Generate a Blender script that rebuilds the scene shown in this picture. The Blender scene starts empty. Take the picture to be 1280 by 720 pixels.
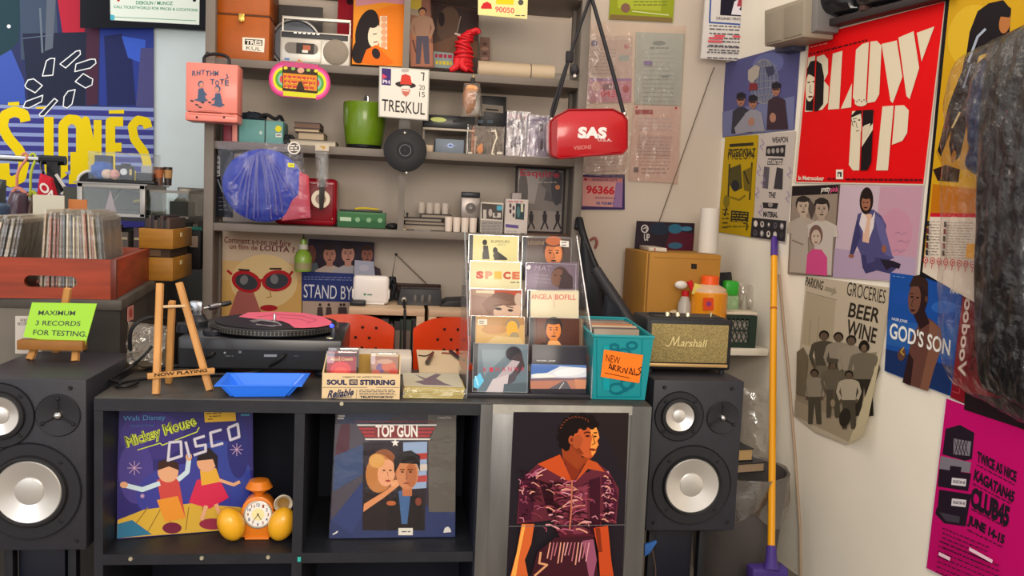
import bpy, bmesh, math, random
from mathutils import Vector, Matrix, noise
random.seed(7)
S = bpy.context.scene
COL = S.collection
PI = math.pi
# ---------------------------------------------------------------- camera
F, YAW, PITCH, ROLL, CZ = 1080.0, 7.5, -5.2, 2.5, 1.35
_y, _p, _r = (math.radians(a) for a in (YAW, PITCH, ROLL))
FW = Vector((math.sin(_y)*math.cos(_p), math.cos(_y)*math.cos(_p), math.sin(_p)))
_r0 = Vector((math.cos(_y), -math.sin(_y), 0)); _u0 = _r0.cross(FW)
RT = _r0*math.cos(_r) + _u0*math.sin(_r)
UP = _u0*math.cos(_r) - _r0*math.sin(_r)
CAM = Vector((0, 0, CZ))
cd = bpy.data.cameras.new('camera'); cam = bpy.data.objects.new('camera', cd); COL.objects.link(cam)
cd.sensor_fit = 'HORIZONTAL'; cd.sensor_width = 36; cd.lens = 36*F/1280; cd.clip_start = .02
M3 = Matrix((RT, UP, -FW)).transposed()
cam.matrix_world = Matrix.Translation(CAM) @ M3.to_4x4()
S.camera = cam
S.view_settings.view_transform = 'Standard'
try: S.view_settings.look = 'None'
except Exception: pass
S.view_settings.gamma = 1; S.view_settings.use_curve_mapping = False
S.view_settings.exposure = 0.0
# ---------------------------------------------------------------- world and lamps
w = bpy.data.worlds.new('world'); S.world = w; w.use_nodes = True
w.node_tree.nodes['Background'].inputs[0].default_value = (1, .93, .85, 1)
w.node_tree.nodes['Background'].inputs[1].default_value = 1.0
def area(name, loc, tgt, size, power, col, sy=None):
    l = bpy.data.lights.new(name, 'AREA'); l.energy = power; l.color = col; l.size = size
    if sy: l.shape = 'RECTANGLE'; l.size_y = sy
    o = bpy.data.objects.new(name, l); COL.objects.link(o); o.location = loc
    o.rotation_euler = (Vector(tgt)-Vector(loc)).to_track_quat('-Z', 'Y').to_euler(); return o
area('ceiling_and_fill_lamp', (.25, 2.3, 2.9), (.3, 2.5, 0), .7, 8, (1, .84, .66), 1.4)
area('ceiling_and_fill_lamp', (.1, -.8, 2.05), (-.1, 3.3, 1.2), 1.5, 72, (1, .88, .75), 1.0)  # fill lamp added behind the camera to brighten the shelf interiors, no real fixture
area('ceiling_and_fill_lamp', (-.1, 2.75, 2.95), (-.1, 3.6, .9), .5, 7, (1, .84, .70), 1.4)
area('shop_window_light', (-2.2, -1.6, 1.8), (.3, 2.6, .9), 2.2, 34, (.86, .92, 1), 1.8)
area('street_window_light', (-2.6, 4.2, 2.4), (-1.2, 5.1, 1.6), 1.0, 9, (.9, .95, 1), 1.0)
# ---------------------------------------------------------------- pixel geometry: a ray through the photograph met with a real plane
def ray(x, y): return RT*((x-640)/F) + UP*((360-y)/F) + FW
def at(x, y, Y): d = ray(x, y); return CAM + d*(Y/d.y)
def atz(x, y, z): d = ray(x, y); return CAM + d*((z-CZ)/d.z)
def hit(x, y, p, n): d = ray(x, y); return CAM + d*((p-CAM).dot(n)/d.dot(n))
def X(x, y, Y): return at(x, y, Y).x
def Z(x, y, Y): return at(x, y, Y).z
WP = Vector((1.559, 2.379, 1.0)); WD = Vector((-.121, .9927, 0)); WN = Vector((-.9927, -.121, 0))   # right wall: point, direction, normal into the room
FZ = .05                                                        # floor level
YB = 3.72                                                        # back wall
# ---------------------------------------------------------------- materials
_M = {}
def lin(h):
    h = h.lstrip('#'); h = h if len(h) == 6 else ''.join(ch*2 for ch in h); c = [int(h[i:i+2], 16)/255 for i in (0, 2, 4)]
    return tuple(x/12.92 if x <= .04045 else ((x+.055)/1.055)**2.4 for x in c)
def mat(h, rough=.55, metal=0, var=0, scale=8, bump=0, bscale=60, emit=0, coat=0, stretch=(1, 1, 1), spec=None):
    key = (h, rough, metal, var, scale, bump, bscale, emit, coat, stretch, spec)
    if key in _M: return _M[key]
    m = bpy.data.materials.new('m_'+h.strip('#')); m.use_nodes = True; nt = m.node_tree; b = nt.nodes['Principled BSDF']
    c = lin(h); b.inputs['Base Color'].default_value = (*c, 1); b.inputs['Roughness'].default_value = rough; b.inputs['Metallic'].default_value = metal
    if coat: b.inputs['Coat Weight'].default_value = coat; b.inputs['Coat Roughness'].default_value = .12
    if spec is None: spec = .5 if metal else .3
    b.inputs['Specular IOR Level'].default_value = spec
    if emit: b.inputs['Emission Color'].default_value = (*c, 1); b.inputs['Emission Strength'].default_value = emit
    if var or bump:
        tc = nt.nodes.new('ShaderNodeTexCoord'); mp = nt.nodes.new('ShaderNodeMapping'); mp.inputs['Scale'].default_value = stretch
        nt.links.new(tc.outputs['Object'], mp.inputs['Vector'])
        if var:
            n = nt.nodes.new('ShaderNodeTexNoise'); n.inputs['Scale'].default_value = scale; n.inputs['Detail'].default_value = 6
            nt.links.new(mp.outputs['Vector'], n.inputs['Vector'])
            r = nt.nodes.new('ShaderNodeValToRGB'); r.color_ramp.elements[0].position = .3; r.color_ramp.elements[1].position = .7
            r.color_ramp.elements[0].color = (*[x*(1-var) for x in c], 1); r.color_ramp.elements[1].color = (*[min(1, x*(1+var)) for x in c], 1)
            nt.links.new(n.outputs['Fac'], r.inputs['Fac']); nt.links.new(r.outputs['Color'], b.inputs['Base Color'])
        if bump:
            n2 = nt.nodes.new('ShaderNodeTexNoise'); n2.inputs['Scale'].default_value = bscale; nt.links.new(mp.outputs['Vector'], n2.inputs['Vector'])
            bp = nt.nodes.new('ShaderNodeBump'); bp.inputs['Strength'].default_value = bump; bp.inputs['Distance'].default_value = .01
            nt.links.new(n2.outputs['Fac'], bp.inputs['Height']); nt.links.new(bp.outputs['Normal'], b.inputs['Normal'])
    _M[key] = m; return m
def film(h='#ffffff', clear=.75, rough=.12, bump=.0, bscale=30, body=.1):
    key = ('film', h, clear, rough, bump, bscale, body)
    if key in _M: return _M[key]
    m = bpy.data.materials.new('m_film'); m.use_nodes = True; nt = m.node_tree; nt.nodes.remove(nt.nodes['Principled BSDF'])
    out = nt.nodes['Material Output']; c = lin(h)
    tr = nt.nodes.new('ShaderNodeBsdfTransparent'); gl = nt.nodes.new('ShaderNodeBsdfGlossy'); df = nt.nodes.new('ShaderNodeBsdfDiffuse')
    tr.inputs[0].default_value = (*[x**.4 for x in c], 1); gl.inputs['Roughness'].default_value = rough; df.inputs[0].default_value = (*c, 1)
    lw_ = nt.nodes.new('ShaderNodeLayerWeight'); lw_.inputs['Blend'].default_value = .5
    pw_ = nt.nodes.new('ShaderNodeMath'); pw_.operation = 'POWER'; pw_.inputs[1].default_value = 4; nt.links.new(lw_.outputs['Facing'], pw_.inputs[0])
    fr = nt.nodes.new('ShaderNodeMath'); fr.operation = 'MULTIPLY_ADD'; fr.inputs[1].default_value = .5; fr.inputs[2].default_value = .008; nt.links.new(pw_.outputs[0], fr.inputs[0])
    a = nt.nodes.new('ShaderNodeMixShader'); a.inputs[0].default_value = body/(1-clear+body+.0001) if clear < 1 else 1
    nt.links.new(gl.outputs[0], a.inputs[1]); nt.links.new(df.outputs[0], a.inputs[2])
    ad = nt.nodes.new('ShaderNodeMath'); ad.operation = 'ADD'; ad.inputs[1].default_value = 1-clear; ad.use_clamp = True
    nt.links.new(fr.outputs[0], ad.inputs[0])
    mx = nt.nodes.new('ShaderNodeMixShader'); nt.links.new(ad.outputs[0], mx.inputs[0]); nt.links.new(tr.outputs[0], mx.inputs[1]); nt.links.new(a.outputs[0], mx.inputs[2])
    nt.links.new(mx.outputs[0], out.inputs[0])
    if bump:
        tc = nt.nodes.new('ShaderNodeTexCoord'); n2 = nt.nodes.new('ShaderNodeTexNoise'); n2.inputs['Scale'].default_value = bscale; n2.inputs['Detail'].default_value = 4
        nt.links.new(tc.outputs['Object'], n2.inputs['Vector'])
        bp = nt.nodes.new('ShaderNodeBump'); bp.inputs['Strength'].default_value = bump; bp.inputs['Distance'].default_value = .02
        nt.links.new(n2.outputs['Fac'], bp.inputs['Height']); nt.links.new(bp.outputs['Normal'], gl.inputs['Normal']); nt.links.new(bp.outputs['Normal'], lw_.inputs['Normal'])
    _M[key] = m; return m
def as_mat(m, **k): return mat(m, **k) if isinstance(m, str) else m
# ---------------------------------------------------------------- mesh builder
_txt = {}
def text_mesh(s, bold=0):
    k = (s, bold)
    if k not in _txt:
        cu = bpy.data.curves.new('t', 'FONT'); cu.body = s; cu.size = 1; cu.offset = bold; cu.resolution_u = 3
        o = bpy.data.objects.new('t', cu); COL.objects.link(o)
        dg = bpy.context.evaluated_depsgraph_get(); dg.update(); me = o.evaluated_get(dg).to_mesh()
        vs = [v.co.copy() for v in me.vertices]; fs = [tuple(p.vertices) for p in me.polygons]
        o.evaluated_get(dg).to_mesh_clear(); bpy.data.objects.remove(o); bpy.data.curves.remove(cu)
        if not vs: vs = [Vector((0, 0, 0))]
        x0 = min(v.x for v in vs); x1 = max(v.x for v in vs); y0 = min(v.y for v in vs); y1 = max(v.y for v in vs)
        _txt[k] = ([((v.x-x0)/max(x1-x0, 1e-6), (v.y-y0)/max(y1-y0, 1e-6)) for v in vs], fs)
    return _txt[k]
class MB:
    def __init__(s, T=None): s.bm = bmesh.new(); s.mats = []; s.T = T or Matrix()
    def mi(s, m):
        m = as_mat(m)
        if m not in s.mats: s.mats.append(m)
        return s.mats.index(m)
    def add(s, tmp, m):
        i = s.mi(m); tmp.transform(s.T)
        bmesh.ops.recalc_face_normals(tmp, faces=tmp.faces)
        for f in tmp.faces: f.material_index = i
        me = bpy.data.meshes.new('tmp'); tmp.to_mesh(me); tmp.free(); s.bm.from_mesh(me); bpy.data.meshes.remove(me); return s
    def face(s, pts, m, smooth=False):
        f = s.bm.faces.new([s.bm.verts.new(p) for p in pts]); f.material_index = s.mi(m); return f
    def box(s, a, b, m, bev=0, seg=2, R=None):
        t = bmesh.new(); a = Vector(a); b = Vector(b); d = b-a
        bmesh.ops.create_cube(t, size=1); t.transform(Matrix.Translation((a+b)/2) @ Matrix.Diagonal((abs(d.x), abs(d.y), abs(d.z), 1)))
        if R: t.transform(R)
        if bev: bmesh.ops.bevel(t, geom=t.edges[:], offset=bev, segments=seg, profile=.5, affect='EDGES')
        return s.add(t, m)
    def prism(s, pts, ext, m, bev=0):
        t = bmesh.new(); e = Vector(ext); vs = [t.verts.new(p) for p in pts]; us = [t.verts.new(Vector(p)+e) for p in pts]; n = len(pts)
        t.faces.new(vs); t.faces.new(us[::-1])
        for i in range(n): t.faces.new((vs[i], vs[(i+1) % n], us[(i+1) % n], us[i]))
        if bev: bmesh.ops.bevel(t, geom=t.edges[:], offset=bev, segments=2, profile=.5, affect='EDGES')
        return s.add(t, m)
    def lathe(s, prof, m, c=(0, 0, 0), n=32, axis='Z', R=None, cap=True):
        t = bmesh.new(); rings = []
        for r, z in prof:
            if r < 1e-5: rings.append([t.verts.new((0, 0, z))])
            else: rings.append([t.verts.new((r*math.cos(2*PI*k/n), r*math.sin(2*PI*k/n), z)) for k in range(n)])
        for a, b in zip(rings, rings[1:]):
            for k in range(n):
                q = [a[k % len(a)], a[(k+1) % len(a)], b[(k+1) % len(b)], b[k % len(b)]]
                u = []
                for v in q:
                    if v not in u: u.append(v)
                if len(u) > 2: t.faces.new(u)
        for g in (rings[0], rings[-1]):
            if cap and len(g) > 2 and not (len(prof) == 2 and min(prof[0][0], prof[1][0]) < 1e-5):
                try: t.faces.new(g)
                except ValueError: pass
        if R is None: R = {'Z': Matrix(), 'Y': Matrix.Rotation(PI/2, 4, 'X'), 'X': Matrix.Rotation(PI/2, 4, 'Y')}[axis]
        t.transform(Matrix.Translation(c) @ R); return s.add(t, m)
    def cyl(s, c, r, h, m, n=24, axis='Z', r2=None): return s.lathe([(r, 0), (r if r2 is None else r2, h)], m, c, n, axis)
    def ball(s, c, r, m, sc=(1, 1, 1), R=None, n=20):
        t = bmesh.new(); bmesh.ops.create_uvsphere(t, u_segments=n, v_segments=n//2+2, radius=r)
        t.transform(Matrix.Translation(c) @ (R or Matrix()) @ Matrix.Diagonal((*sc, 1))); return s.add(t, m)
    def tube(s, pts, r, m, n=8, smooth=0, closed=False):
        pts = [Vector(p) for p in pts]
        for _ in range(smooth):
            q = [pts[0]]
            for a, b in zip(pts, pts[1:]): q += [a*.75+b*.25, a*.25+b*.75]
            pts = q+[pts[-1]]
        t = bmesh.new(); rings = []; up = None; N = len(pts)
        for i, p in enumerate(pts):
            d = (pts[min(i+1, N-1)]-pts[max(i-1, 0)]).normalized()
            if up is None: up = d.orthogonal().normalized()
            up = (up-d*up.dot(d)); up = up.normalized() if up.length > 1e-5 else d.orthogonal().normalized()
            sd = d.cross(up); rr = r[i] if isinstance(r, (list, tuple)) and len(r) == N else (r if not isinstance(r, (list, tuple)) else r[0]+(r[-1]-r[0])*i/(N-1))
            rings.append([t.verts.new(p+(up*math.cos(2*PI*k/n)+sd*math.sin(2*PI*k/n))*rr) for k in range(n)])
        for a, b in zip(rings, rings[1:]):
            for k in range(n): t.faces.new((a[k], a[(k+1) % n], b[(k+1) % n], b[k]))
        t.faces.new(rings[0][::-1]); t.faces.new(rings[-1]); return s.add(t, m)
    def pillow(s, q, n, th, m, nx=16, ny=16, amp=.0, fr=20, pw=4, back=.3, sx=1, sy=1):
        """soft body between four world corners (bl, br, tr, tl), bulging along n"""
        t = bmesh.new(); bl, br, tr, tl = [Vector(p) for p in q]; n = Vector(n).normalized(); fv = []; bv = []
        for j in range(ny+1):
            fr_, br_ = [], []
            for i in range(nx+1):
                u, v = i/nx, j/ny; p = (bl*(1-u)+br*u)*(1-v)+(tl*(1-u)+tr*u)*v
                g = max(0, (1-abs(2*u-1)**pw)*(1-abs(2*v-1)**pw))**.5
                ns = noise.noise(Vector((p.x*fr*sx, p.y*fr*sx, p.z*fr*sy)))*amp*(g > .05)
                fr_.append(t.verts.new(p+n*(th*g+ns))); br_.append(t.verts.new(p-n*(th*back*g+.0005)))
            fv.append(fr_); bv.append(br_)
        for A, fl in ((fv, 0), (bv, 1)):
            for j in range(ny):
                for i in range(nx):
                    f = [A[j][i], A[j][i+1], A[j+1][i+1], A[j+1][i]]; t.faces.new(f[::-1] if fl else f)
        edge = [(0, i) for i in range(nx)]+[(j, nx) for j in range(ny)]+[(ny, i) for i in range(nx, 0, -1)]+[(j, 0) for j in range(ny, 0, -1)]
        for k, (j, i) in enumerate(edge):
            j2, i2 = edge[(k+1) % len(edge)]; t.faces.new((fv[j2][i2], fv[j][i], bv[j][i], bv[j2][i2]))
        return s.add(t, m)
    def bumpy(s, c, rx, ry, rz, m, amp=.15, fr=3, n=24, seed=0):
        t = bmesh.new(); bmesh.ops.create_uvsphere(t, u_segments=n, v_segments=n//2, radius=1)
        for v in t.verts:
            k = 1+amp*noise.noise(v.co*fr+Vector((seed, 0, 0))); v.co = Vector((v.co.x*rx*k, v.co.y*ry*k, v.co.z*rz*k))
        t.transform(Matrix.Translation(c)); return s.add(t, m)
    def build(s, name, parent=None, flat=False):
        me = bpy.data.meshes.new(name)
        for e in s.bm.edges:
            if len(e.link_faces) == 2 and e.calc_face_angle(0) > .6: e.smooth = False
        for f in s.bm.faces: f.smooth = not flat
        s.bm.to_mesh(me); s.bm.free()
        for m in s.mats: me.materials.append(m)
        o = bpy.data.objects.new(name, me); COL.objects.link(o)
        if parent is not None:
            root = parent
            while root.parent: root = root.parent
            me.transform((Matrix.Translation(root.location) @ root.rotation_euler.to_matrix().to_4x4()).inverted()); o.parent = parent
        else:
            xs = [v.co for v in me.vertices]; mn = [min(c[i] for c in xs) for i in range(3)]; mx = [max(c[i] for c in xs) for i in range(3)]
            b = Vector(((mn[0]+mx[0])/2, (mn[1]+mx[1])/2, mn[2])); me.transform(Matrix.Translation(-b)); o.location = b
        return o
def tag(o, label, cat, group=None, kind=None):
    o['label'] = label; o['category'] = cat
    if group: o['group'] = group
    if kind: o['kind'] = kind
    return o
def thing(name, label, cat, loc, group=None):
    o = bpy.data.objects.new(name, None); COL.objects.link(o); o.location = loc; o.empty_display_size = .05
    return tag(o, label, cat, group)
def struct(mb, name): o = mb.build(name); o['kind'] = 'structure'; return o
def F4(x, y, z, rz=0, rx=0, ry=0): return Matrix.Translation((x, y, z)) @ Matrix.Rotation(math.radians(rz), 4, 'Z') @ Matrix.Rotation(math.radians(rx), 4, 'X') @ Matrix.Rotation(math.radians(ry), 4, 'Y')
# ---------------------------------------------------------------- printed artwork on a flat sheet
class Art:
    """shapes printed on the plane through o with normal n; positions are given as sight lines and land on that real plane"""
    def __init__(s, mb, o, n, rough=.45, lift=.0004, step=.00006, coat=0): s.mb = mb; s.o = Vector(o); s.n = Vector(n).normalized(); s.l = lift; s.st = step; s.rough = rough; s.coat = coat
    def m(s, c): return c if not isinstance(c, str) else mat(c, rough=s.rough, coat=s.coat, spec=.1)
    def pt(s, x, y): return hit(x, y, s.o+s.n*s.l, s.n)
    def poly(s, pts, c):
        s.l += s.st; s.mb.face([s.pt(*p) for p in pts], s.m(c)); return s
    def rect(s, x0, y0, x1, y1, c): return s.poly([(x0, y0), (x1, y0), (x1, y1), (x0, y1)], c)
    def ell(s, cx, cy, rx, ry, c, rot=0, n=20, a0=0, a1=360):
        r = math.radians(rot); q = []
        for k in range(n+(a1-a0 < 360)):
            t = math.radians(a0+(a1-a0)*k/n); ex, ey = rx*math.cos(t), ry*math.sin(t); q.append((cx+ex*math.cos(r)-ey*math.sin(r), cy+ex*math.sin(r)+ey*math.cos(r)))
        return s.poly(q, c)
    def ring(s, cx, cy, rx, ry, wd, c, n=28):
        return s.stroke([(cx+rx*math.cos(2*PI*k/n), cy+ry*math.sin(2*PI*k/n)) for k in range(n+1)], wd, c)
    def stroke(s, pts, wd, c, join=True):
        s.l += s.st; m = s.m(c)
        for k, ((x0, y0), (x1, y1)) in enumerate(zip(pts, pts[1:])):
            L = math.hypot(x1-x0, y1-y0) or 1e-6; a, b = -(y1-y0)/L*wd/2, (x1-x0)/L*wd/2
            s.mb.face([s.pt(x0+a, y0+b), s.pt(x1+a, y1+b), s.pt(x1-a, y1-b), s.pt(x0-a, y0-b)], m); s.l += 4e-6
            if join and k: s.mb.face([s.pt(x0+wd/2*math.cos(q*PI/4), y0+wd/2*math.sin(q*PI/4)) for q in range(8)], m); s.l += 4e-6
        return s
    def txt(s, t, bl, br, tl, c, bold=0):
        s.l += s.st; vs, fs = text_mesh(t, bold); m = s.m(c); i = s.mb.mi(m)
        V = [s.mb.bm.verts.new(s.pt(bl[0]+u*(br[0]-bl[0])+v*(tl[0]-bl[0]), bl[1]+u*(br[1]-bl[1])+v*(tl[1]-bl[1]))) for u, v in vs]
        for f in fs:
            try: s.mb.bm.faces.new([V[k] for k in f]).material_index = i
            except ValueError: pass
        return s
    def lines(s, x0, y0, x1, y1, n, c, wd=1, sl=0, seed=0, dx=0):
        rnd = random.Random(seed)
        for k in range(n):
            y = y0+(y1-y0)*k/max(1, n-1); o = dx*k/max(1, n-1); x = x0+o
            while x < x1+o-2:
                l = rnd.uniform(2, 7); e = min(x+l, x1+o); s.stroke([(x, y+sl*(x-x0)), (e, y+sl*(e-x0))], wd, c, False); x = e+1.4
        return s
    def bust(s, cx, cy, h, skin, hair, cloth, dark='#2a1a14', long=False, turn=0, body=True, hi=None):
        """an unspecific head and shoulders; cy is the eye line, h the head height"""
        w = h*.37
        if body: s.poly([(cx-h*.95, cy+h*1.6), (cx-h*.85, cy+h*.95), (cx-h*.25, cy+h*.66), (cx+h*.25, cy+h*.66), (cx+h*.85, cy+h*.95), (cx+h*.95, cy+h*1.6)], cloth)
        if long: s.ell(cx, cy+h*.12, w*1.6, h*.78, hair)
        else: s.ell(cx, cy-h*.14, w*1.22, h*.5, hair)
        s.rect(cx-w*.5, cy+h*.3, cx+w*.5, cy+h*.72, skin); s.ell(cx, cy+h*.04, w, h*.5, skin)
        if hi: s.ell(cx+w*.4*(1 if turn >= 0 else -1), cy+h*.06, w*.45, h*.34, hi)
        s.ell(cx, cy-h*.42, w*1.05, h*.17, hair); t = turn*w*.3
        for e in (-1, 1):
            s.stroke([(cx+e*w*.62+t, cy-h*.09), (cx+e*w*.2+t, cy-h*.1)], h*.035, dark, False); s.ell(cx+e*w*.4+t, cy, w*.17, h*.035, dark, n=10)
        s.stroke([(cx+t*1.3, cy), (cx+w*.14+t*1.5, cy+h*.2), (cx-w*.08+t, cy+h*.22)], h*.025, dark, False); s.ell(cx+t, cy+h*.33, w*.34, h*.035, dark, n=10); return s
    def figure(s, cx, top, bot, skin, hair, shirt, legs, sw=.0):
        H = bot-top; w = H*.13
        s.poly([(cx-w*.9, bot), (cx-w*.85+sw, top+H*.48), (cx+w*.85+sw, top+H*.48), (cx+w*1.0, bot), (cx+w*.3, bot), (cx+sw, top+H*.58), (cx-w*.3, bot)], legs)
        s.poly([(cx-w*1.2, top+H*.17), (cx-w*.4, top+H*.14), (cx+w*.4, top+H*.14), (cx+w*1.2, top+H*.17), (cx+w*.9, top+H*.5), (cx-w*.9, top+H*.5)], shirt)
        for e in (-1, 1): s.stroke([(cx+e*w*1.15, top+H*.19), (cx+e*w*1.5, top+H*.36), (cx+e*w*1.1, top+H*.5)], w*.42, shirt); s.ell(cx+e*w*1.05, top+H*.52, w*.22, w*.3, skin, n=8)
        s.ell(cx, top+H*.06, w*.58, H*.075, hair, n=12); s.ell(cx, top+H*.08, w*.44, H*.062, skin, n=12); return s
def sheet(name, label, cat, q, o, n, col, fn=None, th=.002, rough=.45, group=None, coat=0, parent=None, border=None):
    """a flat thing: q = tl, tr, br, bl sight lines on the plane (o, n)"""
    mb = MB(); n = Vector(n).normalized(); P = [hit(x, y, Vector(o), n) for x, y in q]
    mb.prism(P, -n*th, mat(col, rough=rough, coat=coat, spec=.1))
    A = Art(mb, o, n, rough, coat=coat)
    if fn: fn(A)
    ob = mb.build(name, parent, flat=True)
    if label: tag(ob, label, cat, group)
    return ob
NB = Vector((0, -1, 0))
def onback(Y): return (Vector((0, Y, 0)), NB)
def onwall(off=.004): return (WP+WN*off, WN)
# ================================================================ SETTING
m = MB(); m.box((-3.2, -1.5, FZ-.05), (2.6, 5.4, FZ), mat('#7d746a', rough=.5, var=.25, scale=3)); struct(m, 'floor')
wallm = mat('#e4ddce', rough=.75, var=.05, scale=2.5, bump=.06, bscale=9)
wallb = mat('#bdb0a2', rough=.8, var=.05, scale=2)
m = MB(); m.box((-.79, YB, 0), (1.50, YB+.1, 2.9), wallb); struct(m, 'wall_back')
m = MB(); a = WP+WD*1.52; b = WP-WD*3.2; m.prism([(a.x, a.y, 0), (b.x, b.y, 0), (b.x, b.y, 2.9), (a.x, a.y, 2.9)], -WN*.1, wallm); struct(m, 'wall_right')
m = MB(); m.box((-3.2, 5.2, 0), (-.635, 5.3, 2.9), mat('#c6d2d6', rough=.7, var=.03)); struct(m, 'wall_rear')
m = MB(); m.box((-.79, YB+.1, 0), (-.69, 5.2, 2.9), wallb); struct(m, 'wall_return')
# ================================================================ LARGE FURNITURE
blk = mat('#1e1f25', rough=.5, var=.22, scale=14, bump=.05); blk2 = mat('#26272b', rough=.55, var=.2, scale=10)
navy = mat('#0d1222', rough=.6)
CT, CY = .87, 2.10                                              # cube shelf: top height, front
cab = thing('cube_shelf', 'black open cube shelf with the silver-grey panel and tall poster at its right end', 'shelf', (-.03, CY, FZ))
L_, R_ = -.70, .646; D_ = .42
m = MB(); m.box((L_, CY, CT-.034), (R_, CY+D_, CT), mat('#3a3734', rough=.42, var=.35, scale=9, bump=.06), bev=.003); m.build('top_board', cab)
# the visible front edge of the top
m = MB(); m.box((L_, CY-.001, CT-.033), (R_, CY+.004, CT-.004), blk); m.build('front_edge', cab)
xd = X(373, 600, CY); xe = X(597, 600, CY)
m = MB(); m.box((L_, CY, FZ), (L_+.02, CY+D_, CT-.034), blk); m.build('side_panel', cab)
m = MB(); m.box((R_-.03, CY, FZ), (R_, CY+D_, CT-.034), blk); m.build('side_panel', cab)
m = MB(); m.box((xd-.012, CY, FZ), (xd+.012, CY+D_, CT-.034), blk); m.build('divider', cab)
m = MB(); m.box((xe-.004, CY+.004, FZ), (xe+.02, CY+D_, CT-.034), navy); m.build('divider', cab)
zs = .487
for a, b in ((L_+.02, xd-.012), (xd+.012, xe-.004)):
    m = MB(); m.box((a, CY, zs-.026), (b, CY+D_, zs), blk); m.build('shelf_board', cab)
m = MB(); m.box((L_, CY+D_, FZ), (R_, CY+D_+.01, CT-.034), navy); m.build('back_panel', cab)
for px, py in ((163, 699), (252, 698), (335, 697), (427, 505)):
    p = at(px, py, CY-.002); m = MB(); m.lathe([(0, -.0015), (.004, -.0015), (.0055, .001), (.0055, .004)], mat('#b9b29a', rough=.4, metal=.6), p, 12, R=Matrix.Rotation(-PI/2, 4, 'X')); m.build('screw_cap', cab)
m = MB(); p = at(374, 699, CY-.0008); m.box((p.x-.004, p.y-.001, p.z-.006), (p.x+.004, p.y, p.z+.006), mat('#2fa39a')); o = m.build('sticker', cab); o['label'] = 'tiny teal sticker'
steel = mat('#767675', rough=.34, metal=.85, var=.18, scale=4, stretch=(6, 1, .7), bump=.04, bscale=20)
m = MB(); m.box((xe, CY-.006, .2), (R_-.001, CY-.0015, CT-.003), steel, bev=.0015)
m.box((xe, CY-.009, .2), (xe+.03, CY-.005, CT-.003), steel); m.box((R_-.05, CY-.009, .2), (R_, CY-.005, CT-.003), steel); m.box((xe, CY-.0088, CT-.026), (R_, CY-.0055, CT-.003), mat('#a7a49c', rough=.4, metal=.6, var=.15, scale=20))
o = m.build('metal_panel', cab); o['label'] = 'silver-grey brushed metal panel'

# shelving unit on the back wall -------------------------------------------------
SY, SD = 3.35, .32; Z1, Z2, Z3 = 1.858, 1.556, 1.252
shm = mat('#6f675f', rough=.55, var=.12, scale=6); shd = mat('#6a635c', rough=.6)
unit = thing('shelving_unit', 'grey shelving unit crowded with records and radios on the back wall', 'shelf', (-.015, SY, FZ))
XL, XR, XM = X(259.5, 200, SY), X(724, 200, SY), X(502, 240, SY)
for i, z in enumerate((Z1, Z2, Z3, 2.19)):
    m = MB(); m.box((XL, SY, z-.03), (XR, SY+SD, z), shm, bev=.003); m.build('shelf_board', unit)
for x in (XL-.012, XR-.018):
    m = MB(); m.box((x, SY-.006, FZ if x < 0 else .9), (x+.035, SY+.03, 2.3), shm, bev=.002); m.box((x, SY+.17, FZ), (x+.03, SY+.2, 2.3), shm)
    m.box((x+.012, SY, .9), (x+.022, SY+.19, 2.3), shd); m.build('post', unit)
m = MB(); m.box((XM-.012, SY+.012, Z3), (XM+.012, SY+.05, 2.16), shm); m.build('post', unit)
# record counter at the left -------------------------------------------------------
KZ = 1.041; cm = mat('#45403b', rough=.5, var=.35, scale=7, bump=.05)
c0 = atz(150, 375, KZ); c1 = c0+WD*2.4; lf = Vector((-2.3, c0.y, KZ)); lb = Vector((-2.3, c1.y, KZ))
def dn(p, z): return Vector((p.x, p.y, z))
ctr = thing('record_counter', 'long dark grey counter under the red wooden record crate', 'counter', (-1.5, 2.6, FZ))
m = MB(); m.prism([dn(lf, FZ), dn(c0, FZ), dn(c1, FZ), dn(lb, FZ)], (0, 0, KZ-.03-FZ), mat('#37332f', rough=.6, var=.3, scale=5)); m.build('body', ctr)
m = MB(); m.prism([dn(lf, KZ-.03)-Vector((0, .012, 0)), dn(c0, KZ-.03)+Vector((.008, -.012, 0)), dn(c1, KZ-.03)+Vector((.008, 0, 0)), dn(lb, KZ-.03)], (0, 0, .03), cm, bev=.002); m.build('counter_top', ctr)
m = MB(); m.box((-2.3, c0.y-.006, .5), (c0.x-.10, c0.y-.001, KZ-.03), mat('#6d675e', rough=.6, var=.15, scale=4)); o = m.build('front_panel', ctr); o['label'] = 'lighter grey front panel'
# sticker on its side
sn = Vector((WD.y, -WD.x, 0))
sheet('sticker', 'small pink sticker on the dark side of the record counter', 'sticker', [(160, 384), (167, 381), (167, 399), (160, 402)], Vector(c0)+sn*.004, sn, '#c98a80', lambda A: A.ell(163.5, 391, 2, 6, '#a8433c'))
sheet('sticker', 'tiny pale tag on the counter side just below the wooden cassette boxes', 'sticker', [(231, 327), (235, 324), (235, 342), (231, 345)], Vector(c0)+sn*.004, sn, '#b3a193')

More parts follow.
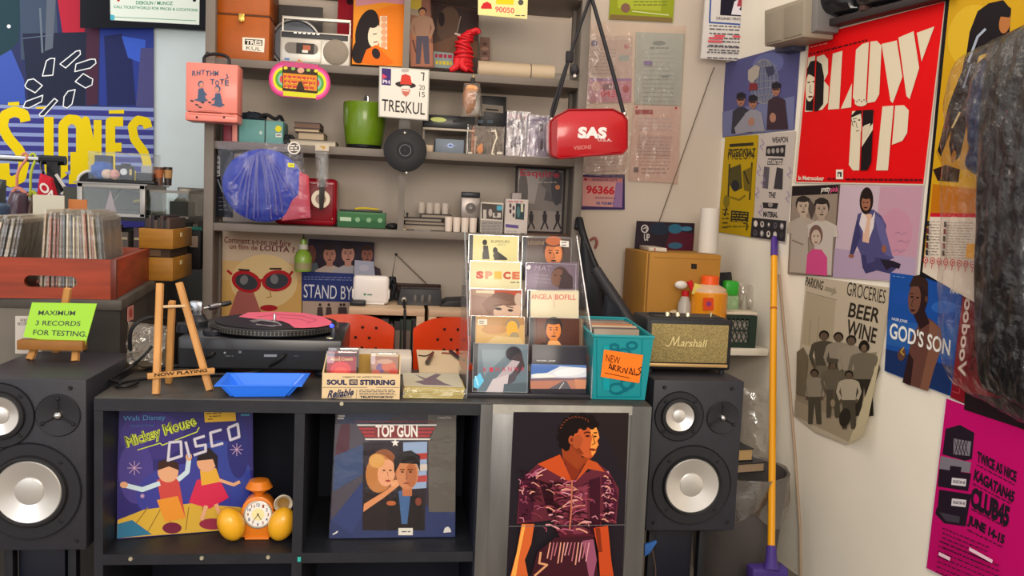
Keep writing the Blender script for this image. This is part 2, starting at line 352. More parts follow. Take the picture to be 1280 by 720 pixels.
# ledge counter right rear ------------------------------------------------------------
LZ = .848; lw = mat('#d8d0c0', rough=.5, var=.05)
led = thing('wall_counter', 'white-topped wall counter below the yellow flyer carrying the cardboard box', 'counter', (1.05, 3.4, FZ))
e0 = WP+WD*((3.2-WP.y)/WD.y); e1 = WP+WD*((3.71-WP.y)/WD.y)
m = MB(); m.prism([(.78, 3.165, LZ-.028), (e0.x-.012, 3.2, LZ-.028), (e1.x-.012, 3.71, LZ-.028), (.78, 3.71, LZ-.028)], (0, 0, .028), lw, bev=.003); m.build('counter_top', led)
m = MB(); m.box((.78, 3.66, FZ), (1.36, 3.70, LZ-.03), mat('#77706a', rough=.7, var=.1)); m.build('rear_panel', led)
m = MB(); m.box((.78, 3.2, FZ), (.82, 3.66, LZ-.03), lw); m.build('leg_panel', led)
# desk behind the counter ----------------------------------------------------------------
dwood = mat('#b59c80', rough=.5, var=.12, scale=10, stretch=(1, 8, 8)); ddark = mat('#231d1c', rough=.6)
def desk(x0, x1, y, label, dk):
    z = .966; t = thing('desk', label, 'desk', ((x0+x1)/2, y, FZ), 'desks against the back wall')
    m = MB(); m.box((x0, y, z-.026), (x1, y+.42, z), dwood, bev=.002); m.build('desk_top', t)
    for x in (x0, x1-.03):
        m = MB(); m.box((x, y, FZ), (x+.03, y+.42, z-.026), dwood, bev=.002); m.build('side_panel', t)
    m = MB(); m.box((x0+.03, y+.3, .25), (x1-.03, y+.32, z-.03), ddark); m.build('back_panel', t)
    m = MB(); m.box((x0+.03, y+.02, .72), (x1-.03, y+.3, .735), ddark); m.build('inner_shelf', t)
    return z
DZ = desk(X(436, 390, 3.2), X(531, 390, 3.2), 3.2, 'pale wooden desk carrying the white router', 0)
desk(X(536, 390, 3.2), X(640, 390, 3.2), 3.2, 'pale wooden desk half hidden behind the clear compact disc rack', 1)
# ================================================================ LOUDSPEAKERS
def loudspeaker(T, label, w, h, d, offs):
    root = bpy.data.objects.new('loudspeaker', None); COL.objects.link(root); root.location = T.translation; root.rotation_euler = T.to_euler(); tag(root, label, 'speaker', 'studio loudspeakers either side of the cube shelf')
    body = mat('#28282f', rough=.5, var=.08, scale=30, bump=.05, bscale=200); fr = mat('#202025', rough=.45); rub = mat('#17171a', rough=.6); al = mat('#d3d0cc', rough=.28, metal=.75, var=.03)
    m = MB(T); m.box((-w/2, 0, 0), (w/2, d, h), body, bev=.005); m.build('cabinet', root)
    def driver(cx, cz, R, rc, name):
        m = MB(T); m.lathe([(R*.72, .0), (R*.98, .0), (R, .003), (R, -.003)][::1], fr, (cx, -.003, cz), 48, R=Matrix.Rotation(PI/2, 4, 'X'), cap=False)
        m.lathe([(R*.72, 0), (R*.75, .004), (R*.97, .004), (R, 0)], fr, (cx, -.001, cz), 48, R=Matrix.Rotation(PI/2, 4, 'X'), cap=False)
        o = m.build(name, root)
        m = MB(T); m.lathe([(R*.76, .002), (R*.72, .012), (rc*1.06, .013), (rc, .009)], rub, (cx, -.001, cz), 48, R=Matrix.Rotation(PI/2, 4, 'X'), cap=False); m.build('surround', o)
        m = MB(T); m.lathe([(0, .0065), (rc*.25, .0062), (rc*.42, .004), (rc*.43, .0015), (rc*.97, .011), (rc, .009)], al, (cx, -.001, cz), 48, R=Matrix.Rotation(PI/2, 4, 'X'), cap=False); q = m.build('cone', o); q['label'] = 'silver cone'
        for k in range(4):
            a = PI/4+k*PI/2; rr = R*.86; m = MB(T); m.lathe([(0, .0065), (.003, .0065), (.0055, .004)], rub, (cx+rr*math.cos(a), -.001, cz+rr*math.sin(a)), 10, R=Matrix.Rotation(PI/2, 4, 'X')); m.build('screw', o)
    (wx, wz, wr, wc), (mx, mz, mr, mc), (tx, tz, tr) = offs
    driver(wx, wz, wr, wc, 'woofer'); driver(mx, mz, mr, mc, 'midrange_driver')
    m = MB(T); m.lathe([(0, -.002), (tr*.25, .0), (tr*.95, .004), (tr, 0)], fr, (tx, -.001, tz), 36, R=Matrix.Rotation(PI/2, 4, 'X')); o = m.build('tweeter', root)
    m = MB(T); m.ball((tx, -.003, tz), tr*.2, mat('#bdbdbd', rough=.15, metal=1)); q = m.build('dome', o); q['label'] = 'shiny dome'
    m = MB(T)
    for k in range(3):
        a = PI/2+k*2*PI/3; m.tube([(tx+tr*.78*math.cos(a), -.006, tz+tr*.78*math.sin(a)), (tx+tr*.2*math.cos(a), -.008, tz+tr*.2*math.sin(a))], .0018, rub, 6); m.ball((tx+tr*.78*math.cos(a), -.005, tz+tr*.78*math.sin(a)), .005, rub, n=8)
    m.build('guard', o)
    for cx, cz in ((-w*.5+.022, .024), (w*.5-.022, .024), (w*.5-.035, h-.02), (-w*.5+.03, h-.02)):
        m = MB(T); m.lathe([(0, .002), (.003, .0035), (.0055, 0)], rub, (cx, -.001, cz), 12, R=Matrix.Rotation(PI/2, 4, 'X')); m.build('grille_socket', root)
    return root
def on_front(T, px, py):
    n = T.to_3x3() @ Vector((0, -1, 0)); p = hit(px, py, T.translation, n); return T.inverted() @ p
# left one
lsx, lsy, lsz = X(108, 560, 2.1)-.133, 2.1, .498
TL = F4(lsx, lsy, lsz, 0)
p1 = on_front(TL, 37, 614); p2 = on_front(TL, 0, 519); p3 = on_front(TL, 73, 519)
loudspeaker(TL, 'black loudspeaker at the left with the green sign standing on top', .266, .412, .37, ((p1.x, p1.z, .117, .075), (p2.x, p2.z, .077, .046), (p3.x, p3.z, .051)))
rsx = X(924, 580, 2.21)-.127
TR = F4(rsx, 2.21, .495, 0)
p1 = on_front(TR, 864, 606); p2 = on_front(TR, 848.5, 520); p3 = on_front(TR, 903, 522)
loudspeaker(TR, 'black loudspeaker at the right under the gold-grilled guitar amplifier style speaker', .254, .418, .31, ((p1.x, p1.z, .111, .075), (p2.x, p2.z, .068, .040), (p3.x, p3.z, .0455)))
RZ = .495+.418
def stand(x, y, z, label):
    t = thing('speaker_stand', label, 'stand', (x, y, FZ), 'black speaker stands'); sm = mat('#15161c', rough=.45)
    m = MB(); m.box((x-.11, y-.1, z-.012), (x+.11, y+.12, z), sm, bev=.002); m.build('top_plate', t)
    m = MB(); m.box((x-.065, y-.03, FZ+.02), (x+.045, y+.06, z-.012), mat('#0c0e1e', rough=.35), bev=.004); m.build('column', t)
    for e in (-.09, .058):
        m = MB(); m.box((x+e, y-.05, FZ+.02), (x+e+.02, y-.02, z-.012), sm, bev=.002); m.build('upright', t)
    m = MB(); m.box((x-.13, y-.14, FZ), (x+.13, y+.16, FZ+.02), sm, bev=.003); m.build('base', t)
stand(rsx, 2.34, .495, 'black stand under the right loudspeaker')
stand(lsx, 2.24, .498, 'black stand under the left loudspeaker at the picture edge')
# gold grille speaker on the right loudspeaker
MY = 2.3; mx0, mx1 = X(807, 430, MY), X(915, 430, MY); mz0 = RZ+.011; mz1 = Z(860, 399, MY)
am = thing('radio_speaker', 'black vintage style speaker with gold woven grille and script lettering on the right loudspeaker', 'speaker', ((mx0+mx1)/2, MY, RZ))
leather = mat('#1d1d20', rough=.5, bump=.15, bscale=150)
m = MB(); m.box((mx0, MY, mz0), (mx1, MY+.15, mz1), leather, bev=.008, seg=3)
m.box((mx0+.008, MY-.003, mz0+.006), (mx1-.008, MY+.01, mz1-.004), leather, bev=.003); m.build('cabinet', am)
gm = mat('#8d7c4e', rough=.65, var=.5, scale=420, bump=.5, bscale=420)
m = MB(); m.box((mx0+.014, MY-.006, mz0+.022), (mx1-.014, MY, mz1-.014), gm, bev=.002); o = m.build('grille', am); o['label'] = 'woven gold grille'
m = MB(); m.box((mx0+.012, MY-.008, mz0+.010), (mx1-.012, MY, mz0+.019), mat('#b59360', rough=.4, metal=.5), bev=.001); o = m.build('brass_strip', am); o['label'] = 'brass strip along the bottom'
m = MB(); A = Art(m, (0, MY-.008, 0), NB); gold = mat('#cdb983', rough=.3, metal=.4)
def script_word(A):
    A.txt('arshall', (850, 433.2), (882, 434.5), (852.5, 423.5), gold, .02)
    A.stroke([(832, 431), (834.5, 433), (837.5, 431), (842, 421), (842.5, 432), (849, 421), (847.5, 432), (850, 432)], 1.6, gold)
script_word(A); m.build('lettering', am)
m = MB(); m.box((mx0+.03, MY+.03, mz1), (mx1-.02, MY+.10, mz1+.002), mat('#121214', rough=.4)); m.box((mx0+.035, MY+.09, mz1), (mx0+.1, MY+.1, mz1+.006), leather); o = m.build('control_plate', am)
for k in range(3):
    x = mx0+.075+k*.03; m = MB(); m.lathe([(.007, 0), (.0065, .008), (.005, .011), (0, .011)], mat('#d8cda8', rough=.25, metal=.9), (x, MY+.055, mz1+.002), 16); q = m.build('knob', am); q['label'] = 'brass knob'
m = MB(); m.box((mx1-.05, MY+.05, mz1+.002), (mx1-.046, MY+.058, mz1+.014), mat('#d8cda8', rough=.25, metal=.9)); m.build('switch', am)
for x in (mx0+.02, mx1-.02):
    for y in (MY+.015, MY+.135): m = MB(); m.cyl((x, y, RZ), .008, .011, leather, 12); m.build('foot', am)
# ================================================================ INSIDE THE CUBE SHELF
# blue-violet record sleeve, leaning back a little
def leaning(px_bl, px_br, Y, rx, rz=0):
    """plane of a sheet that stands on the board and leans back by rx degrees, turned rz"""
    n = (Matrix.Rotation(math.radians(rz), 3, 'Z') @ Matrix.Rotation(math.radians(-rx), 3, 'X')) @ Vector((0, -1, 0))
    return n
def disco(A):
    A.poly([(147, 513), (315, 513), (317, 660), (146, 673)], '#2e2769')
    for cx, cy, rx, ry, c in ((190, 545, 40, 30, '#3b2f77'), (274, 600, 40, 50, '#33408f'), (170, 590, 22, 40, '#453a83'), (230, 620, 60, 40, '#3a3b8c'), (298, 560, 14, 38, '#2a2a6e')): A.ell(cx, cy, rx, ry, c)
    A.poly([(147, 650), (180, 637), (240, 629), (300, 634), (317, 640), (317, 660), (146, 673)], '#c9a13a')
    for k in range(7): A.stroke([(160+k*24, 668-k*1.8), (185+k*17, 634)], 1.2, '#8c6a2a')
    A.poly([(147, 655), (165, 650), (190, 668), (146, 673)], '#2f6d8d'); A.ell(215, 660, 12, 7, '#6b2038'); A.ell(265, 655, 16, 7, '#8d2a3f')
    # spot lights and floating discs stand in for the picture
    A.poly([(206, 652), (196, 600), (222, 592), (232, 648)], '#c0453f'); A.poly([(206, 652), (196, 625), (222, 620), (232, 648)], '#d98a2f'); A.ell(210, 590, 13, 13, '#d7a079'); A.poly([(197, 588), (198, 577), (211, 573), (223, 579), (224, 588), (211, 583)], '#3a2118')
    A.stroke([(200, 604), (178, 612), (158, 607)], 6, '#bfd2da'); A.stroke([(222, 600), (234, 590), (236, 575)], 6, '#bfd2da'); A.ell(155, 606, 5, 4, '#d7a079'); A.ell(236, 571, 4, 5, '#d7a079')
    A.poly([(246, 600), (272, 594), (286, 622), (262, 636), (236, 628)], '#c72a4c'); A.poly([(252, 607), (250, 588), (270, 585), (276, 602)], '#d9a338'); A.ell(258, 578, 12, 12, '#d7a079'); A.poly([(246, 576), (248, 563), (262, 560), (272, 570), (272, 590), (266, 574)], '#23171a'); A.stroke([(258, 632), (252, 650)], 5, '#d7a079'); A.stroke([(270, 630), (276, 647)], 5, '#d7a079')
    A.stroke([(274, 600), (292, 606), (300, 602)], 4, '#d7a079')
    A.txt('Walt Disney', (154, 528), (207, 526.5), (154, 520), '#4f8fc4', .005); A.txt('PRODUCTIONS', (163, 534), (193, 533.5), (163, 531), '#41669f')
    g = '#c9d44a'; dk = '#24301c'
    A.txt('Mickey Mouse', (160, 564), (248, 536), (155, 546), g, .05); A.txt('Mickey Mouse', (160.3, 563.7), (248.2, 535.7), (155.3, 546.3), dk, -.012); A.stroke([(172, 562.5), (200, 554), (203, 556.5), (246, 540), (249, 534)], 1.2, g)
    sv = '#c9c4d2'
    for pts in ([(210, 577), (212, 553), (226, 552), (227, 570), (211, 575)], [(232, 552), (237, 572)], [(256, 545), (243, 549), (245, 558), (257, 556), (257, 564), (242, 569)], [(277, 537), (263, 541), (265, 558), (279, 554)], [(285, 535), (297, 530), (299, 546), (288, 550), (285, 535)]): A.stroke(pts, 4.2, '#6a6488'); A.stroke(pts, 3.0, sv)
    for cx, cy, r in ((168, 585, 9), (296, 562, 8), (178, 620, 3)):
        for a in (45, 135, 0, 90): A.stroke([(cx-r*math.cos(math.radians(a)), cy-r*math.sin(math.radians(a))), (cx+r*math.cos(math.radians(a)), cy+r*math.sin(math.radians(a)))], .7, '#c9a4c4')
    A.poly([(255, 514), (294, 512), (295, 526), (256, 528)], '#d7a92c')
    for k, (x0, x1) in enumerate(((258, 280), (262, 276), (260, 266))): A.lines(x0, 517+k*3.6, x1, 517+k*3.6, 1, '#3a2a10', 1, -.05, k)
    A.rect(301, 517, 312, 520, '#3f7d9c')
aY = 2.33; n1 = leaning(0, 0, aY, 3, 0)
o1 = hit(230, 667, Vector((0, aY, zs)), NB); o1 = Vector((at(146, 673, aY).x, aY, zs))
# turned a little so its right end stands further back
def std_plane(pa, pb, z, lean):
    """plane through two points standing on z, given as sight lines, leaning back"""
    a, b = atz(*pa, z), atz(*pb, z); d = (b-a).normalized(); nn = d.cross(Vector((0, 0, 1))); nn = nn if nn.y < 0 else -nn
    return a, (Matrix.Rotation(math.radians(-lean), 3, d) @ nn).normalized()
o1, n1 = std_plane((146, 674.5), (317, 660), zs+.001, 5)
sl = sheet('record_sleeve', 'violet blue disco record sleeve with yellow-green script leaning in the left cube', 'record', [(147.5, 513.5), (316, 513), (317, 660), (146, 674.5)], o1, n1, '#2a2560', disco, th=.005, rough=.25, coat=.3)
def jet(A):
    A.poly([(421, 516), (570, 516), (569, 671), (411, 673)], '#332c3a'); A.poly([(414, 640), (569, 630), (569, 671), (411, 673)], '#2a3560'); A.poly([(419, 530), (462, 528), (458, 640), (414, 650)], '#4a4550'); A.poly([(535, 517), (570, 516), (569, 640), (536, 640)], '#5d5750')
    A.ell(428, 560, 8, 40, '#4e2634', 8); A.poly([(418, 570), (455, 555), (458, 590), (416, 615)], '#3c4c70'); A.poly([(423, 516), (500, 516), (480, 528), (424, 530)], '#27304f'); A.poly([(414, 650), (455, 600), (454, 640), (440, 668)], '#2f3c6b')
    A.poly([(454, 553), (534, 552), (531, 663), (453, 663)], '#2a2128'); A.poly([(504, 553), (534, 552), (533, 610), (504, 612)], '#8fa4c4')
    for k in range(3): A.poly([(504, 568+k*14), (534, 566+k*14), (534, 574+k*14), (504, 576+k*14)], '#c9beb2' if k % 2 else '#a83a34')
    A.poly([(453, 663), (454, 622), (470, 606), (486, 612), (488, 663)], '#241a1c'); A.ell(478, 588, 19, 27, '#8a4f2c', 10); A.ell(474, 592, 17, 24, '#b5763e', 5); A.ell(483, 591, 11, 17, '#d99a72', 8); A.ell(471, 576, 10, 9, '#d09a52')
    for e in (-4, 4): A.ell(484+e, 588, 2, .9, '#2e1a14')
    A.stroke([(484, 590), (485.5, 596)], .8, '#a2603e'); A.ell(485, 601, 3.4, 1.3, '#9b3d30')
    A.poly([(454, 640), (455, 630), (484, 612), (499, 600), (499, 607), (480, 622)], '#d08a5c'); A.ell(494, 604, 6, 4, '#d89a6c', -25)
    A.poly([(484, 663), (488, 628), (500, 614), (528, 622), (531, 663)], '#1c1719'); A.poly([(498, 614), (514, 612), (509, 655), (502, 655)], '#41618f'); A.rect(503, 603, 515, 620, '#b36c46'); A.ell(509, 592, 14, 20, '#c07c52'); A.ell(514, 594, 7, 15, '#a86238'); A.poly([(493, 592), (492, 574), (500, 565), (514, 563), (525, 570), (525, 590), (521, 580), (500, 579)], '#1b1416')
    for e in (-5, 5): A.stroke([(508+e-3, 587), (508+e+3, 587)], 1.2, '#241511'); A.ell(508+e, 590, 2, .9, '#1d110e')
    A.stroke([(508, 590), (509, 598), (506, 599)], .9, '#84482a'); A.ell(508, 604, 4, 1.1, '#8a4230'); A.ell(523, 627, 4, 5, '#7a3c2c'); A.ell(489, 629, 6, 3, '#b06034')
    A.poly([(446, 531), (546, 530.5), (537, 549), (457, 550)], '#3a2a30')
    for k in range(3): A.poly([(448+k*3, 534.5+k*4.4), (544-k*3, 534.5+k*4.4), (542.5-k*3, 537.5+k*4.4), (450+k*3, 537.5+k*4.4)], '#a83238')
    A.poly([(446, 530.5), (546, 530.5), (545, 532.4), (447, 532.4)], '#dcd8d2'); A.poly([(456, 548), (538, 548), (537, 550), (457, 550)], '#dcd8d2'); A.rect(468, 532, 523, 547.6, '#7d2a30')
    A.txt('TOP GUN', (469.5, 546.5), (522, 546.5), (469.5, 531), '#ece7df', .03); A.poly([(494+(5.5 if k % 2 == 0 else 2.3)*math.sin(k*PI/5), 553.5-(5.5 if k % 2 == 0 else 2.3)*math.cos(k*PI/5)) for k in range(10)], '#ece7df')
    A.lines(445, 527, 545, 526.5, 1, '#7c2f3a', 1.6, 0, 3); A.txt('LaserDisc', (548, 523.5), (565, 523.5), (548, 520), '#c9c4be'); A.rect(423, 519, 431, 521, '#b5b0aa'); A.rect(422, 522, 430, 524, '#b5b0aa')
    A.rect(498, 660, 516, 669, '#d4cfc4'); A.lines(502, 664.5, 513, 664.5, 1, '#555', 1.4); A.stroke([(416, 668), (420, 666), (422, 664)], 1.6, '#d8d4d0'); A.poly([(554, 666), (556, 660), (560, 658), (563, 661), (564, 665)], '#cfcbc6')
o2, n2 = std_plane((411, 673.5), (568, 671), zs+.001, 4)
tg = thing('disc_sleeve', 'shrink wrapped dark video disc sleeve with red white title bar in the middle cube', 'record', (o2.x+.15, o2.y, zs))
sheet('sleeve', None, None, [(420, 515.5), (570.5, 515.5), (568, 671), (411, 673.5)], o2, n2, '#1f1b22', jet, th=.005, rough=.4, parent=tg)
m = MB(); q = [hit(x, y, o2+n2*.0045, n2) for x, y in ((410.5, 673), (568.5, 670.5), (571, 515), (419.5, 515))]; m.pillow(q, n2, .0015, film('#ffffff', .985, .06, .25, 9, .001), 14, 14, .0012, 14, 8, 0); m.build('shrink_wrap', tg)
# orange novelty alarm clock, kept plain
ckx, cky = X(321, 685, 2.19), 2.19
ck = thing('alarm_clock', 'orange toy alarm clock on two yellow rounded feet with a white dial', 'clock', (ckx, cky, zs))
og = mat('#d9781c', rough=.35, coat=.3); yl = mat('#e0a322', rough=.35, coat=.3)
sc = 2.19*1.0/1080*.985
m = MB(); w_ = 20*sc; h0 = 58*sc
prof = [(ckx-w_, cky, zs+.004), (ckx+w_, cky, zs+.004)]+[(ckx+w_*math.cos(a), cky, zs+.004+34*sc+w_*math.sin(a)) for a in [k*PI/14 for k in range(15)]]
m.prism(prof, (0, .045, 0), og, bev=.004); m.build('body', ck)
dc = Vector((ckx+1*sc, cky, zs+33*sc)); RX = Matrix.Rotation(PI/2, 4, 'X')
m = MB(); m.lathe([(16*sc, .001), (16.4*sc, .004), (17*sc, .006), (18*sc, .005), (18.2*sc, 0)], mat('#b7b0a4', rough=.3, metal=.5), dc, 36, R=RX, cap=False); m.build('bezel', ck)
m = MB(); m.lathe([(0, .0026), (16*sc, .0026)], mat('#e6e2da', rough=.4), dc, 36, R=RX); A = Art(m, dc+Vector((0, -.003, 0)), NB)
cx, cy = 323, 655
pd = dc
def dial(mb, ang, r0, r1, wd, c, y=.0036):
    d = Vector((math.sin(ang), 0, math.cos(ang))); s_ = Vector((d.z, 0, -d.x)); o = pd+Vector((0, -y, 0)); mb.face([o+d*r0-s_*wd, o+d*r0+s_*wd, o+d*r1+s_*wd*.6, o+d*r1-s_*wd*.6], mat(c))
mb = m
for k in range(12):
    a = k*PI/6; o_ = pd+Vector((math.sin(a), 0, math.cos(a)))*12.5*sc; vs, fs = text_mesh(str(k or 12), .02); hh = 4.2*sc; ww = hh*(.55 if k not in (0, 10, 11) else 1)
    V = [mb.bm.verts.new(o_+Vector(((u-.5)*ww, -.0034, (v-.5)*hh))) for u, v in vs]; ii = mb.mi(mat('#8a3a2a' if k % 2 else '#3a4a7a'))
    for f in fs:
        try: mb.bm.faces.new([V[q] for q in f]).material_index = ii
        except ValueError: pass
m.lathe([(0, .0029), (8*sc, .0029)], mat('#e4d9a0'), dc, 24, R=RX); m.build('dial', ck)
m = MB(); dial(m, 2.6, -2*sc, 8*sc, .0011, '#4a2a18', .0042); dial(m, 3.75, -2*sc, 11*sc, .0008, '#4a2a18', .0046); m.build('hands', ck)
for e, tilt in ((-1, 22), (1, -18)):
    m = MB(); R = Matrix.Rotation(math.radians(-tilt), 4, 'Y')
    m.ball((ckx+e*31*sc, cky-.012, zs+22.5*sc), 1, yl, (16.5*sc, .03, 22*sc), R, 28); o = m.build('foot', ck); o['label'] = 'yellow rounded foot'
m = MB(); m.box((ckx-.03, cky-.004, zs), (ckx+.03, cky+.05, zs+.006), og, bev=.002); m.build('base', ck)
m = MB(); m.lathe([(5*sc, 0), (6.5*sc, 3*sc), (17*sc, 10*sc), (12*sc, 19*sc), (0, 22*sc)], og, (ckx, cky+.022, zs+55*sc), 24); m.build('top_knob', ck)
hp = at(354, 628, 2.2); m = MB(); RH = Matrix.Rotation(math.radians(10), 4, 'Z') @ RX
m.lathe([(7.5*sc, -.02), (12*sc, .012), (11*sc, .016), (8*sc, .004), (0, -.004)], mat('#cfc6b2', rough=.4), hp, 28, R=RH); m.lathe([(0, -.002), (7.6*sc, .006)], mat('#8a6a35', rough=.5), hp, 24, R=RH)
m.tube([hp+Vector((0, .015, 0)), hp+Vector((-.02, .03, -.03)), Vector((ckx+.03, cky+.03, zs+40*sc))], .005, yl, 8, 2); o = m.build('horn', ck); o['label'] = 'cream rimmed horn'
# tall poster on the metal panel
def tall(A):
    A.poly([(642, 515), (786, 516), (778, 720), (634, 720)], '#211c22')
    A.poly([(735, 516), (786, 516), (783, 600), (765, 560)], '#241c1c')
    sk, sh, hi = '#b0502a', '#6a2a18', '#d98a3e'
    A.poly([(702, 560), (706, 545), (728, 552), (740, 572), (722, 588), (704, 578)], '#8a3a1c'); A.poly([(712, 552), (724, 560), (738, 572), (728, 572)], '#2a1310')
    A.poly([(711, 548), (714, 536), (728, 531), (744, 532), (748, 541), (749.5, 547), (747, 551), (748.5, 556), (746, 560), (745, 565), (741, 571), (734, 573), (724, 568), (715, 558)], sk)
    A.poly([(737, 533), (745, 533), (748, 541), (749, 547), (746, 551), (748, 556), (745, 561), (744, 566), (740, 570), (738, 560), (740, 548)], hi); A.poly([(713, 552), (722, 556), (730, 568), (724, 568), (715, 558)], '#7a3218'); A.ell(722, 552, 6, 9, '#9c4826', 14)
    H_ = '#17100f'
    A.poly([(706, 560), (700, 548), (701, 534), (708, 525), (718, 520), (732, 519), (744, 525), (748, 534), (741, 535), (730, 534), (720, 538), (716, 548), (712, 560)], H_)
    for x, y, q in ((703, 556, 5), (700.5, 547, 5), (702, 537, 5.5), (708, 528, 6), (717, 523, 6), (728, 521.5, 6), (738, 524, 6), (745, 530, 4), (740, 533, 4), (730, 534, 4), (719, 538, 4), (708, 560, 4)): A.ell(x, y, q, q, H_, n=12)
    for k in range(11): t_ = 2.4+k*.2; A.stroke([(721+22*math.cos(t_+1.0), 541+21*math.sin(t_+1.0)), (721+20*math.cos(t_+1.12), 541+19*math.sin(t_+1.12))], .9, '#7a3a22')
    A.ell(714, 550, 3.4, 5.5, '#a04a28'); A.ell(714.5, 550, 1.6, 3, '#6a2a16')
    A.stroke([(730, 541.5), (734, 540), (738, 541)], 1.5, '#2a130c'); A.stroke([(742, 541), (746.5, 541)], 1.4, '#2a130c'); A.ell(734.5, 545, 2.6, 1.1, '#1a0c08'); A.ell(744, 545.5, 1.8, 1, '#1a0c08'); A.stroke([(740.5, 543), (744, 554), (740, 556)], 1, '#7a3016'); A.ell(741, 562, 4.2, 1.5, '#7a2a1e', 8); A.stroke([(737, 562), (745, 562)], .5, '#3a120c')
    rd, dk, lt = '#5a2430', '#2a1218', '#c98a90'
    A.poly([(672, 580), (700, 573), (716, 592), (736, 590), (746, 578), (762, 590), (774, 612), (770, 655), (752, 652), (750, 672), (700, 672), (690, 650), (646, 655), (650, 600)], rd)
    A.poly([(672, 580), (700, 568), (708, 585), (716, 604), (704, 598)], '#b4471f'); A.poly([(735, 574), (746, 578), (756, 590), (735, 586), (718, 604)], '#b04a22'); A.poly([(704, 572), (716, 604), (732, 578), (722, 588)], '#7a2c18')
    for pts, c in (([(650, 600), (660, 590), (672, 600), (664, 650), (648, 652)], '#43182a'), ([(674, 600), (690, 606), (694, 650), (684, 640)], '#2a1018'), ([(752, 596), (766, 600), (772, 620), (768, 652), (756, 648)], '#43182a'), ([(736, 600), (750, 596), (750, 668), (738, 668)], '#391522'), ([(700, 604), (712, 612), (708, 668), (698, 664)], '#6a2c3c'), ([(720, 610), (734, 606), (734, 666), (716, 668)], '#7a3446')): A.poly(pts, c)
    rnd = random.Random(4)
    for k in range(70):
        z_ = k % 3; x, y = ((rnd.uniform(648, 664), rnd.uniform(588, 648)), (rnd.uniform(752, 764), rnd.uniform(590, 648)), (rnd.uniform(674, 742), rnd.uniform(588, 664)))[z_]; a_ = rnd.uniform(-1.0, .9); L = rnd.uniform(5, 12)
        A.stroke([(x, y), (x+L*.4*math.cos(a_), y+L*.4*math.sin(a_)-1), (x+L*.7*math.cos(a_+.5), y+L*.7*math.sin(a_+.5))], rnd.uniform(.8, 1.8), rnd.choice(('#b0707e', '#241018', '#8a4056', '#c98a84', '#241018', '#6a2c42')))
    for k in range(120):
        if k % 3 == 0 and k < 60: x, y, L, sl = rnd.uniform(650, 672), rnd.uniform(592, 652), rnd.uniform(7, 15), rnd.uniform(-.8, .5)
        elif k % 3 == 1 and k < 60: x, y, L, sl = rnd.uniform(750, 764), rnd.uniform(594, 652), rnd.uniform(5, 9), rnd.uniform(-.6, .7)
        else: x, y, L, sl = rnd.uniform(678, 728), rnd.uniform(604, 664), rnd.uniform(10, 20), rnd.uniform(-.5, .5)
        A.stroke([(x, y), (x+L*.3, y+sl*L*.3-1.8), (x+L*.65, y+sl*L*.65-1.2), (x+L, y+sl*L)], rnd.uniform(.7, 2.2), rnd.choice((lt, '#a0506a', dk, dk, '#d08f7a', '#8a3a48')))
    A.stroke([(715, 600), (714, 640), (712, 662)], 2, '#a8604a')
    A.poly([(652, 655), (668, 655), (664, 680), (656, 700), (660, 720), (638, 720), (646, 690)], '#c05a2c'); A.poly([(653, 656), (657, 656), (648, 700), (645, 720), (639, 720), (646, 690)], '#dd9a48')
    A.poly([(742, 660), (760, 657), (764, 700), (767, 720), (750, 720), (748, 690)], '#b4441f'); A.poly([(744, 660), (750, 660), (753, 690), (748, 690)], '#7a2c18')
    A.poly([(694, 672), (740, 670), (748, 720), (664, 720), (672, 690)], '#3a1820'); A.poly([(728, 676), (742, 674), (746, 700), (742, 720), (736, 720)], '#8a4a62')
    for k in range(12): x = 684+k*4.4; A.stroke([(x+4, 678), (x, 694+rnd.uniform(0, 14))], 1.5, rnd.choice((lt, '#a4606a', '#d08f7a')))
    A.stroke([(676, 690), (674, 704), (684, 706), (668, 720)], 2.5, '#c98f68'); A.stroke([(636, 658), (781, 656)], .7, '#6c6668')
tp = sheet('poster', 'tall black poster of a standing person in shiny maroon jacket on silver panel', 'poster', [(642, 514), (786, 515), (776, 745), (632, 745)], Vector((0, CY-.0085, 0)), NB, '#1f1a20', tall, th=.0015, rough=.3)
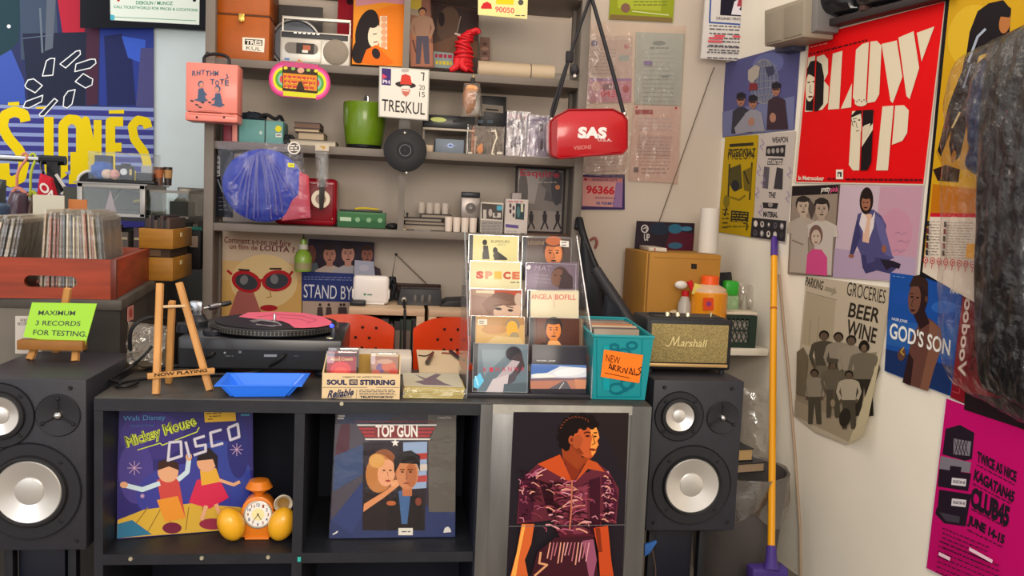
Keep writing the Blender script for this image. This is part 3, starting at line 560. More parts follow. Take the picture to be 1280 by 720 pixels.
# ================================================================ LEFT: mural, counter goods
def mural(A):
    A.poly([(-30, -40), (192, -40), (192, 136), (-30, 132)], '#2a3058')
    for p, c in (([(-30, -40), (28, -40), (24, 50), (-30, 120)], '#1e3a44'), ([(-30, 125), (0, 70), (14, 62), (30, 100), (32, 130), (-30, 130)], '#3c54a8'), ([(24, -40), (68, -40), (72, 40), (62, 70), (26, 75)], '#3d4a60'), ([(66, -40), (108, -40), (110, 20), (104, 52), (78, 40)], '#b02338'), ([(104, -40), (126, -40), (122, 130), (108, 132)], '#46283c'), ([(126, -40), (192, -40), (192, 135), (124, 132)], '#2c3c8c'), ([(130, 45), (152, 42), (165, 70), (170, 132), (134, 132)], '#232a58'), ([(152, 45), (182, 50), (180, 80), (160, 72)], '#3a5cc4'), ([(28, 42), (108, 40), (106, 132), (36, 130)], '#20263c'), ([(176, 60), (192, 60), (192, 135), (170, 133)], '#4a4a7c'), ([(60, -40), (72, -40), (66, 60), (56, 64)], '#5a6270')): A.poly(p, c)
    A.ell(11, 33, 2.5, 2.5, '#dfe6ea', n=10); A.stroke([(28, 48), (66, 44)], 1, '#5f6c84'); A.stroke([(50, 10), (53, 66)], 2.5, '#64707f')
    A.poly([(-30, 130), (192, 136), (192, 300), (-30, 300)], '#3b3a84')
    for k in range(12): y = 130+k*11.5; A.poly([(-30, y), (192, y+5), (192, y+9.5), (-30, y+4.5)], '#8795c4')
    Y = '#e2c70a'
    for x0, y0, x1, y1 in ((45, 134, 58, 130), (136, 138, 155, 136), (10, 128, 24, 126)): A.poly([(x0, y0), (x1, y0-1), (x1, y1+6), (x0, y1+6)], Y)
    A.stroke([(32, 152), (30, 143), (18, 139), (6, 144), (3, 158), (10, 172), (24, 188), (30, 204), (26, 222), (14, 228), (6, 222), (5, 204)], 13, Y)
    A.stroke([(61, 146), (61, 200), (62, 214), (70, 222), (80, 214)], 12, Y)
    A.stroke([(79, 215), (79, 156), (86, 149), (96, 150), (101, 158), (101, 215), (95, 224), (86, 224)], 12, Y)
    A.poly([(88, 190), (122, 190), (122, 226), (88, 226)], Y)
    A.stroke([(107, 224), (107, 150), (122, 222), (122, 150)], 10, Y)
    A.stroke([(154, 152), (138, 152), (138, 222), (156, 222)], 12, Y); A.stroke([(138, 184), (152, 184)], 11, Y)
    A.stroke([(185, 160), (183, 152), (172, 150), (165, 158), (168, 174), (180, 190), (184, 204), (181, 220), (170, 224), (164, 216)], 11, Y)
    W = '#e9ecef'
    for a, b, c, d, e in (((76, 82), (84, 63), 6, 1, 0), ((60, 94), (66, 76), 8, 1, 0), ((95, 88), (120, 77), 8, 1, 0), ((0, 0), (0, 0), 0, 0, 0)):
        pass
    for pts in ([(75, 80), (95, 64), (100, 63), (100.5, 68), (82, 85)], [(53, 95), (58, 76), (63, 73), (68.5, 73), (66, 94)], [(93.5, 89.5), (95, 80), (113, 74), (119, 74), (120, 79), (113, 85)], [(94, 102), (104, 92), (116, 99), (115, 106), (107, 110)], [(85, 114), (94, 112), (90, 130), (84, 135), (79, 133), (80, 121)], [(49, 143), (68, 123), (72, 126), (55, 145), (50, 145)], [(29, 134), (32, 127), (53.5, 119), (52, 127), (36, 135)], [(31, 107), (35, 100), (42, 98.5), (53, 107), (44, 116), (33, 110)]):
        A.poly(pts, '#20263a'); A.stroke(pts+[pts[0], pts[1]], 1.3, W)
mu = sheet('wall_banner', 'huge blue wall banner with yellow torn capital letters and white outlined bars at upper left', 'banner', [(-30, -40), (192, -40), (192, 262), (-30, 262)], Vector((0, 5.19, 0)), NB, '#2c3c8c', mural, th=.004, rough=.4)
def greenframe(A):
    A.rect(100, -60, 256, 35, '#16181f'); A.poly([(137, -60), (250, -60), (249, 31), (138, 25)], '#dfe9df')
    g = '#2c8b67'; A.txt('DEBOLIN / MUNOZ', (170, 5.5), (216, 6.5), (170, 1), g, .02); A.txt('CALL TICKETWORLD FOR PRICES & LOCATIONS', (142, 10), (247, 14.5), (142, 6.5), g, .02)
    A.stroke([(140, 21), (245, 26)], .7, g); A.ell(243, 0, 2.4, 2.4, '#23232a', n=10); A.ell(148, 0, 2, 2, '#c04030', n=10); A.poly([(138, 25), (138, 18), (143, 19), (143, 25)], '#4fb0c8')
fr = thing('framed_poster', 'black framed pale green show poster hanging at the top left above the white wall', 'picture', at(197, 37, 5.1))
sheet('frame', None, None, [(135, -60), (258, -60), (257.5, 38), (135, 30)], Vector((0, 5.13, 0)), NB, '#15171e', None, th=.03, parent=fr)
sheet('print', None, None, [(139, -60), (253, -60), (253, 33), (139, 27)], Vector((0, 5.126, 0)), NB, '#dfe9df', greenframe, th=.003, rough=.25, parent=fr)
# dark picture low on the rear wall
def dp(A): A.rect(224, 236, 262, 316, '#6d6660'); A.poly([(236, 240), (262, 236), (262, 300), (240, 290)], '#57504d'); A.stroke([(240, 262), (246, 276)], 1.4, '#b9b2aa'); A.ell(230, 244, 7, 8, '#8a7f78')
sheet('picture_panel', 'dull grey picture leaning low on the rear wall left of the shelving unit', 'picture', [(222, 234), (263, 236), (263, 318), (222, 318)], Vector((0, 5.15, 0)), NB, '#6d6660', dp, th=.02)
# riser and glass display case
RY = 3.62; rz = Z(150, 271, RY)
rx0, rx1 = X(76, 271, RY), X(226, 271, RY)
rs = thing('riser_shelf', 'low dark shelf on the record counter carrying the glazed display case', 'shelf', ((rx0+rx1)/2, RY, KZ))
m = MB(); m.box((rx0, RY, rz-.015), (rx1, RY+.5, rz), mat('#1c1b1d', rough=.4)); m.build('board', rs)
for x in (rx0+.01, rx1-.03):
    m = MB(); m.box((x, RY+.02, KZ), (x+.02, RY+.48, rz-.015), mat('#1c1b1d')); m.build('side_panel', rs)
bk = ['#3a2b35', '#2a2a30', '#4a3a40', '#57504a', '#2c2430', '#6a3a35']
for k in range(7):
    x = rx1-.04-.05*(k+1); m = MB(); m.box((x, RY+.03, KZ), (x+.03, RY+.3, KZ+.15+.01*(k % 3)), mat(bk[k % 6]), bev=.002); m.box((x+.003, RY+.028, KZ+.12), (x+.027, RY+.031, KZ+.13), mat('#a79a80'))
    tag(m.build('binder'), 'dark spine filed under the display case on the left counter', 'book', 'spines below the display case')
cy0 = RY+.03; ax0, ax1, ax2 = X(96, 268, cy0), X(181, 268, cy0), X(222, 262, cy0+.32)
ctz = Z(150, 229, cy0); gr = mat('#a3a19e', rough=.4, metal=.3); gl = film('#e8efe8', .975, .05, 0, 30, .002)
dcase = thing('display_case', 'grey framed glass display case with small figures and mugs on its lid', 'case', ((ax0+ax1)/2, cy0, rz))
m = MB()
for x in (ax0, ax1-.02):
    for y in (cy0, cy0+.3): m.box((x, y, rz), (x+.02, y+.02, ctz-.02), gr, bev=.002)
for y in (cy0, cy0+.3): m.box((ax0, y, ctz-.022), (ax1, y+.02, ctz-.002), gr, bev=.002); m.box((ax0, y, rz), (ax1, y+.02, rz+.012), gr)
for x in (ax0, ax1-.02): m.box((x, cy0, ctz-.022), (x+.02, cy0+.32, ctz-.002), gr)
m.build('frame', dcase)
m = MB(); m.box((ax0-.01, cy0-.01, ctz-.006), (ax1+.01, cy0+.33, ctz), mat('#8f8d8c', rough=.3)); m.build('lid', dcase)
m = MB(); m.box((ax0+.02, cy0+.006, rz+.012), (ax1-.02, cy0+.010, ctz-.022), gl); m.build('front_glass', dcase)
m = MB(); m.box((ax0-.16, cy0+.3, rz+.002), (ax1-.01, cy0+.305, ctz-.022), mat('#45463f', rough=.4, var=.4, scale=6)); m.build('back_panel', dcase)
wgx = ax1+.16
wg = thing('glass_wing', 'clear glass box with a dark base beside the display case', 'case', (ax1+.09, cy0+.1, rz))
m = MB(); m.box((ax1+.005, cy0+.04, rz), (wgx, cy0+.3, rz+.01), mat('#6d6a66')); m.box((ax1+.005, cy0+.04, ctz-.03), (wgx, cy0+.3, ctz-.02), mat('#8a8680')); m.build('shell', wg)
m = MB(); m.box((ax1+.005, cy0+.04, rz+.01), (ax1+.008, cy0+.3, ctz-.03), gl); m.box((wgx-.003, cy0+.04, rz+.01), (wgx, cy0+.3, ctz-.03), gl); m.box((ax1+.008, cy0+.04, rz+.01), (wgx-.003, cy0+.043, ctz-.03), gl); m.build('glass', wg)
m = MB(); m.box((wgx-.09, cy0+.1, rz+.011), (wgx-.01, cy0+.2, rz+.07), mat('#151518')); tag(m.build('black_box'), 'black block inside the clear glass box right of the display case', 'box')
m = MB(); m.tube([(ax0+.08, cy0+.15, rz+.03), (ax0+.13, cy0+.15, rz+.12), (ax0+.2, cy0+.15, rz+.10)], .004, mat('#8a8a84'), 6, 3); m.tube([(ax0+.16, cy0+.2, rz+.06), (ax1-.05, cy0+.2, rz+.07)], .012, mat('#a08a3a', rough=.3, metal=.7), 10); m.box((ax0+.05, cy0+.1, rz+.012), (ax1-.05, cy0+.26, rz+.025), mat('#3a3a34')); tag(m.build('jewellery_tray'), 'dark tray with a brass rod seen through the glass of the display case', 'tray')
# on the lid
lz = ctz+.0005; YL = cy0+.1
m = MB(); bx0, bx1 = X(112, 222, YL), X(196, 226, YL); m.box((bx0, YL-.04, lz), (bx1, YL+.12, lz+.014), mat('#14151a', rough=.3), bev=.003); tag(m.build('tray'), 'flat black tray on the display case lid holding tiny toys', 'tray')
tz = lz+.0145
cb = thing('clear_box', 'clear acrylic box standing on the black tray around the toys', 'box', ((bx0+bx1)/2, YL, tz))
x0, x1 = X(113, 200, YL), X(193, 205, YL); zt = Z(150, 192, YL); g2 = film('#f4f8fa', .985, .05, 0, 30, .002)
m = MB(); m.box((x0, YL-.03, tz), (x0+.003, YL+.1, zt), g2); m.box((x1-.003, YL-.03, tz), (x1, YL+.1, zt), g2); m.box((x0+.003, YL-.03, tz), (x1-.003, YL-.027, zt), g2); m.build('wall', cb)
m = MB(); m.box((x0, YL-.031, zt), (x1, YL+.1, zt+.003), film('#eef4f8', .95, .05, 0, 30, .01)); m.build('lid', cb)
def px_box(name, x0, x1, yt, Y, z, d, c, label, cat, group=None, bev=.003, fn=None, rough=.5, build=True):
    a, b = X(x0, yt+5, Y), X(x1, yt+5, Y); t = Z((x0+x1)/2, yt, Y); m = MB(); m.box((a, Y, z), (b, Y+d, t), mat(c, rough=rough) if isinstance(c, str) else c, bev=min(bev, d*.3))
    if fn: fn(Art(m, (0, Y, 0), NB, rough), a, b, z, t)
    if not build: return m
    return tag(m.build(name), label, cat, group)
px_box('small_box', 118, 139, 194, YL+.06, tz, .03, '#2b2f45', 'dark blue card box at the left end of the clear acrylic box', 'box')
m = MB(); p = at(128, 213, YL+.02); m.bumpy((p.x, p.y, tz+.035), .045, .03, .035, mat('#2f58a8', rough=.4), .3, 3); tag(m.build('toy_figure'), 'round blue toy inside the clear acrylic box', 'toy')
for k, (px, c) in enumerate(((134, '#d9b8a4'), (143, '#d99a90'))):
    m = MB(); p = at(px, 218, YL-.005); m.ball((p.x, p.y, tz+.021), .02, mat(c, rough=.4), (1.1, .8, 1)); m.ball((p.x+.01, p.y-.01, tz+.03), .009, mat(c)); tag(m.build('toy_figure'), ('small cream', 'small pink')[k]+' rounded toy beside the tiny black camera', 'toy')
tcx = X(154, 215, YL); tcm = thing('toy_camera', 'tiny black toy camera with white ringed lens on the display case', 'toy', (tcx, YL, tz))
m = MB(); m.box((tcx-.035, YL+.01, tz), (tcx+.035, YL+.04, tz+.06), mat('#202126'), bev=.004); m.box((tcx-.012, YL+.012, tz+.06), (tcx+.02, YL+.035, tz+.068), mat('#202126')); m.build('body', tcm)
m = MB(); m.lathe([(.005, .004), (.006, .008), (.013, .008), (.014, 0)], mat('#dfe2e6'), (tcx, YL+.01, tz+.033), 20, R=RX); m.build('lens', tcm)
m = MB(); m.box((tcx+.022, YL+.006, tz+.02), (tcx+.031, YL+.011, tz+.045), mat('#c9b27a')); m.build('label', tcm)
px_box('small_box', 169, 192, 216, YL, tz, .05, '#1b1c22', 'black box at the right end of the clear acrylic box', 'box')
px_box('small_box', 176, 191, 207, YL+.055, tz, .03, '#a9a7a8', 'pale grey box behind the black one in the acrylic box', 'box')
for k, (px, c, c2) in enumerate(((199, '#6a4a3c', '#b0643a'), (210, '#3a302e', '#b98d5a'))):
    Yk = YL+.03+k*.02; x = X(px, 225, Yk); r = X(px+5.5, 225, Yk)-x; zt_ = Z(px, 209, Yk); zb_ = lz
    m = MB(); m.lathe([(0, 0), (r*.8, 0), (r, (zt_-zb_)*.95), (r, zt_-zb_), (r*.85, zt_-zb_), (r*.7, .012), (0, .012)], mat(c, rough=.3), (x, Yk, zb_), 20); m.lathe([(r*.9, (zt_-zb_)*.4), (r*1.01, (zt_-zb_)*.85)], mat(c2), (x, Yk, zb_), 20, cap=False)
    tag(m.build('shot_glass'), ('brown tumbler with an orange band', 'dark tumbler with tan band, rightmost')[k]+' on the display case lid', 'glass')
# black arched headphone-like hoop behind the case
m = MB(); Yh = cy0+.28; pts = [at(97, 226, Yh), at(99, 220, Yh), at(104, 216, Yh), at(109, 214, Yh), at(114, 214, Yh)]
m.prism([at(97, 229, Yh), at(98, 222, Yh), at(104, 216, Yh), at(112, 213.5, Yh), at(118, 216, Yh), at(120, 229, Yh)], (0, .02, 0), mat('#17171a'), bev=.003); m.tube(pts, .006, mat('#d9d6d0'), 8, 2); tag(m.build('rounded_box'), 'rounded black case with white edge behind the acrylic box', 'case')
# white bottle between case and shelving
bxx = X(231, 270, 3.9); bt = thing('bottle', 'pale plastic bottle standing between display case and shelving unit', 'bottle', (bxx, 3.9, KZ))
zz = Z(231, 275, 3.9)-KZ; hB = Z(231, 236, 3.9)-KZ
m = MB(); m.lathe([(0, 0), (.05, 0), (.052, zz), (.05, hB-.06), (.03, hB-.035), (.022, hB-.03)], mat('#a59d90', rough=.4), (bxx, 3.9, KZ), 24); m.build('body', bt)
m = MB(); m.cyl((bxx, 3.9, KZ+hB-.03), .024, .03, mat('#b9b1a2'), 20); m.build('cap', bt)
m = MB(); m.lathe([(.0525, hB-.15), (.0525, hB-.11)], mat('#6d6a66'), (bxx, 3.9, KZ), 24, cap=False); m.build('label', bt)
# black box with teal lid
m = MB(); Yb = 3.75; x0, x1 = X(228, 310, Yb), X(251, 310, Yb); zb = Z(240, 318, Yb); m.box((x0, Yb, KZ), (x1, Yb+.16, Z(240, 288, Yb)), mat('#1b1a1c'), bev=.004); m.box((x0+.03, Yb-.002, Z(240, 309, Yb)), (x1-.012, Yb, Z(240, 295, Yb)), mat('#b79f8c'))
m.prism([(x0, Yb-.01, Z(240, 288, Yb)), (x0+.04, Yb-.01, Z(240, 287, Yb)), (x1-.01, Yb+.06, Z(240, 288, Yb)), (x0+.02, Yb+.1, Z(240, 288, Yb))], (0, 0, .012), mat('#4fb3a8')); tag(m.build('box'), 'black box with a teal lid at the rear end of the record counter', 'box')
# stacked wooden cassette boxes
wd = mat('#9a6a22', rough=.5, var=.2, scale=9, stretch=(1, 1, 6)); wdk = mat('#7a521c', rough=.55, var=.2, scale=8)
def wbox(x0, x1, y0, y1, z0, z1, label):
    t = thing('wooden_box', label, 'box', ((x0+x1)/2, y0, z0), 'stacked small wooden boxes'); th = .009
    m = MB(); m.box((x0, y0, z0), (x1, y0+th, z1), wd, bev=.002); m.build('front_panel', t)
    m = MB(); m.box((x0, y1-th, z0), (x1, y1, z1), wd, bev=.002); m.build('rear_panel', t)
    for x in (x0, x1-th): m = MB(); m.box((x, y0+th, z0), (x+th, y1-th, z1), wd, bev=.002); m.build('side_panel', t)
    m = MB(); m.box((x0+th, y0+th, z0), (x1-th, y1-th, z0+.008), wdk); m.build('bottom', t)
    m = MB(); m.box((x1, y0+.10, z1-.03), (x1+.001, y0+.13, z1-.015), mat('#d9c79a')); m.build('tag', t)
BY = 3.2; a0, a1 = X(174, 345, BY), X(216, 345, BY)
zA, zB = KZ+.001, Z(200, 322, BY); wbox(a0, a1, BY, BY+.28, zA, zB, 'small wooden box at the bottom of its stack beside the red crate')
zC = Z(200, 311, BY); m = MB(); m.box((a0+.012, BY+.012, zB+.0005), (a1-.012, BY+.26, zC-.0005), mat('#3a2a1e', rough=.7)); m.box((a0+.02, BY+.01, zB+.004), (a0+.07, BY+.012, zC-.004), mat('#5c4630')); tag(m.build('cassette_row'), 'dark row of cassettes between the two small wooden boxes', 'cassettes')
zD = Z(200, 286, BY); wbox(a0-.002, a1, BY, BY+.28, zC, zD, 'small wooden box on top of its stack beside the red crate')
for k in range(8):
    x = a0+.012+k*(a1-a0-.03)/8; m = MB(); m.box((x, BY+.02, zC+.009), (x+.011, BY+.25, zD+.03+.008*(k % 3)), mat(('#2a2420', '#3c2c2c', '#1d1c20', '#4a3a34')[k % 4]), bev=.001); tag(m.build('cassette'), 'dark cassette filed in the upper small wooden box', 'cassette', 'cassettes in the upper small wooden box')
# red wooden crate of records
CYf = c0.y+.005; crd = mat('#8a3218', rough=.45, var=.3, scale=6, stretch=(.6, 1, 6)); cr2 = mat('#7a2b16', rough=.5, var=.3, scale=5)
kx1 = X(146, 372, CYf)-.004; kx0 = kx1-.50; kh = Z(147, 325, CYf)-KZ; kd = .62
crt = thing('record_crate', 'red painted wooden crate packed with sleeved records on the counter', 'crate', ((kx0+kx1)/2, CYf, KZ))
Tk = Matrix.Translation((kx1, CYf, KZ)) @ Matrix.Rotation(math.atan2(-WD.x, WD.y), 4, 'Z')
W_ = kx1-kx0; hx = W_-.236; hz = kh*.42; hw, hh = .068, .017                 # hand hole
m = MB(Tk)
ol = [(-W_, 0), (0, 0), (0, kh), (-W_, kh)]; cxh = -X(147, 350, CYf)+X(69, 345, CYf)
hole = [(cxh+hw*.75*(1 if math.cos(a) > 0 else -1)+hh*math.cos(a), hz+hh*math.sin(a)) for a in [(-PI/2+2*PI*k/20+.001) for k in range(20)]]
t = bmesh.new()
def ringface(t, yv):
    o_ = [t.verts.new((x, yv, z)) for x, z in ol]; h_ = [t.verts.new((x, yv, z)) for x, z in hole]
    es = [t.edges.new((l[i], l[(i+1) % len(l)])) for l in (o_, h_) for i in range(len(l))]
    bmesh.ops.triangle_fill(t, use_beauty=True, edges=es); return o_, h_
A0, H0 = ringface(t, 0); A1, H1 = ringface(t, .016)
for l0, l1 in ((A0, A1), (H0, H1)):
    for i in range(len(l0)): t.faces.new((l0[i], l0[(i+1) % len(l0)], l1[(i+1) % len(l1)], l1[i]))
m.add(t, crd); m.build('front_panel', crt)
m = MB(Tk); m.box((-.014, .016, 0), (0, kd, kh), crd, bev=.002); m.build('side_panel', crt)
m = MB(Tk); m.box((-W_, .016, 0), (-W_+.014, kd, kh), crd, bev=.002); m.build('side_panel', crt)
m = MB(Tk); m.box((-W_, kd, 0), (0, kd+.016, kh), crd, bev=.002); m.build('rear_panel', crt)
m = MB(Tk); m.box((-W_+.014, .016, .0), (-.014, kd, .012), cr2); m.build('bottom', crt)
m = MB(Tk); m.box((-.012, -.003, .0), (.003, .016, kh+.001), mat('#5a2012', rough=.4), bev=.001); o = m.build('corner_strip', crt); o['label'] = 'dark corner strip'
m = MB(Tk)
for z_, sw in ((.035, .004), (.045, .002)):
    pts = [(-W_+i*W_/14, -.001, z_-.012+.016*math.sin(i*.5+z_*60)) for i in range(15)]
    for p, q in zip(pts, pts[1:]): m.face([Vector(p)-Vector((0, 0, sw)), Vector(q)-Vector((0, 0, sw)), Vector(q)+Vector((0, 0, sw)), Vector(p)+Vector((0, 0, sw))], mat('#a0806c', rough=.6))
for p, q in (((.001, .02, .03), (.001, .3, .045)), ((.001, .3, .045), (.001, .6, .075))): m.face([Vector(p)-Vector((0, 0, .003)), Vector(q)-Vector((0, 0, .003)), Vector(q)+Vector((0, 0, .003)), Vector(p)+Vector((0, 0, .003))], mat('#a0806c', rough=.6))
o = m.build('painted_stripe', crt); o['label'] = 'worn pale painted stripe'
sfilm = film('#eee9df', .88, .15, .3, 25, .06)
rc_ = ['#d8cdb4', '#8a6a48', '#c9b48c', '#5c4434', '#b39a78', '#3a3230', '#e2d8c2', '#a4522e', '#6d6a5e', '#cdbfa2', '#8c3a2c', '#46525c', '#d6a45a', '#77563a']
def record(x, y, tilt, c, z, grp, label, hgt=.27, yw=0):
    T = Tk @ Matrix.Translation((x, y, .0125)) @ Matrix.Rotation(math.radians(yw), 4, 'Z') @ Matrix.Rotation(math.radians(tilt), 4, 'Y')
    r = bpy.data.objects.new('record', None); COL.objects.link(r); r.location = T.translation; tag(r, label, 'record', grp)
    m = MB(T); m.box((-.0018, 0, 0), (.0018, .27, hgt), mat(c, rough=.5, var=.25, scale=20)); m.build('sleeve', r)
    m = MB(T); m.box((-.0032, -.004, .001), (.0032, .274, hgt+.012), sfilm); m.build('plastic_cover', r)
rnd = random.Random(11)
for k in range(20):
    f = k/19; record(-.455+.165*f+.0, .03+.02*rnd.random(), 17-7*f+rnd.uniform(-.6, .6), rnd.choice(rc_[:6]+['#2a2624', '#8a8478']), 0, 'records leaning in the left half of the crate', 'record in a clear cover leaning right in the left half of the crate', .205+rnd.uniform(-.006, .006))
for k in range(27):
    f = k/26; record(-.205+.175*f, .03+.02*rnd.random(), 4-9*f+rnd.uniform(-.8, .8), rnd.choice(rc_), 0, 'records filed in the right half of the crate', 'record in a clear cover standing in the right half of the crate', .222+rnd.uniform(-.012, .008))
m = MB(Tk); m.box((-.30, .33, .22), (-.21, .336, .29), mat('#b9b5a6', rough=.5)); m.box((-.30, .332, .02), (-.21, .335, .22), mat('#b9b5a6')); tag(m.build('divider_card'), 'pale divider card sticking up behind the left records', 'card')
m = MB(Tk); m.box((-.205, .36, .02), (-.15, .364, .28), mat('#b06a35')); tag(m.build('divider_card'), 'orange brown divider card behind the records in the crate', 'card')
m = MB(Tk); pts = [(-.095, .31, .02), (-.055, .31, .02), (-.055, .31, .25), (-.072, .31, .315), (-.088, .31, .25), (-.095, .31, .22)]; m.prism(pts, (0, .003, 0), mat('#8c8790')); m.face([Vector(p)+Vector((0, -.002, 0)) for p in ((-.085, .31, .245), (-.065, .31, .245), (-.065, .31, .26), (-.085, .31, .26))], mat('#3a3540')); tag(m.build('divider_card'), 'grey pointed divider card rising from the records', 'card')
# clothes rail with garments
GY = 4.3; rail = thing('clothes_rail', 'black metal clothes rail with hanging jackets at the left edge', 'rail', (at(67, 200, GY).x, GY, KZ)); bkm = mat('#16171b', rough=.35); chrome = mat('#c9ccd0', rough=.2, metal=1)
pA, pB = at(-40, 194, GY), at(82, 201, GY); pA.z = pB.z
m = MB(); m.tube([pA, at(55, 198, GY)*0+Vector((X(55, 199, GY), GY, pB.z))], .014, chrome, 12); o = m.build('bar', rail); o['label'] = 'chrome bar'
m = MB(); m.tube([Vector((X(50, 199, GY), GY, pB.z)), pB], .022, bkm, 12); m.build('bar_sleeve', rail)
px_ = X(67, 210, GY); m = MB(); m.box((px_-.025, GY-.02, KZ+.001), (px_+.025, GY+.02, pB.z), bkm, bev=.003); m.build('upright', rail)
m = MB(); m.box((px_-.2, GY-.08, KZ), (px_+.2, GY+.08, KZ+.02), bkm, bev=.003); m.build('base', rail)
m = MB(); q = [at(62, 248, GY-.03), at(78, 248, GY-.03), at(74, 215, GY-.03), at(68, 215, GY-.03)]; m.prism([at(66, 216, GY-.04), at(70, 218, GY-.04), at(83, 238, GY-.04), at(77, 243, GY-.04)], (0, .02, 0), bkm); m.tube([at(70, 218, GY-.045), at(83, 237.5, GY-.045), at(77, 243, GY-.045)], .008, mat('#dcdad6'), 6); tag(m.build('hanger_sign'), 'black angled sign with white edge hanging on the clothes rail', 'sign')
def garment(q, Y, c, label, seed, hook, hc):
    root = thing('jacket', label, 'jacket', at(q[0][0], q[0][1], Y), 'jackets hanging on the rail'); P = [at(x, y, Y) for x, y in q]
    m = MB(); m.pillow(P, NB, .07, mat(c, rough=.3, coat=.4, bump=.4, bscale=18), 14, 22, .03, 9, 3, .3, 3, .6); m.build('cloth', root)
    if hook is not None: h = Vector((X(hook, 200, Y), GY, pB.z)); hx_ = h.x; zt = P[3].z; m = MB(); m.tube([h+Vector((-.015, 0, .015)), h+Vector((0, 0, .03)), h+Vector((.015, 0, .01)), Vector((hx_, Y+.0, h.z-.06)), Vector((hx_, Y, zt+.015))], .006, mat(hc), 8, 2); m.tube([Vector((P[3].x, Y, zt-.02)), Vector((hx_, Y, zt+.02)), Vector((P[2].x, Y, zt-.02))], .009, mat(hc), 8, 1); m.build('hanger', root)
garment([(-45, 330), (6, 330), (8, 225), (-20, 222)], GY+.02, '#4c5048', 'grey green jacket at the far left of the rail', 1, None, '#c98a80')
garment([(4, 330), (40, 330), (35, 240), (14, 238)], GY-.09, '#4a3a48', 'plum grey plastic covered jacket on a salmon hanger', 2, 21, '#c9806c')
garment([(-30, 330), (14, 330), (12, 255), (-20, 250)], GY-.2, '#2f4560', 'blue shiny jacket low at the left picture edge', 3, None, '#888')
garment([(30, 330), (56, 330), (50, 246), (38, 242)], GY-.03, '#5a4a40', 'dark brown jacket on a yellow green hanger', 4, 38, '#b9c23a')
rp = thing('pennant', 'red cloth with white letters hanging from the clothes rail', 'cloth', at(62, 270, GY-.14))
PY = GY-.14; m = MB(); P = [at(x, y, PY) for x, y in ((44, 275), (78, 262), (66, 222), (50, 216))]; m.pillow(P, NB, .02, mat('#c0122a', rough=.7), 14, 14, .012, 7, 4); m.build('cloth', rp)
m = MB(); A = Art(m, (0, PY-.032, 0), NB); A.txt('ON', (47, 234), (66, 254), (54, 226), '#e8e0da', .03); m.build('lettering', rp)
m = MB(); m.tube([Vector((X(54, 200, GY), GY-.0, pB.z+.02)), Vector((X(54, 205, GY), GY-.03, pB.z-.03)), at(54, 216, PY-.005)], .006, bkm, 8, 1); m.build('hook', rp)
# ================================================================ SHELF GOODS (top shelf)
def tri(A, *p): return A
Y0 = 3.40
# brown carry case
bx0, bx1 = X(268, 40, Y0), X(337, 45, Y0); ca = thing('record_case', 'orange brown carry case with brass clasp and a small white sticker on the top shelf', 'case', ((bx0+bx1)/2, Y0, Z1))
lea = mat('#a04e06', rough=.45, var=.08, scale=12, bump=.08, bscale=120); lzz = Z(300, 18, Y0)
m = MB(); m.box((bx0, Y0, Z1+.001), (bx1, Y0+.22, lzz-.002), lea, bev=.006); m.build('body', ca)
m = MB(); m.box((bx0-.001, Y0-.004, lzz), (bx1+.001, Y0+.222, Z1+.34), lea, bev=.006); m.build('lid', ca)
m = MB(); m.box((bx0, Y0-.001, lzz-.004), (bx1, Y0+.2, lzz+.002), mat('#4a260a')); m.build('seam', ca)
p = at(302, 22, Y0-.006); br = mat('#c9a552', rough=.3, metal=.8)
m = MB(); m.box((p.x-.011, Y0-.010, p.z-.015), (p.x+.011, Y0-.004, p.z+.015), br, bev=.003); m.tube([(p.x-.008, Y0-.012, p.z-.008), (p.x, Y0-.014, p.z-.016), (p.x+.008, Y0-.012, p.z-.008)], .003, br, 8); o = m.build('clasp', ca); o['label'] = 'brass clasp'
m = MB(); A = Art(m, (0, Y0-.001, 0), NB); A.poly([(303, 46.5), (331, 48), (330, 65.5), (303, 63)], '#ddd5c4'); A.poly([(306, 48.5), (328, 50), (328, 57), (306, 55.5)], '#22201f'); A.txt('TRES', (307, 55.2), (327, 56.4), (307, 49.6), '#e6dfd0', .03); A.txt('KUL', (308, 62), (326, 64), (308, 57.5), '#333'); m.build('sticker', ca)
m = MB(); m.tube([(bx0+.06, Y0+.1, Z1+.34), (bx0+.07, Y0+.1, Z1+.37), (bx1-.07, Y0+.1, Z1+.37), (bx1-.06, Y0+.1, Z1+.34)], .008, lea, 8, 1); m.build('handle', ca)
# sleeve and round tin behind the radio
Yk = 3.63
m = MB(); a, b = X(338, 40, Yk), X(403, 40, Yk); m.box((a, Yk, Z1+.001), (b, Yk+.006, Z(370, 7, Yk)), mat('#4a4440', rough=.5)); tag(m.build('dark_sleeve'), 'dark square sleeve standing behind the silver radio cassette player', 'record')
Yk = 3.54; cc = at(370, 45, Yk); rr = X(402, 45, Yk)-cc.x; cc.z = Z1+rr+.001; slv = mat('#a5a3a0', rough=.3, metal=.7)
tn = thing('round_tin', 'round silver tin standing on edge behind the silver radio cassette player', 'tin', (cc.x, Yk, Z1))
m = MB(); m.lathe([(0, 0), (rr, 0), (rr, .03), (rr*.93, .034), (rr*.88, .03), (0, .03)], mat('#55585f', rough=.25, metal=.5), cc+Vector((0, .035, 0)), 48, R=RX); m.build('disc', tn)
m = MB(); m.lathe([(rr*.9, .03), (rr*.93, .037), (rr*1.0, .036), (rr*1.004, 0)], slv, cc+Vector((0, .035, 0)), 48, R=RX, cap=False); m.build('rim', tn)
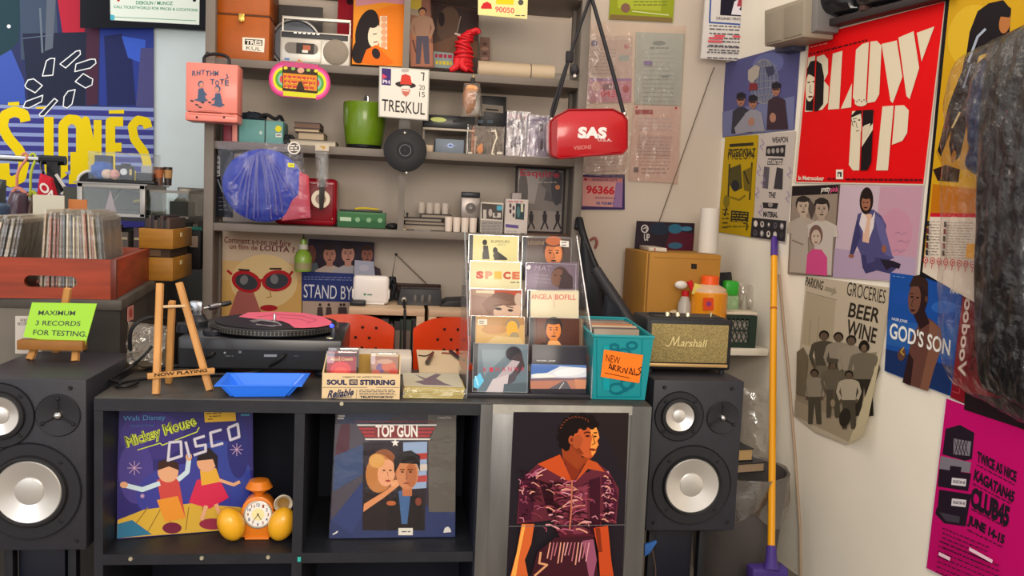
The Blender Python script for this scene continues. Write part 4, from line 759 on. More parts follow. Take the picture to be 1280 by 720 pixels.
# radio cassette player, slightly turned
rdY = 3.42; rT = F4(X(394, 70, rdY), rdY, Z1, 0); a0, a1 = X(350, 55, rdY)-rT.translation.x, X(438, 60, rdY)-rT.translation.x; rh = Z(394, 40, rdY)-Z1; hd = Z(394, 20, rdY)-Z1
rad = thing('radio_cassette_player', 'silver radio cassette player with a carry handle and round speaker on the top shelf', 'radio', rT.translation)
sv = mat('#b3ada3', rough=.35, metal=.35)
m = MB(rT); m.box((a0, 0, .001), (a1, .08, rh), sv, bev=.006); m.build('body', rad)
m = MB(rT); m.box((a0+.004, -.003, rh-.026), (a1-.01, .01, rh-.006), mat('#2b2a2c', rough=.4), bev=.001)
for k in range(6): m.box((a0+.05+k*.017, -.008, rh-.012), (a0+.061+k*.017, .004, rh-.006), mat('#d9d5cc', rough=.3, metal=.6), bev=.001)
m.build('tuner_panel', rad)
scx = X(420, 58, rdY)-rT.translation.x; scz = (rh-.022)*.5+.004; sr = min(scz-.004, .048)
m = MB(rT); m.lathe([(0, .006), (sr*.2, .0075), (sr*.9, .006), (sr, .003), (sr, 0)], mat('#857a6c', rough=.5, metal=.2, bump=.4, bscale=300), (scx, 0, scz), 36, R=RX); m.build('speaker_grille', rad)
d0, d1 = a0+.006, scx-sr-.006; dz0, dz1 = .012, rh-.03
m = MB(rT); m.box((d0, -.004, dz0), (d1, .004, dz1), sv, bev=.003); dm = m.build('cassette_door', rad)
ww = (d1-d0)*.42; wz = (dz1-dz0)*.24; wc = ((d0+d1)/2, (dz0+dz1)/2+.008)
def pill(mb, cx, cz, hw, hr, y, mm): mb.prism([(cx+(hw-hr)*(1 if math.cos(t) > 0 else -1)+hr*math.cos(t), y, cz+hr*math.sin(t)) for t in [-PI/2+.01+2*PI*k/24 for k in range(24)]], (0, .002, 0), mm)
m = MB(rT); pill(m, wc[0], wc[1], ww, wz, -.006, mat('#6d665e', rough=.2)); m.box((wc[0]-ww*.3, -.0075, wc[1]-wz*.95), (wc[0]+ww*.75, -.006, wc[1]+wz*.95), mat('#2a2422', rough=.15)); m.box((wc[0]+ww*.1, -.0085, wc[1]-wz*.3), (wc[0]+ww*.55, -.0075, wc[1]+wz*.6), mat('#a8583c')); m.box((wc[0]+ww*.05, -.0087, wc[1]-wz*.75), (wc[0]+ww*.4, -.0077, wc[1]-wz*.3), mat('#d9d2c6')); m.box((d0+.012, -.005, dz0+.005), (d0+.03, -.004, dz0+.012), mat('#4f6aa8')); o = m.build('cassette_window', dm); o['label'] = 'dark oval cassette window'
m = MB(rT); hm = mat('#c4bcae', rough=.3, metal=.5)
m.box((a0+.002, .03, rh-.03), (a0+.008, .045, hd), hm, bev=.001); m.box((a1-.008, .03, rh-.03), (a1-.002, .045, hd), hm, bev=.001); m.box((a0+.002, .028, hd-.012), (a1-.002, .047, hd), hm, bev=.003); m.build('handle', rad)
# sleeves of the top shelf: flat sheets that really stand on the board
def sleeve(name, q, Y, label, col, fn, z, cat='record', lean=4, rough=.35, th=.004, group=None):
    """q = tl, tr, br, bl; bl and br stand at depth Y"""
    o = Vector((at(q[3][0], q[3][1], Y).x, Y, z+.0015)); n = leaning(0, 0, 0, -lean if 0 else lean)
    return sheet(name, label, cat, q, o, n, col, fn, th=th, rough=rough, group=group)
def redlp(A): A.poly([(430, -40), (505, -40), (505, 10), (436, 6), (434, 0)], '#5a2430'); A.poly([(442, -2), (476, -3), (476, 6), (442, 4)], '#b88a96'); A.ell(437, 2, 4, 4, '#3a1418'); A.lines(446, 1, 474, 1, 1, '#7a3040', 3, 0, 2)
sleeve('record_sleeve', [(424, -40), (500, -40), (500, 78), (420, 74)], 3.585, 'deep red record sleeve standing behind the orange one on the top shelf', '#a01a2a', redlp, Z1)
def orangelp(A):
    A.poly([(443, -30), (509, -30), (503, 83), (440, 80)], '#e8912c'); A.poly([(470, 12), (507, 2), (503, 83), (442, 80), (446, 72)], '#ea7f1e'); A.poly([(442, -30), (510, -30), (509, 6), (480, 3), (445, 8)], '#c98a90'); A.lines(446, -2, 505, -2, 2, '#5a2a30', 3, 0, 5)
    A.ell(459, 38, 14, 27, '#241c1e', 14); A.ell(452, 62, 11, 18, '#241c1e', 20); A.ell(468, 44, 8, 15, '#e6d8bc', 6); A.poly([(452, 78), (458, 62), (470, 56), (480, 66), (492, 78), (480, 82)], '#ee6a14'); A.ell(470, 67, 5, 7, '#2a2022', -20); A.poly([(475, 20), (484, 20), (484, 62), (474, 58)], '#e9d7b8')
    for k in range(5): A.ell(480, 24+k*8, 4, 4, '#e0a47c', n=10)
    A.stroke([(466, 43), (471, 42)], 1, '#2a2022'); A.stroke([(467, 53), (472, 52)], 1.2, '#7a2a20'); A.ell(466, 27, 8, 8, '#241c1e')
sleeve('record_sleeve', [(447, -22), (510, -25), (503.5, 83.5), (440, 80)], 3.47, 'orange record sleeve with a black haired portrait beside the silver radio', '#e0ac6a', orangelp, Z1, th=.008)
def west(A):
    A.poly([(508, -20), (535, -20), (541, 83), (513, 83)], '#7c5344'); A.poly([(509, -20), (528, -20), (526, 18), (511, 16)], '#b0983a'); A.poly([(510, 10), (525, 12), (524, 20), (511, 18)], '#8d7d6a'); A.poly([(513, 40), (541, 55), (541, 83), (514, 83)], '#94604a')
    A.figure(528, 10, 80, '#9c6a4c', '#2a1c18', '#8d6c58', '#4a4450'); A.stroke([(516, 50), (520, 66)], 2, '#57382e')
sleeve('record_sleeve', [(508, -22), (537, -22), (543, 85), (513, 83)], 3.45, 'faded reddish sleeve with a standing figure beside the orange sleeve', '#6a463a', west, Z1)
def darkart(A):
    A.poly([(537, 2), (598, 12), (596, 90), (541, 85)], '#4a3630'); A.poly([(541, 4), (597, 14), (597, 45), (543, 40)], '#3a2c2a'); A.ell(560, 30, 14, 22, '#5a4438', 10); A.ell(552, 24, 4, 9, '#2a1f1f'); A.poly([(541, 55), (570, 44), (597, 52), (597, 72), (541, 70)], '#6a4a38'); A.poly([(542, 64), (570, 67), (568, 86), (541, 84)], '#8a9a98')
    A.lines(544, 69.5, 569, 69.5, 1, '#a82a44', 4.5, .06, 3); A.lines(544.5, 78, 568, 78, 1, '#d6bf2a', 4.5, .06, 4); A.stroke([(571, 42), (576, 20)], 1.2, '#8a7a6c'); A.stroke([(568, 42), (577, 43)], 1.6, '#9a8f84')
sleeve('record_sleeve', [(537, 2), (599, 11), (597, 92), (541, 86)], 3.54, 'dark brown record sleeve behind the red ribbed ornament on the top shelf', '#3c2e2a', darkart, Z1)
sleeve('postcard', [(600, 46), (612.5, 47), (612.5, 84), (600, 82)], 3.60, 'small brown card standing left of the cream paper rolls', '#7a5c50', lambda A: [A.ell(606, 55+k*6, 3+k % 2*2, 2, '#a0796a' if k % 2 else '#5a3c34') for k in range(4)], Z1, cat='card', lean=2)
# red ribbed ornament
RYo = 3.40; bp_ = at(580, 90, RYo); k_ = 3.4/1080
def rp_(px, py, dy=0): p = at(px, py, RYo); return Vector((p.x, RYo+dy, max(p.z, Z1+.008)))
red = mat('#c0141f', rough=.5, bump=.1, bscale=60); orn = thing('ornament', 'red ribbed toy ornament with a bent top standing on the top shelf edge', 'toy', (bp_.x, RYo, Z1))
m = MB(); spine = [rp_(581, 86, .02), rp_(580, 76, .02), rp_(580, 64, .02), rp_(580, 54, .02), rp_(583, 46, .02), rp_(588, 41, .02), rp_(594, 38, .02)]
m.tube(spine, [.030, .034, .031, .027, .022, .018, .012], red, 14); m.build('body', orn)
m = MB(); rnd = random.Random(3)
for k in range(13):
    f = k/12*5.6; i = min(int(f), 5); c = spine[i].lerp(spine[i+1], f-i); r = [.030, .034, .031, .027, .022, .018, .012][i]+.003
    tl = rnd.uniform(-.35, .35); m.tube([c+Vector((r*math.cos(t)*math.cos(tl), r*math.sin(t), r*math.cos(t)*math.sin(tl)))for t in [2*PI*j/16 for j in range(17)]], .0045, red, 6)
m.build('ribs', orn)
for a, b, nm in (((572, 84), (562, 90), 'left'), ((578, 84), (584, 90), 'right')):
    m = MB(); m.tube([rp_(a[0], a[1]-8, 0), rp_(a[0]-1, a[1], -.012), rp_(b[0], b[1]-1, -.02)], [.02, .016, .008], red, 10, 1); m.build('foot', orn)
m = MB(); m.tube([rp_(590, 40, .0), rp_(597, 37, -.005), rp_(599, 42, -.005)], [.012, .011, .008], red, 10, 1); m.build('head', orn)
m = MB(); m.tube([rp_(569, 42, .0), rp_(575, 44, .01)], .004, mat('#b9a9a0'), 6); m.build('arm', orn)
# paper rolls
crm = mat('#b7a388', rough=.5, var=.06)
p0, p1 = at(597, 85, 3.46), at(692, 92, 3.46); r0 = .034
m = MB(); m.lathe([(r0*.55, 0), (r0, 0), (r0, p1.x-p0.x), (r0*.55, p1.x-p0.x), (r0*.5, p1.x-p0.x-.01), (r0*.5, .01), (r0*.55, 0)], crm, (p0.x, 3.46, Z1+r0+.001), 28, R=Matrix.Rotation(PI/2, 4, 'Y'), cap=False)
tag(m.build('paper_roll'), 'long cream paper roll lying at the front of the top shelf', 'roll')
m = MB(); xr = X(662, 90, 3.46); m.lathe([(r0+.0008, 0), (r0+.0008, .004)], mat('#5a4c3e'), (xr, 3.46, Z1+r0+.001), 28, R=Matrix.Rotation(PI/2, 4, 'Y'), cap=False); tag(m.build('rubber_band'), 'dark rubber band around the long cream paper roll', 'band')
m = MB(); x2 = X(655, 88, 3.56); x3 = X(716, 92, 3.56); m.lathe([(.012, 0), (.027, 0), (.027, x3-x2), (.012, x3-x2), (.012, 0)], mat('#9d958c', rough=.45), (x2, 3.56, Z1+.028), 24, R=Matrix.Rotation(PI/2, 4, 'Y'), cap=False); tag(m.build('paper_roll'), 'shorter grey paper roll behind the cream one at the post', 'roll')
m = MB(); p = at(718, 88, 3.33); m.bumpy((p.x, 3.328, p.z), .017, .012, .022, mat('#26242a', rough=.5), .3, 3); m.lathe([(0, .012), (.006, .012), (.006, 0)], mat('#cfcac2'), (p.x, 3.328, p.z-.022), 12, R=RX); tag(m.build('clamp'), 'dark knob clamp on the right post of the shelving unit', 'clamp')
# yellow number card
def ycard(A):
    A.poly([(598, -8), (659, -5), (658, 23), (598, 18)], '#d9cf8c'); A.poly([(620, -6), (643, -5), (642, 6), (620, 5)], '#c9bb1c'); A.poly([(601, 9), (604, 4), (609, 2), (614, 5), (615, 11), (602, 11)], '#b8242a'); A.txt('90050', (619, 15), (643, 17), (619, 8), '#c9485a', .02); A.ell(651, 3, 3.5, 3.5, '#4a4a44'); A.lines(644, 19.5, 656, 19.5, 1, '#3a3a36', 1.2)
sheet('number_card', 'pale yellow card with red number hanging above the paper rolls', 'card', [(597.5, -10), (660, -8), (659, 24), (597.5, 18.5)], Vector((0, 3.335, 0)), NB, '#d4cb93', ycard, th=.003)
# ------------------------------------------------ hanging from the upper shelf
# pink tote
TY = 3.22; tx0, tx1 = X(232, 115, TY), X(297, 118, TY); tz0, tz1 = Z(264, 152, TY), Z(264, 79, TY); pk = mat('#dc7f72', rough=.45, coat=.2)
to = thing('record_tote', 'pink record tote case with two drawn figures hanging from the left post', 'case', ((tx0+tx1)/2, TY, tz0))
m = MB(); m.box((tx0, TY, tz0+.032), (tx1, TY+.1, tz1), pk, bev=.005); m.build('body', to)
m = MB(); m.box((tx0-.001, TY-.002, tz0), (tx1+.001, TY+.101, tz0+.03), pk, bev=.005); m.build('base_flap', to)
for px in (246, 280): p = at(px, 146.5, TY-.003); m = MB(); m.lathe([(0, .003), (.003, .003), (.004, 0)], mat('#3a1c1a'), p, 12, R=RX); m.build('stud', to)
m = MB(); h0, h1 = X(251, 70, TY), X(283, 74, TY); m.tube([(h0, TY+.05, tz1-.004), (h0, TY+.05, tz1+.04), (h1, TY+.05, tz1+.04), (h1, TY+.05, tz1-.004)], .006, mat('#17161a', rough=.4), 8, 2); m.build('handle', to)
m = MB(); hx = X(262, 68, 3.34); m.tube([(hx, 3.346, tz1+.05), (hx, 3.30, tz1+.05), (hx, TY+.045, tz1+.03)], .004, mat('#17161a', rough=.4), 8, 1); m.build('hook', to)
m = MB(); A = Art(m, (0, TY-.0005, 0), NB); bl = '#4a5a74'
for i, ch in enumerate('RHYTHM'): x = 240+i*5.6; y = 95-1.2*math.sin(i*1.1)-i*.3+(.8 if i % 2 else 0); A.txt(ch, (x, y), (x+4.8, y-.4), (x+.3, y-6.5), bl, .03)
for i, ch in enumerate('TOTE'): x = 263+i*6; y = 106+(1 if i % 2 else -.4); A.txt(ch, (x, y), (x+5, y+.3), (x, y-7), bl, .03)
for cx, cy, f in ((251, 118, 1), (272, 124, -1)):
    A.ell(cx, cy-13, 3.6, 4.2, bl); A.ell(cx+f*.8, cy-12, 2.7, 3.2, '#c98a78'); A.poly([(cx-4, cy+6), (cx-3, cy-7), (cx+3, cy-8), (cx+5, cy), (cx+6, cy+7)], bl); A.stroke([(cx+2, cy-5), (cx+f*7, cy+1)], 2, bl); A.poly([(cx-9, cy+7), (cx+2, cy+3), (cx+9, cy+7), (cx+3, cy+10)], bl)
for x, y in ((240, 126), (246, 131), (253, 128), (250, 134), (262, 128)): A.ell(x, y, 2.4, 1, '#3a3a44', 15, n=10)
A.stroke([(238, 140), (262, 138), (292, 144)], .6, '#b0685e'); A.stroke([(236, 142.5), (294, 146)], .5, '#a55a52'); A.stroke([(283, 92), (285, 97), (281, 99)], 1.2, bl); m.build('print', to)
# rainbow radio ornament
OY = 3.30; ob = at(374, 126, OY); oz = thing('ornament', 'rainbow ended cassette player shaped plaque hanging from the top shelf', 'ornament', (ob.x, OY, ob.z))
m = MB(); A = Art(m, (0, OY-.008, 0), NB)
out = [(352, 76), (399, 81)]+[(397+15*math.cos(t), 104+20*math.sin(t)) for t in [-PI/2+PI*k/12 for k in range(13)]]+[(352, 121)]+[(352-16*math.cos(t), 99-21*math.sin(t)) for t in [-PI/2+PI*k/12 for k in range(13)]]
m.prism([at(x, y, OY-.008) for x, y in out], (0, .012, 0), mat('#b03a6c', rough=.4), bev=.001)
for sx, cx, cy in ((-1, 354, 99), (1, 395, 104)):
    for r, c in ((1, '#c23a78'), (.86, '#e0609a'), (.72, '#e6cc2c'), (.55, '#4f9a3c'), (.38, '#7fb0a0'), (.25, '#c94a4a')):
        A.poly([(cx+sx*18*r*math.cos(t), cy+21*r*math.sin(t)) for t in [-PI/2+PI*k/12 for k in range(13)]], c)
A.poly([(353, 83), (397, 87), (397, 117), (353, 113)], '#3a2c22'); A.poly([(354, 91), (396, 94.5), (396, 114), (354, 110)], '#d0852c'); A.poly([(354, 113.5), (395, 117), (395, 123), (354, 119.5)], '#c9c62c'); A.lines(355, 96, 394, 108, 3, '#b8403c', 4, .08, 3); A.lines(356, 97.5, 394, 109.5, 3, '#e0b43a', 1, .08, 6)
for k in range(5): A.ell(357+k*9.5, 85+k*.9, 2.6, 2, ('#d6c93a', '#7fae5a', '#c98a6a', '#9ab04a', '#d6c93a')[k], n=10)
A.ell(376, 88, 4.5, 3.5, '#c99a80', n=12); A.poly([(370, 112), (373, 103), (377, 101), (381, 113)], '#3a2c22'); m.build('plaque', oz)
m = MB(); q = [at(365, 85, OY), at(374, 74.5, OY), at(384, 86, OY)]; m.tube(q, .003, mat('#c97a3a'), 6); m.build('string', oz)
# white plate
PYp = 3.30
pl = thing('number_plate', 'white metal number plate with a hat wearing face hanging above the green pot', 'plate', at(505, 150, PYp))
m = MB(); m.prism([at(x, y, PYp) for x, y in ((474, 83), (537, 87), (535.5, 151), (473, 146))], (0, .004, 0), mat('#a8a49c', rough=.35, metal=.4), bev=.001); m.build('plate', pl)
m = MB(); A = Art(m, (0, PYp-.001, 0), NB); A.poly([(475.5, 84.5), (535.5, 88.5), (534, 149.5), (474.8, 144.8)], '#d5d0c6'); A.poly([(477, 85), (489, 86), (488.5, 107), (477, 106)], '#3c2c66'); A.poly([(478, 92), (484, 96), (478, 99)], '#c9405a'); A.txt('PH', (478.5, 104), (487, 105), (478.5, 99.5), '#d9d2e0', .02)
A.txt('TRESKUL', (477, 138.5), (531, 144), (477.5, 123.5), '#2f2a28', .008); A.txt('20', (524, 112), (531, 112.7), (524, 106), '#2f2a28'); A.txt('15', (524, 121), (531, 121.7), (524, 114.5), '#2f2a28'); A.stroke([(526, 91), (530, 91.3), (529, 101)], 1.4, '#3a3836')
A.ell(507, 106, 13, 4, '#2c2624', 6); A.poly([(500, 105), (502, 94), (507, 92.5), (513, 95), (515, 106)], '#c0392c'); A.ell(506.5, 88, 5, 2.4, '#aaa49c'); A.ell(507, 109, 6, 2, '#d9d2c8'); A.poly([(502, 111), (513, 112), (511, 118), (507, 121), (503, 117)], '#b9685a'); A.stroke([(503, 113), (511, 113.6)], 1.4, '#e0d8cc'); m.build('print', pl)
m = MB(); px = at(506, 152, PYp+.012); m.box((px.x-.022, PYp+.01, px.z-.03), (px.x+.022, PYp+.03, px.z+.04), mat('#55504c', rough=.5), bev=.003); m.build('hook_bracket', pl)
# small black record hanging
vc = at(506.5, 188, 3.29); vr = X(533.5, 188, 3.29)-vc.x; vin = mat('#161518', rough=.38, spec=.15)
vn = thing('single_record', 'small black vinyl single hanging below the white number plate', 'record', (vc.x, 3.29, vc.z-vr))
m = MB(); m.lathe([(0, 0), (vr, 0), (vr, .0015), (vr*.97, .0022), (vr*.42, .0022), (vr*.41, .0028), (0, .0028)], vin, vc, 56, R=RX)
for k in range(9): r_ = vr*(.48+.055*k); m.lathe([(r_, .0023), (r_+.0004, .0026), (r_+.0009, .0023)], mat('#1f1e22', rough=.3, spec=.2), vc, 56, R=RX, cap=False)
m.build('disc', vn)
m = MB(); m.lathe([(.004, .003), (vr*.4, .003)], mat('#232225', rough=.5, spec=.1), vc, 36, R=RX, cap=False); m.lathe([(vr*.25, .0033), (vr*.27, .0033)], mat('#77747a'), vc, 36, R=RX, cap=False); m.build('paper_label', vn)
for py in (166, 216): p = at(506 if py < 190 else 508, py, 3.285); m = MB(); m.ball((p.x, 3.284, p.z), .004, mat('#d9d4cc', rough=.3), n=10); m.build('stud', vn)
# toy in a clear bag
bg = thing('bagged_toy', 'orange toy in a knotted clear bag hanging from the top shelf', 'toy', at(590, 146, 3.31))
m = MB(); pc = at(588, 124, 3.31); tcol = mat('#9a6a4a', rough=.6)
m.bumpy((pc.x-.004, 3.315, pc.z), .024, .018, .05, tcol, .3, 3); m.build('figure', bg)
m = MB(); p = at(590, 108, 3.31); m.lathe([(0, -.012), (.02, -.01), (.026, 0), (.016, .014), (0, .016)], mat('#d08a3a'), (p.x, 3.315, p.z-.01), 16); m.build('cap', bg)
m = MB(); q = [at(x, y, 3.30) for x, y in ((576, 146), (605, 145), (600, 104), (580, 104))]; m.pillow(q, NB, .026, film('#fff6ea', .9, .05, .7, 30, .03), 14, 16, .008, 40, 3, .6); m.build('bag', bg)
m = MB(); p = at(591, 101, 3.31); m.box((p.x-.008, 3.305, p.z-.012), (p.x+.008, 3.32, p.z+.012), mat('#1d1a1a'), bev=.003); m.tube([p, at(592, 94, 3.335)], .002, mat('#c9a24a'), 6); m.build('tie', bg)
# red shoulder bag
BYb = 3.12; bp = [at(x, y, BYb) for x, y in ((688, 152), (694, 146), (711, 137), (766, 136.5), (779, 143), (784, 150), (784, 186), (778, 192), (740, 194), (700, 198), (690, 194), (688, 185))]
sb = thing('shoulder_bag', 'red vinyl shoulder bag with white letters hanging by its black strap', 'bag', at(738, 196, BYb)); rv = mat('#b3141e', rough=.28, coat=.5, bump=.05, bscale=40)
m = MB(); m.prism(bp, (0, .1, 0), rv, bev=.010); m.build('body', sb)
m = MB(); m.tube([p+Vector((0, .001, 0)) for p in bp]+[bp[0]+Vector((0, .001, 0))], .0035, mat('#8a0f18', rough=.3), 6); m.build('piping', sb)
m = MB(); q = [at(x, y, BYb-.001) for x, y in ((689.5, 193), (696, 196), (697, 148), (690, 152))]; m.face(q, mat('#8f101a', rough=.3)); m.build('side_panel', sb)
m = MB(); A = Art(m, (0, BYb-.002, 0), NB); A.txt('SAS', (722, 173), (758, 173.5), (723, 158.5), '#e6dcd8', .06); A.txt('U.S.A.', (747, 176.5), (765, 177), (747, 172.8), '#d9b0ac', .03); A.txt('VISIONS', (717, 187.5), (739, 186), (717, 182.5), '#c97a74', .02); m.build('lettering', sb)
stm = mat('#1b1a1f', rough=.6); top = at(737, -6, 3.32)
m = MB(); a = at(689, 150, BYb+.05); b = at(780, 143, BYb+.05)
m.tube([a, at(690, 135, BYb+.05), at(712, 70, 3.22), at(736, 2, 3.31), at(740, -8, 3.33)], .006, stm, 8, 1); m.tube([a, at(694, 137, BYb+.05), at(712, 72, 3.21)], .005, stm, 8, 1); m.tube([at(738, -8, 3.33), at(752, 40, 3.24), at(770, 105, BYb+.07), at(778, 136, BYb+.05), b], .008, stm, 8, 1); m.build('strap', sb)
m = MB(); p = at(712, 71, 3.21); m.box((p.x-.014, 3.2, p.z-.02), (p.x+.014, 3.22, p.z+.02), stm, bev=.004); m.build('buckle', sb)
for p in (a, b): m = MB(); m.ball((p.x, p.y-.01, p.z), .009, mat('#c9c2b8', rough=.25, metal=.8), n=12); m.build('ring', sb)
# ================================================================ SHELF GOODS (second board)
def board_box(name, x0, x1, yt, Y, z, d, c, label, cat, group=None, rough=.5, bev=.003, art=None, yb=None):
    a, b = X(x0, yt+8, Y), X(x1, yt+8, Y); t = Z((x0+x1)/2, yt, Y); m = MB(); m.box((a, Y, z+.0008), (b, Y+d, t), as_mat(c) if not isinstance(c, str) else mat(c, rough=rough), bev=bev)
    if art: A = Art(m, (0, Y-.0002, 0), NB, rough); art(A)
    return tag(m.build(name), label, cat, group)
board_box('small_case', 279, 290, 156, 3.42, Z2, .12, '#8c3a4a', 'dusty pink case at the left end of the second board', 'case')
board_box('small_case', 290, 297, 153, 3.40, Z2, .1, '#d98a80', 'narrow salmon box left of the teal box on the second board', 'box')
tb = thing('teal_box', 'teal box with a dark strap and yellow sticker on the second board', 'box', (X(326, 170, 3.40), 3.40, Z2))
a, b, t = X(298, 160, 3.40), X(354, 165, 3.40), Z(326, 150, 3.40)
m = MB(); m.box((a, 3.40, Z2+.001), (b, 3.54, t), mat('#5f9390', rough=.45, var=.05), bev=.004); m.build('body', tb)
m = MB(); s0 = X(331, 160, 3.40); m.box((s0, 3.397, Z2+.001), (s0+.004, 3.545, t+.002), mat('#22302f')); m.box((a-.003, 3.398, Z2+.0005), (a+.003, 3.54, t), mat('#2b2b2d')); m.build('strap', tb)
m = MB(); A = Art(m, (0, 3.3985, 0), NB); A.ell(348, 161, 4, 4, '#d6cc2a'); A.rect(344.5, 166.5, 352, 171.5, '#c9ccc4'); A.lines(345.5, 169, 351, 169, 1, '#666', 1.4); A.ell(326, 166, 2, 2.4, '#a9c4c0'); m.build('stickers', tb)
m = MB(); m.bumpy((X(316, 140, 3.46), 3.47, t+.012), .05, .05, .022, mat('#1f2632', rough=.7), .4, 4, seed=2); m.tube([(X(320, 145, 3.44), 3.44, t+.005), (X(332, 140, 3.44), 3.44, t+.03), (X(345, 146, 3.44), 3.44, t+.006), (X(350, 141, 3.44), 3.45, t+.026), (X(353, 147, 3.44), 3.46, t+.004)], .007, mat('#1c1c20', rough=.6), 8, 2); tag(m.build('camera_strap'), 'dark cloth and strap heaped on the teal box', 'strap')
m = MB(); m.bumpy((X(360, 170, 3.42), 3.44, Z2+.02), .022, .03, .02, mat('#1e2024', rough=.6), .6, 5, seed=4); m.tube([(X(352, 165, 3.42), 3.41, Z2+.006), (X(360, 158, 3.42), 3.42, Z2+.04), (X(366, 168, 3.42), 3.41, Z2+.006)], .004, mat('#1c1c20'), 6, 2); tag(m.build('cable_bundle'), 'black cable bundle right of the teal box', 'cable')
zb = Z2
for i, (x0, x1, c, e, h) in enumerate(((362, 420, '#8a8276', '#b7ac98', .022), (372, 405, '#4a3a34', '#a8957a', .030), (368, 399, '#5a4236', '#c3ae8c', .014), (367, 400, '#3a2c2a', '#6a5040', .024))):
    a, b = X(x0, 170, 3.40+.01*i), X(x1, 170, 3.40+.01*i); m = MB(); Yq = 3.40+.01*i
    m.box((a, Yq, zb+.0006), (b, Yq+.15, zb+.0035), mat(c)); m.box((a, Yq, zb+h-.003), (b, Yq+.15, zb+h), mat(c)); m.box((a+.003, Yq+.003, zb+.0035), (b-.002, Yq+.15, zb+h-.003), mat(e)); m.box((a, Yq+.148, zb+.001), (b, Yq+.152, zb+h), mat(c))
    tag(m.build('book'), ('long grey book at the bottom of the small stack', 'dark brown book second from the bottom of the small stack', 'thin brown book under the topmost of the small stack', 'dark book topmost of the small stack')[i]+' on the second board', 'book', 'small stack of books'); zb += h+.0004
# green pot
gx, gY = X(455, 160, 3.44), 3.47; gr_ = X(483, 150, gY)-gx; gh = Z(455, 129, gY)-Z2
pot = thing('green_pot', 'green tapered pot with black base and a silver clip on the second board', 'pot', (gx, gY, Z2))
m = MB(); m.lathe([(0, .016), (gr_*.8, .016), (gr_*.86, .03), (gr_*.97, gh*.6), (gr_*.99, gh-.006), (gr_*.96, gh), (gr_*.9, gh-.006), (gr_*.86, .05), (0, .04)], mat('#5f7d12', rough=.3, coat=.3, var=.08, scale=4), (gx, gY, Z2), 40); m.build('bowl', pot)
m = MB(); m.lathe([(0, 0), (gr_*.7, 0), (gr_*.8, .008), (gr_*.82, .018), (0, .018)], mat('#17191a', rough=.3), (gx, gY, Z2), 36); m.build('base', pot)
m = MB(); p = at(457, 127, gY); m.tube([(p.x-.004, gY+.03, Z2+gh-.01), (p.x-.006, gY+.03, Z2+gh+.02), (p.x+.004, gY+.03, Z2+gh+.034), (p.x+.009, gY+.03, Z2+gh+.022), (p.x+.004, gY+.03, Z2+gh-.01)], .005, mat('#a9aaa8', rough=.25, metal=.9), 8, 2); m.build('clip', pot)
# amplifier bridge, blue box, and neighbours
board_box('grey_box', 544, 580, 174, 3.43, Z2, .12, '#6f7a86', 'blue grey box with a small pale emblem below the black player', 'box', art=lambda A: (A.ell(563, 182, 4, 3, '#a9b6d6'), A.stroke([(556, 182), (570, 182)], 1.2, '#8a98c0'), A.ell(563, 182, 1.8, 1.4, '#4f66a8')))
vp = thing('video_player', 'black slim player with a green oval light standing on a pale riser', 'player', (X(560, 160, 3.44), 3.44, Z2))
a, b = X(529, 150, 3.44), X(594, 152, 3.44); zr = Z(560, 160.5, 3.44)
m = MB(); m.box((a, 3.44, zr-.008), (b, 3.62, zr), mat('#a79a8a', rough=.4)); m.box((a, 3.46, Z2+.0008), (a+.008, 3.62, zr-.008), mat('#8a8076')); m.box((b-.008, 3.56, Z2+.0008), (b, 3.62, zr-.008), mat('#8a8076')); m.build('riser', vp)
m = MB(); m.box((a, 3.445, zr+.0005), (b, 3.61, Z(560, 144, 3.44)), mat('#1d1d20', rough=.3), bev=.003); q = m.build('body', vp)
m = MB(); A = Art(m, (0, 3.444, 0), NB); A.ell(548, 149.5, 10, 3, '#c4cc7a', 4); A.rect(566, 150, 578, 153, '#2c2c30'); m.build('oval_panel', q)
board_box('eraser', 531, 541, 181, 3.39, Z2, .03, '#b9a48a', 'small tan eraser at the front of the second board', 'eraser')
m = MB(); m.tube([(X(530, 187, 3.395), 3.38, Z2+.006), (X(526.5, 172, 3.395), 3.395, Z(527, 174, 3.395))], .006, mat('#b9a41e', rough=.5), 8); tag(m.build('marker'), 'yellow marker leaning below the hanging single record', 'pen')
kb = thing('card_reader', 'black device with a grey slot band behind the clear display box', 'device', (X(616, 160, 3.5), 3.5, Z2)); a, b = X(600, 150, 3.5), X(632, 150, 3.5); zt = Z(616, 120, 3.5); zc_ = Z(616, 158, 3.5)
m = MB(); m.box((a, 3.5, zc_), (b, 3.6, zt), mat('#1b1b1e', rough=.4), bev=.003); m.box((a+.004, 3.51, Z2+.0008), (b-.004, 3.6, zc_), mat('#5a5148')); m.build('body', kb)
m = MB(); A = Art(m, (0, 3.499, 0), NB); A.poly([(603, 130), (629, 132.5), (629, 141.5), (603, 139)], '#837a6e'); A.poly([(607, 135.5), (623, 137), (623, 139), (607, 137.6)], '#1d1b1b'); A.rect(597, 150, 604, 154, '#4a5560'); A.rect(609, 150, 616, 154, '#4a5560'); m.build('slot_panel', kb)
cbx = thing('clear_display_box', 'clear display box with small orange figures on the second board', 'box', (X(607, 190, 3.42), 3.42, Z2)); a, b, t = X(584, 175, 3.42), X(630, 180, 3.42), Z(607, 157, 3.42)
m = MB(); m.box((a, 3.42, Z2+.0008), (b, 3.48, Z2+.005), mat('#6a625a')); m.box((a, 3.478, Z2+.005), (b, 3.48, t), mat('#4f463e', rough=.4)); m.build('back_panel', cbx)
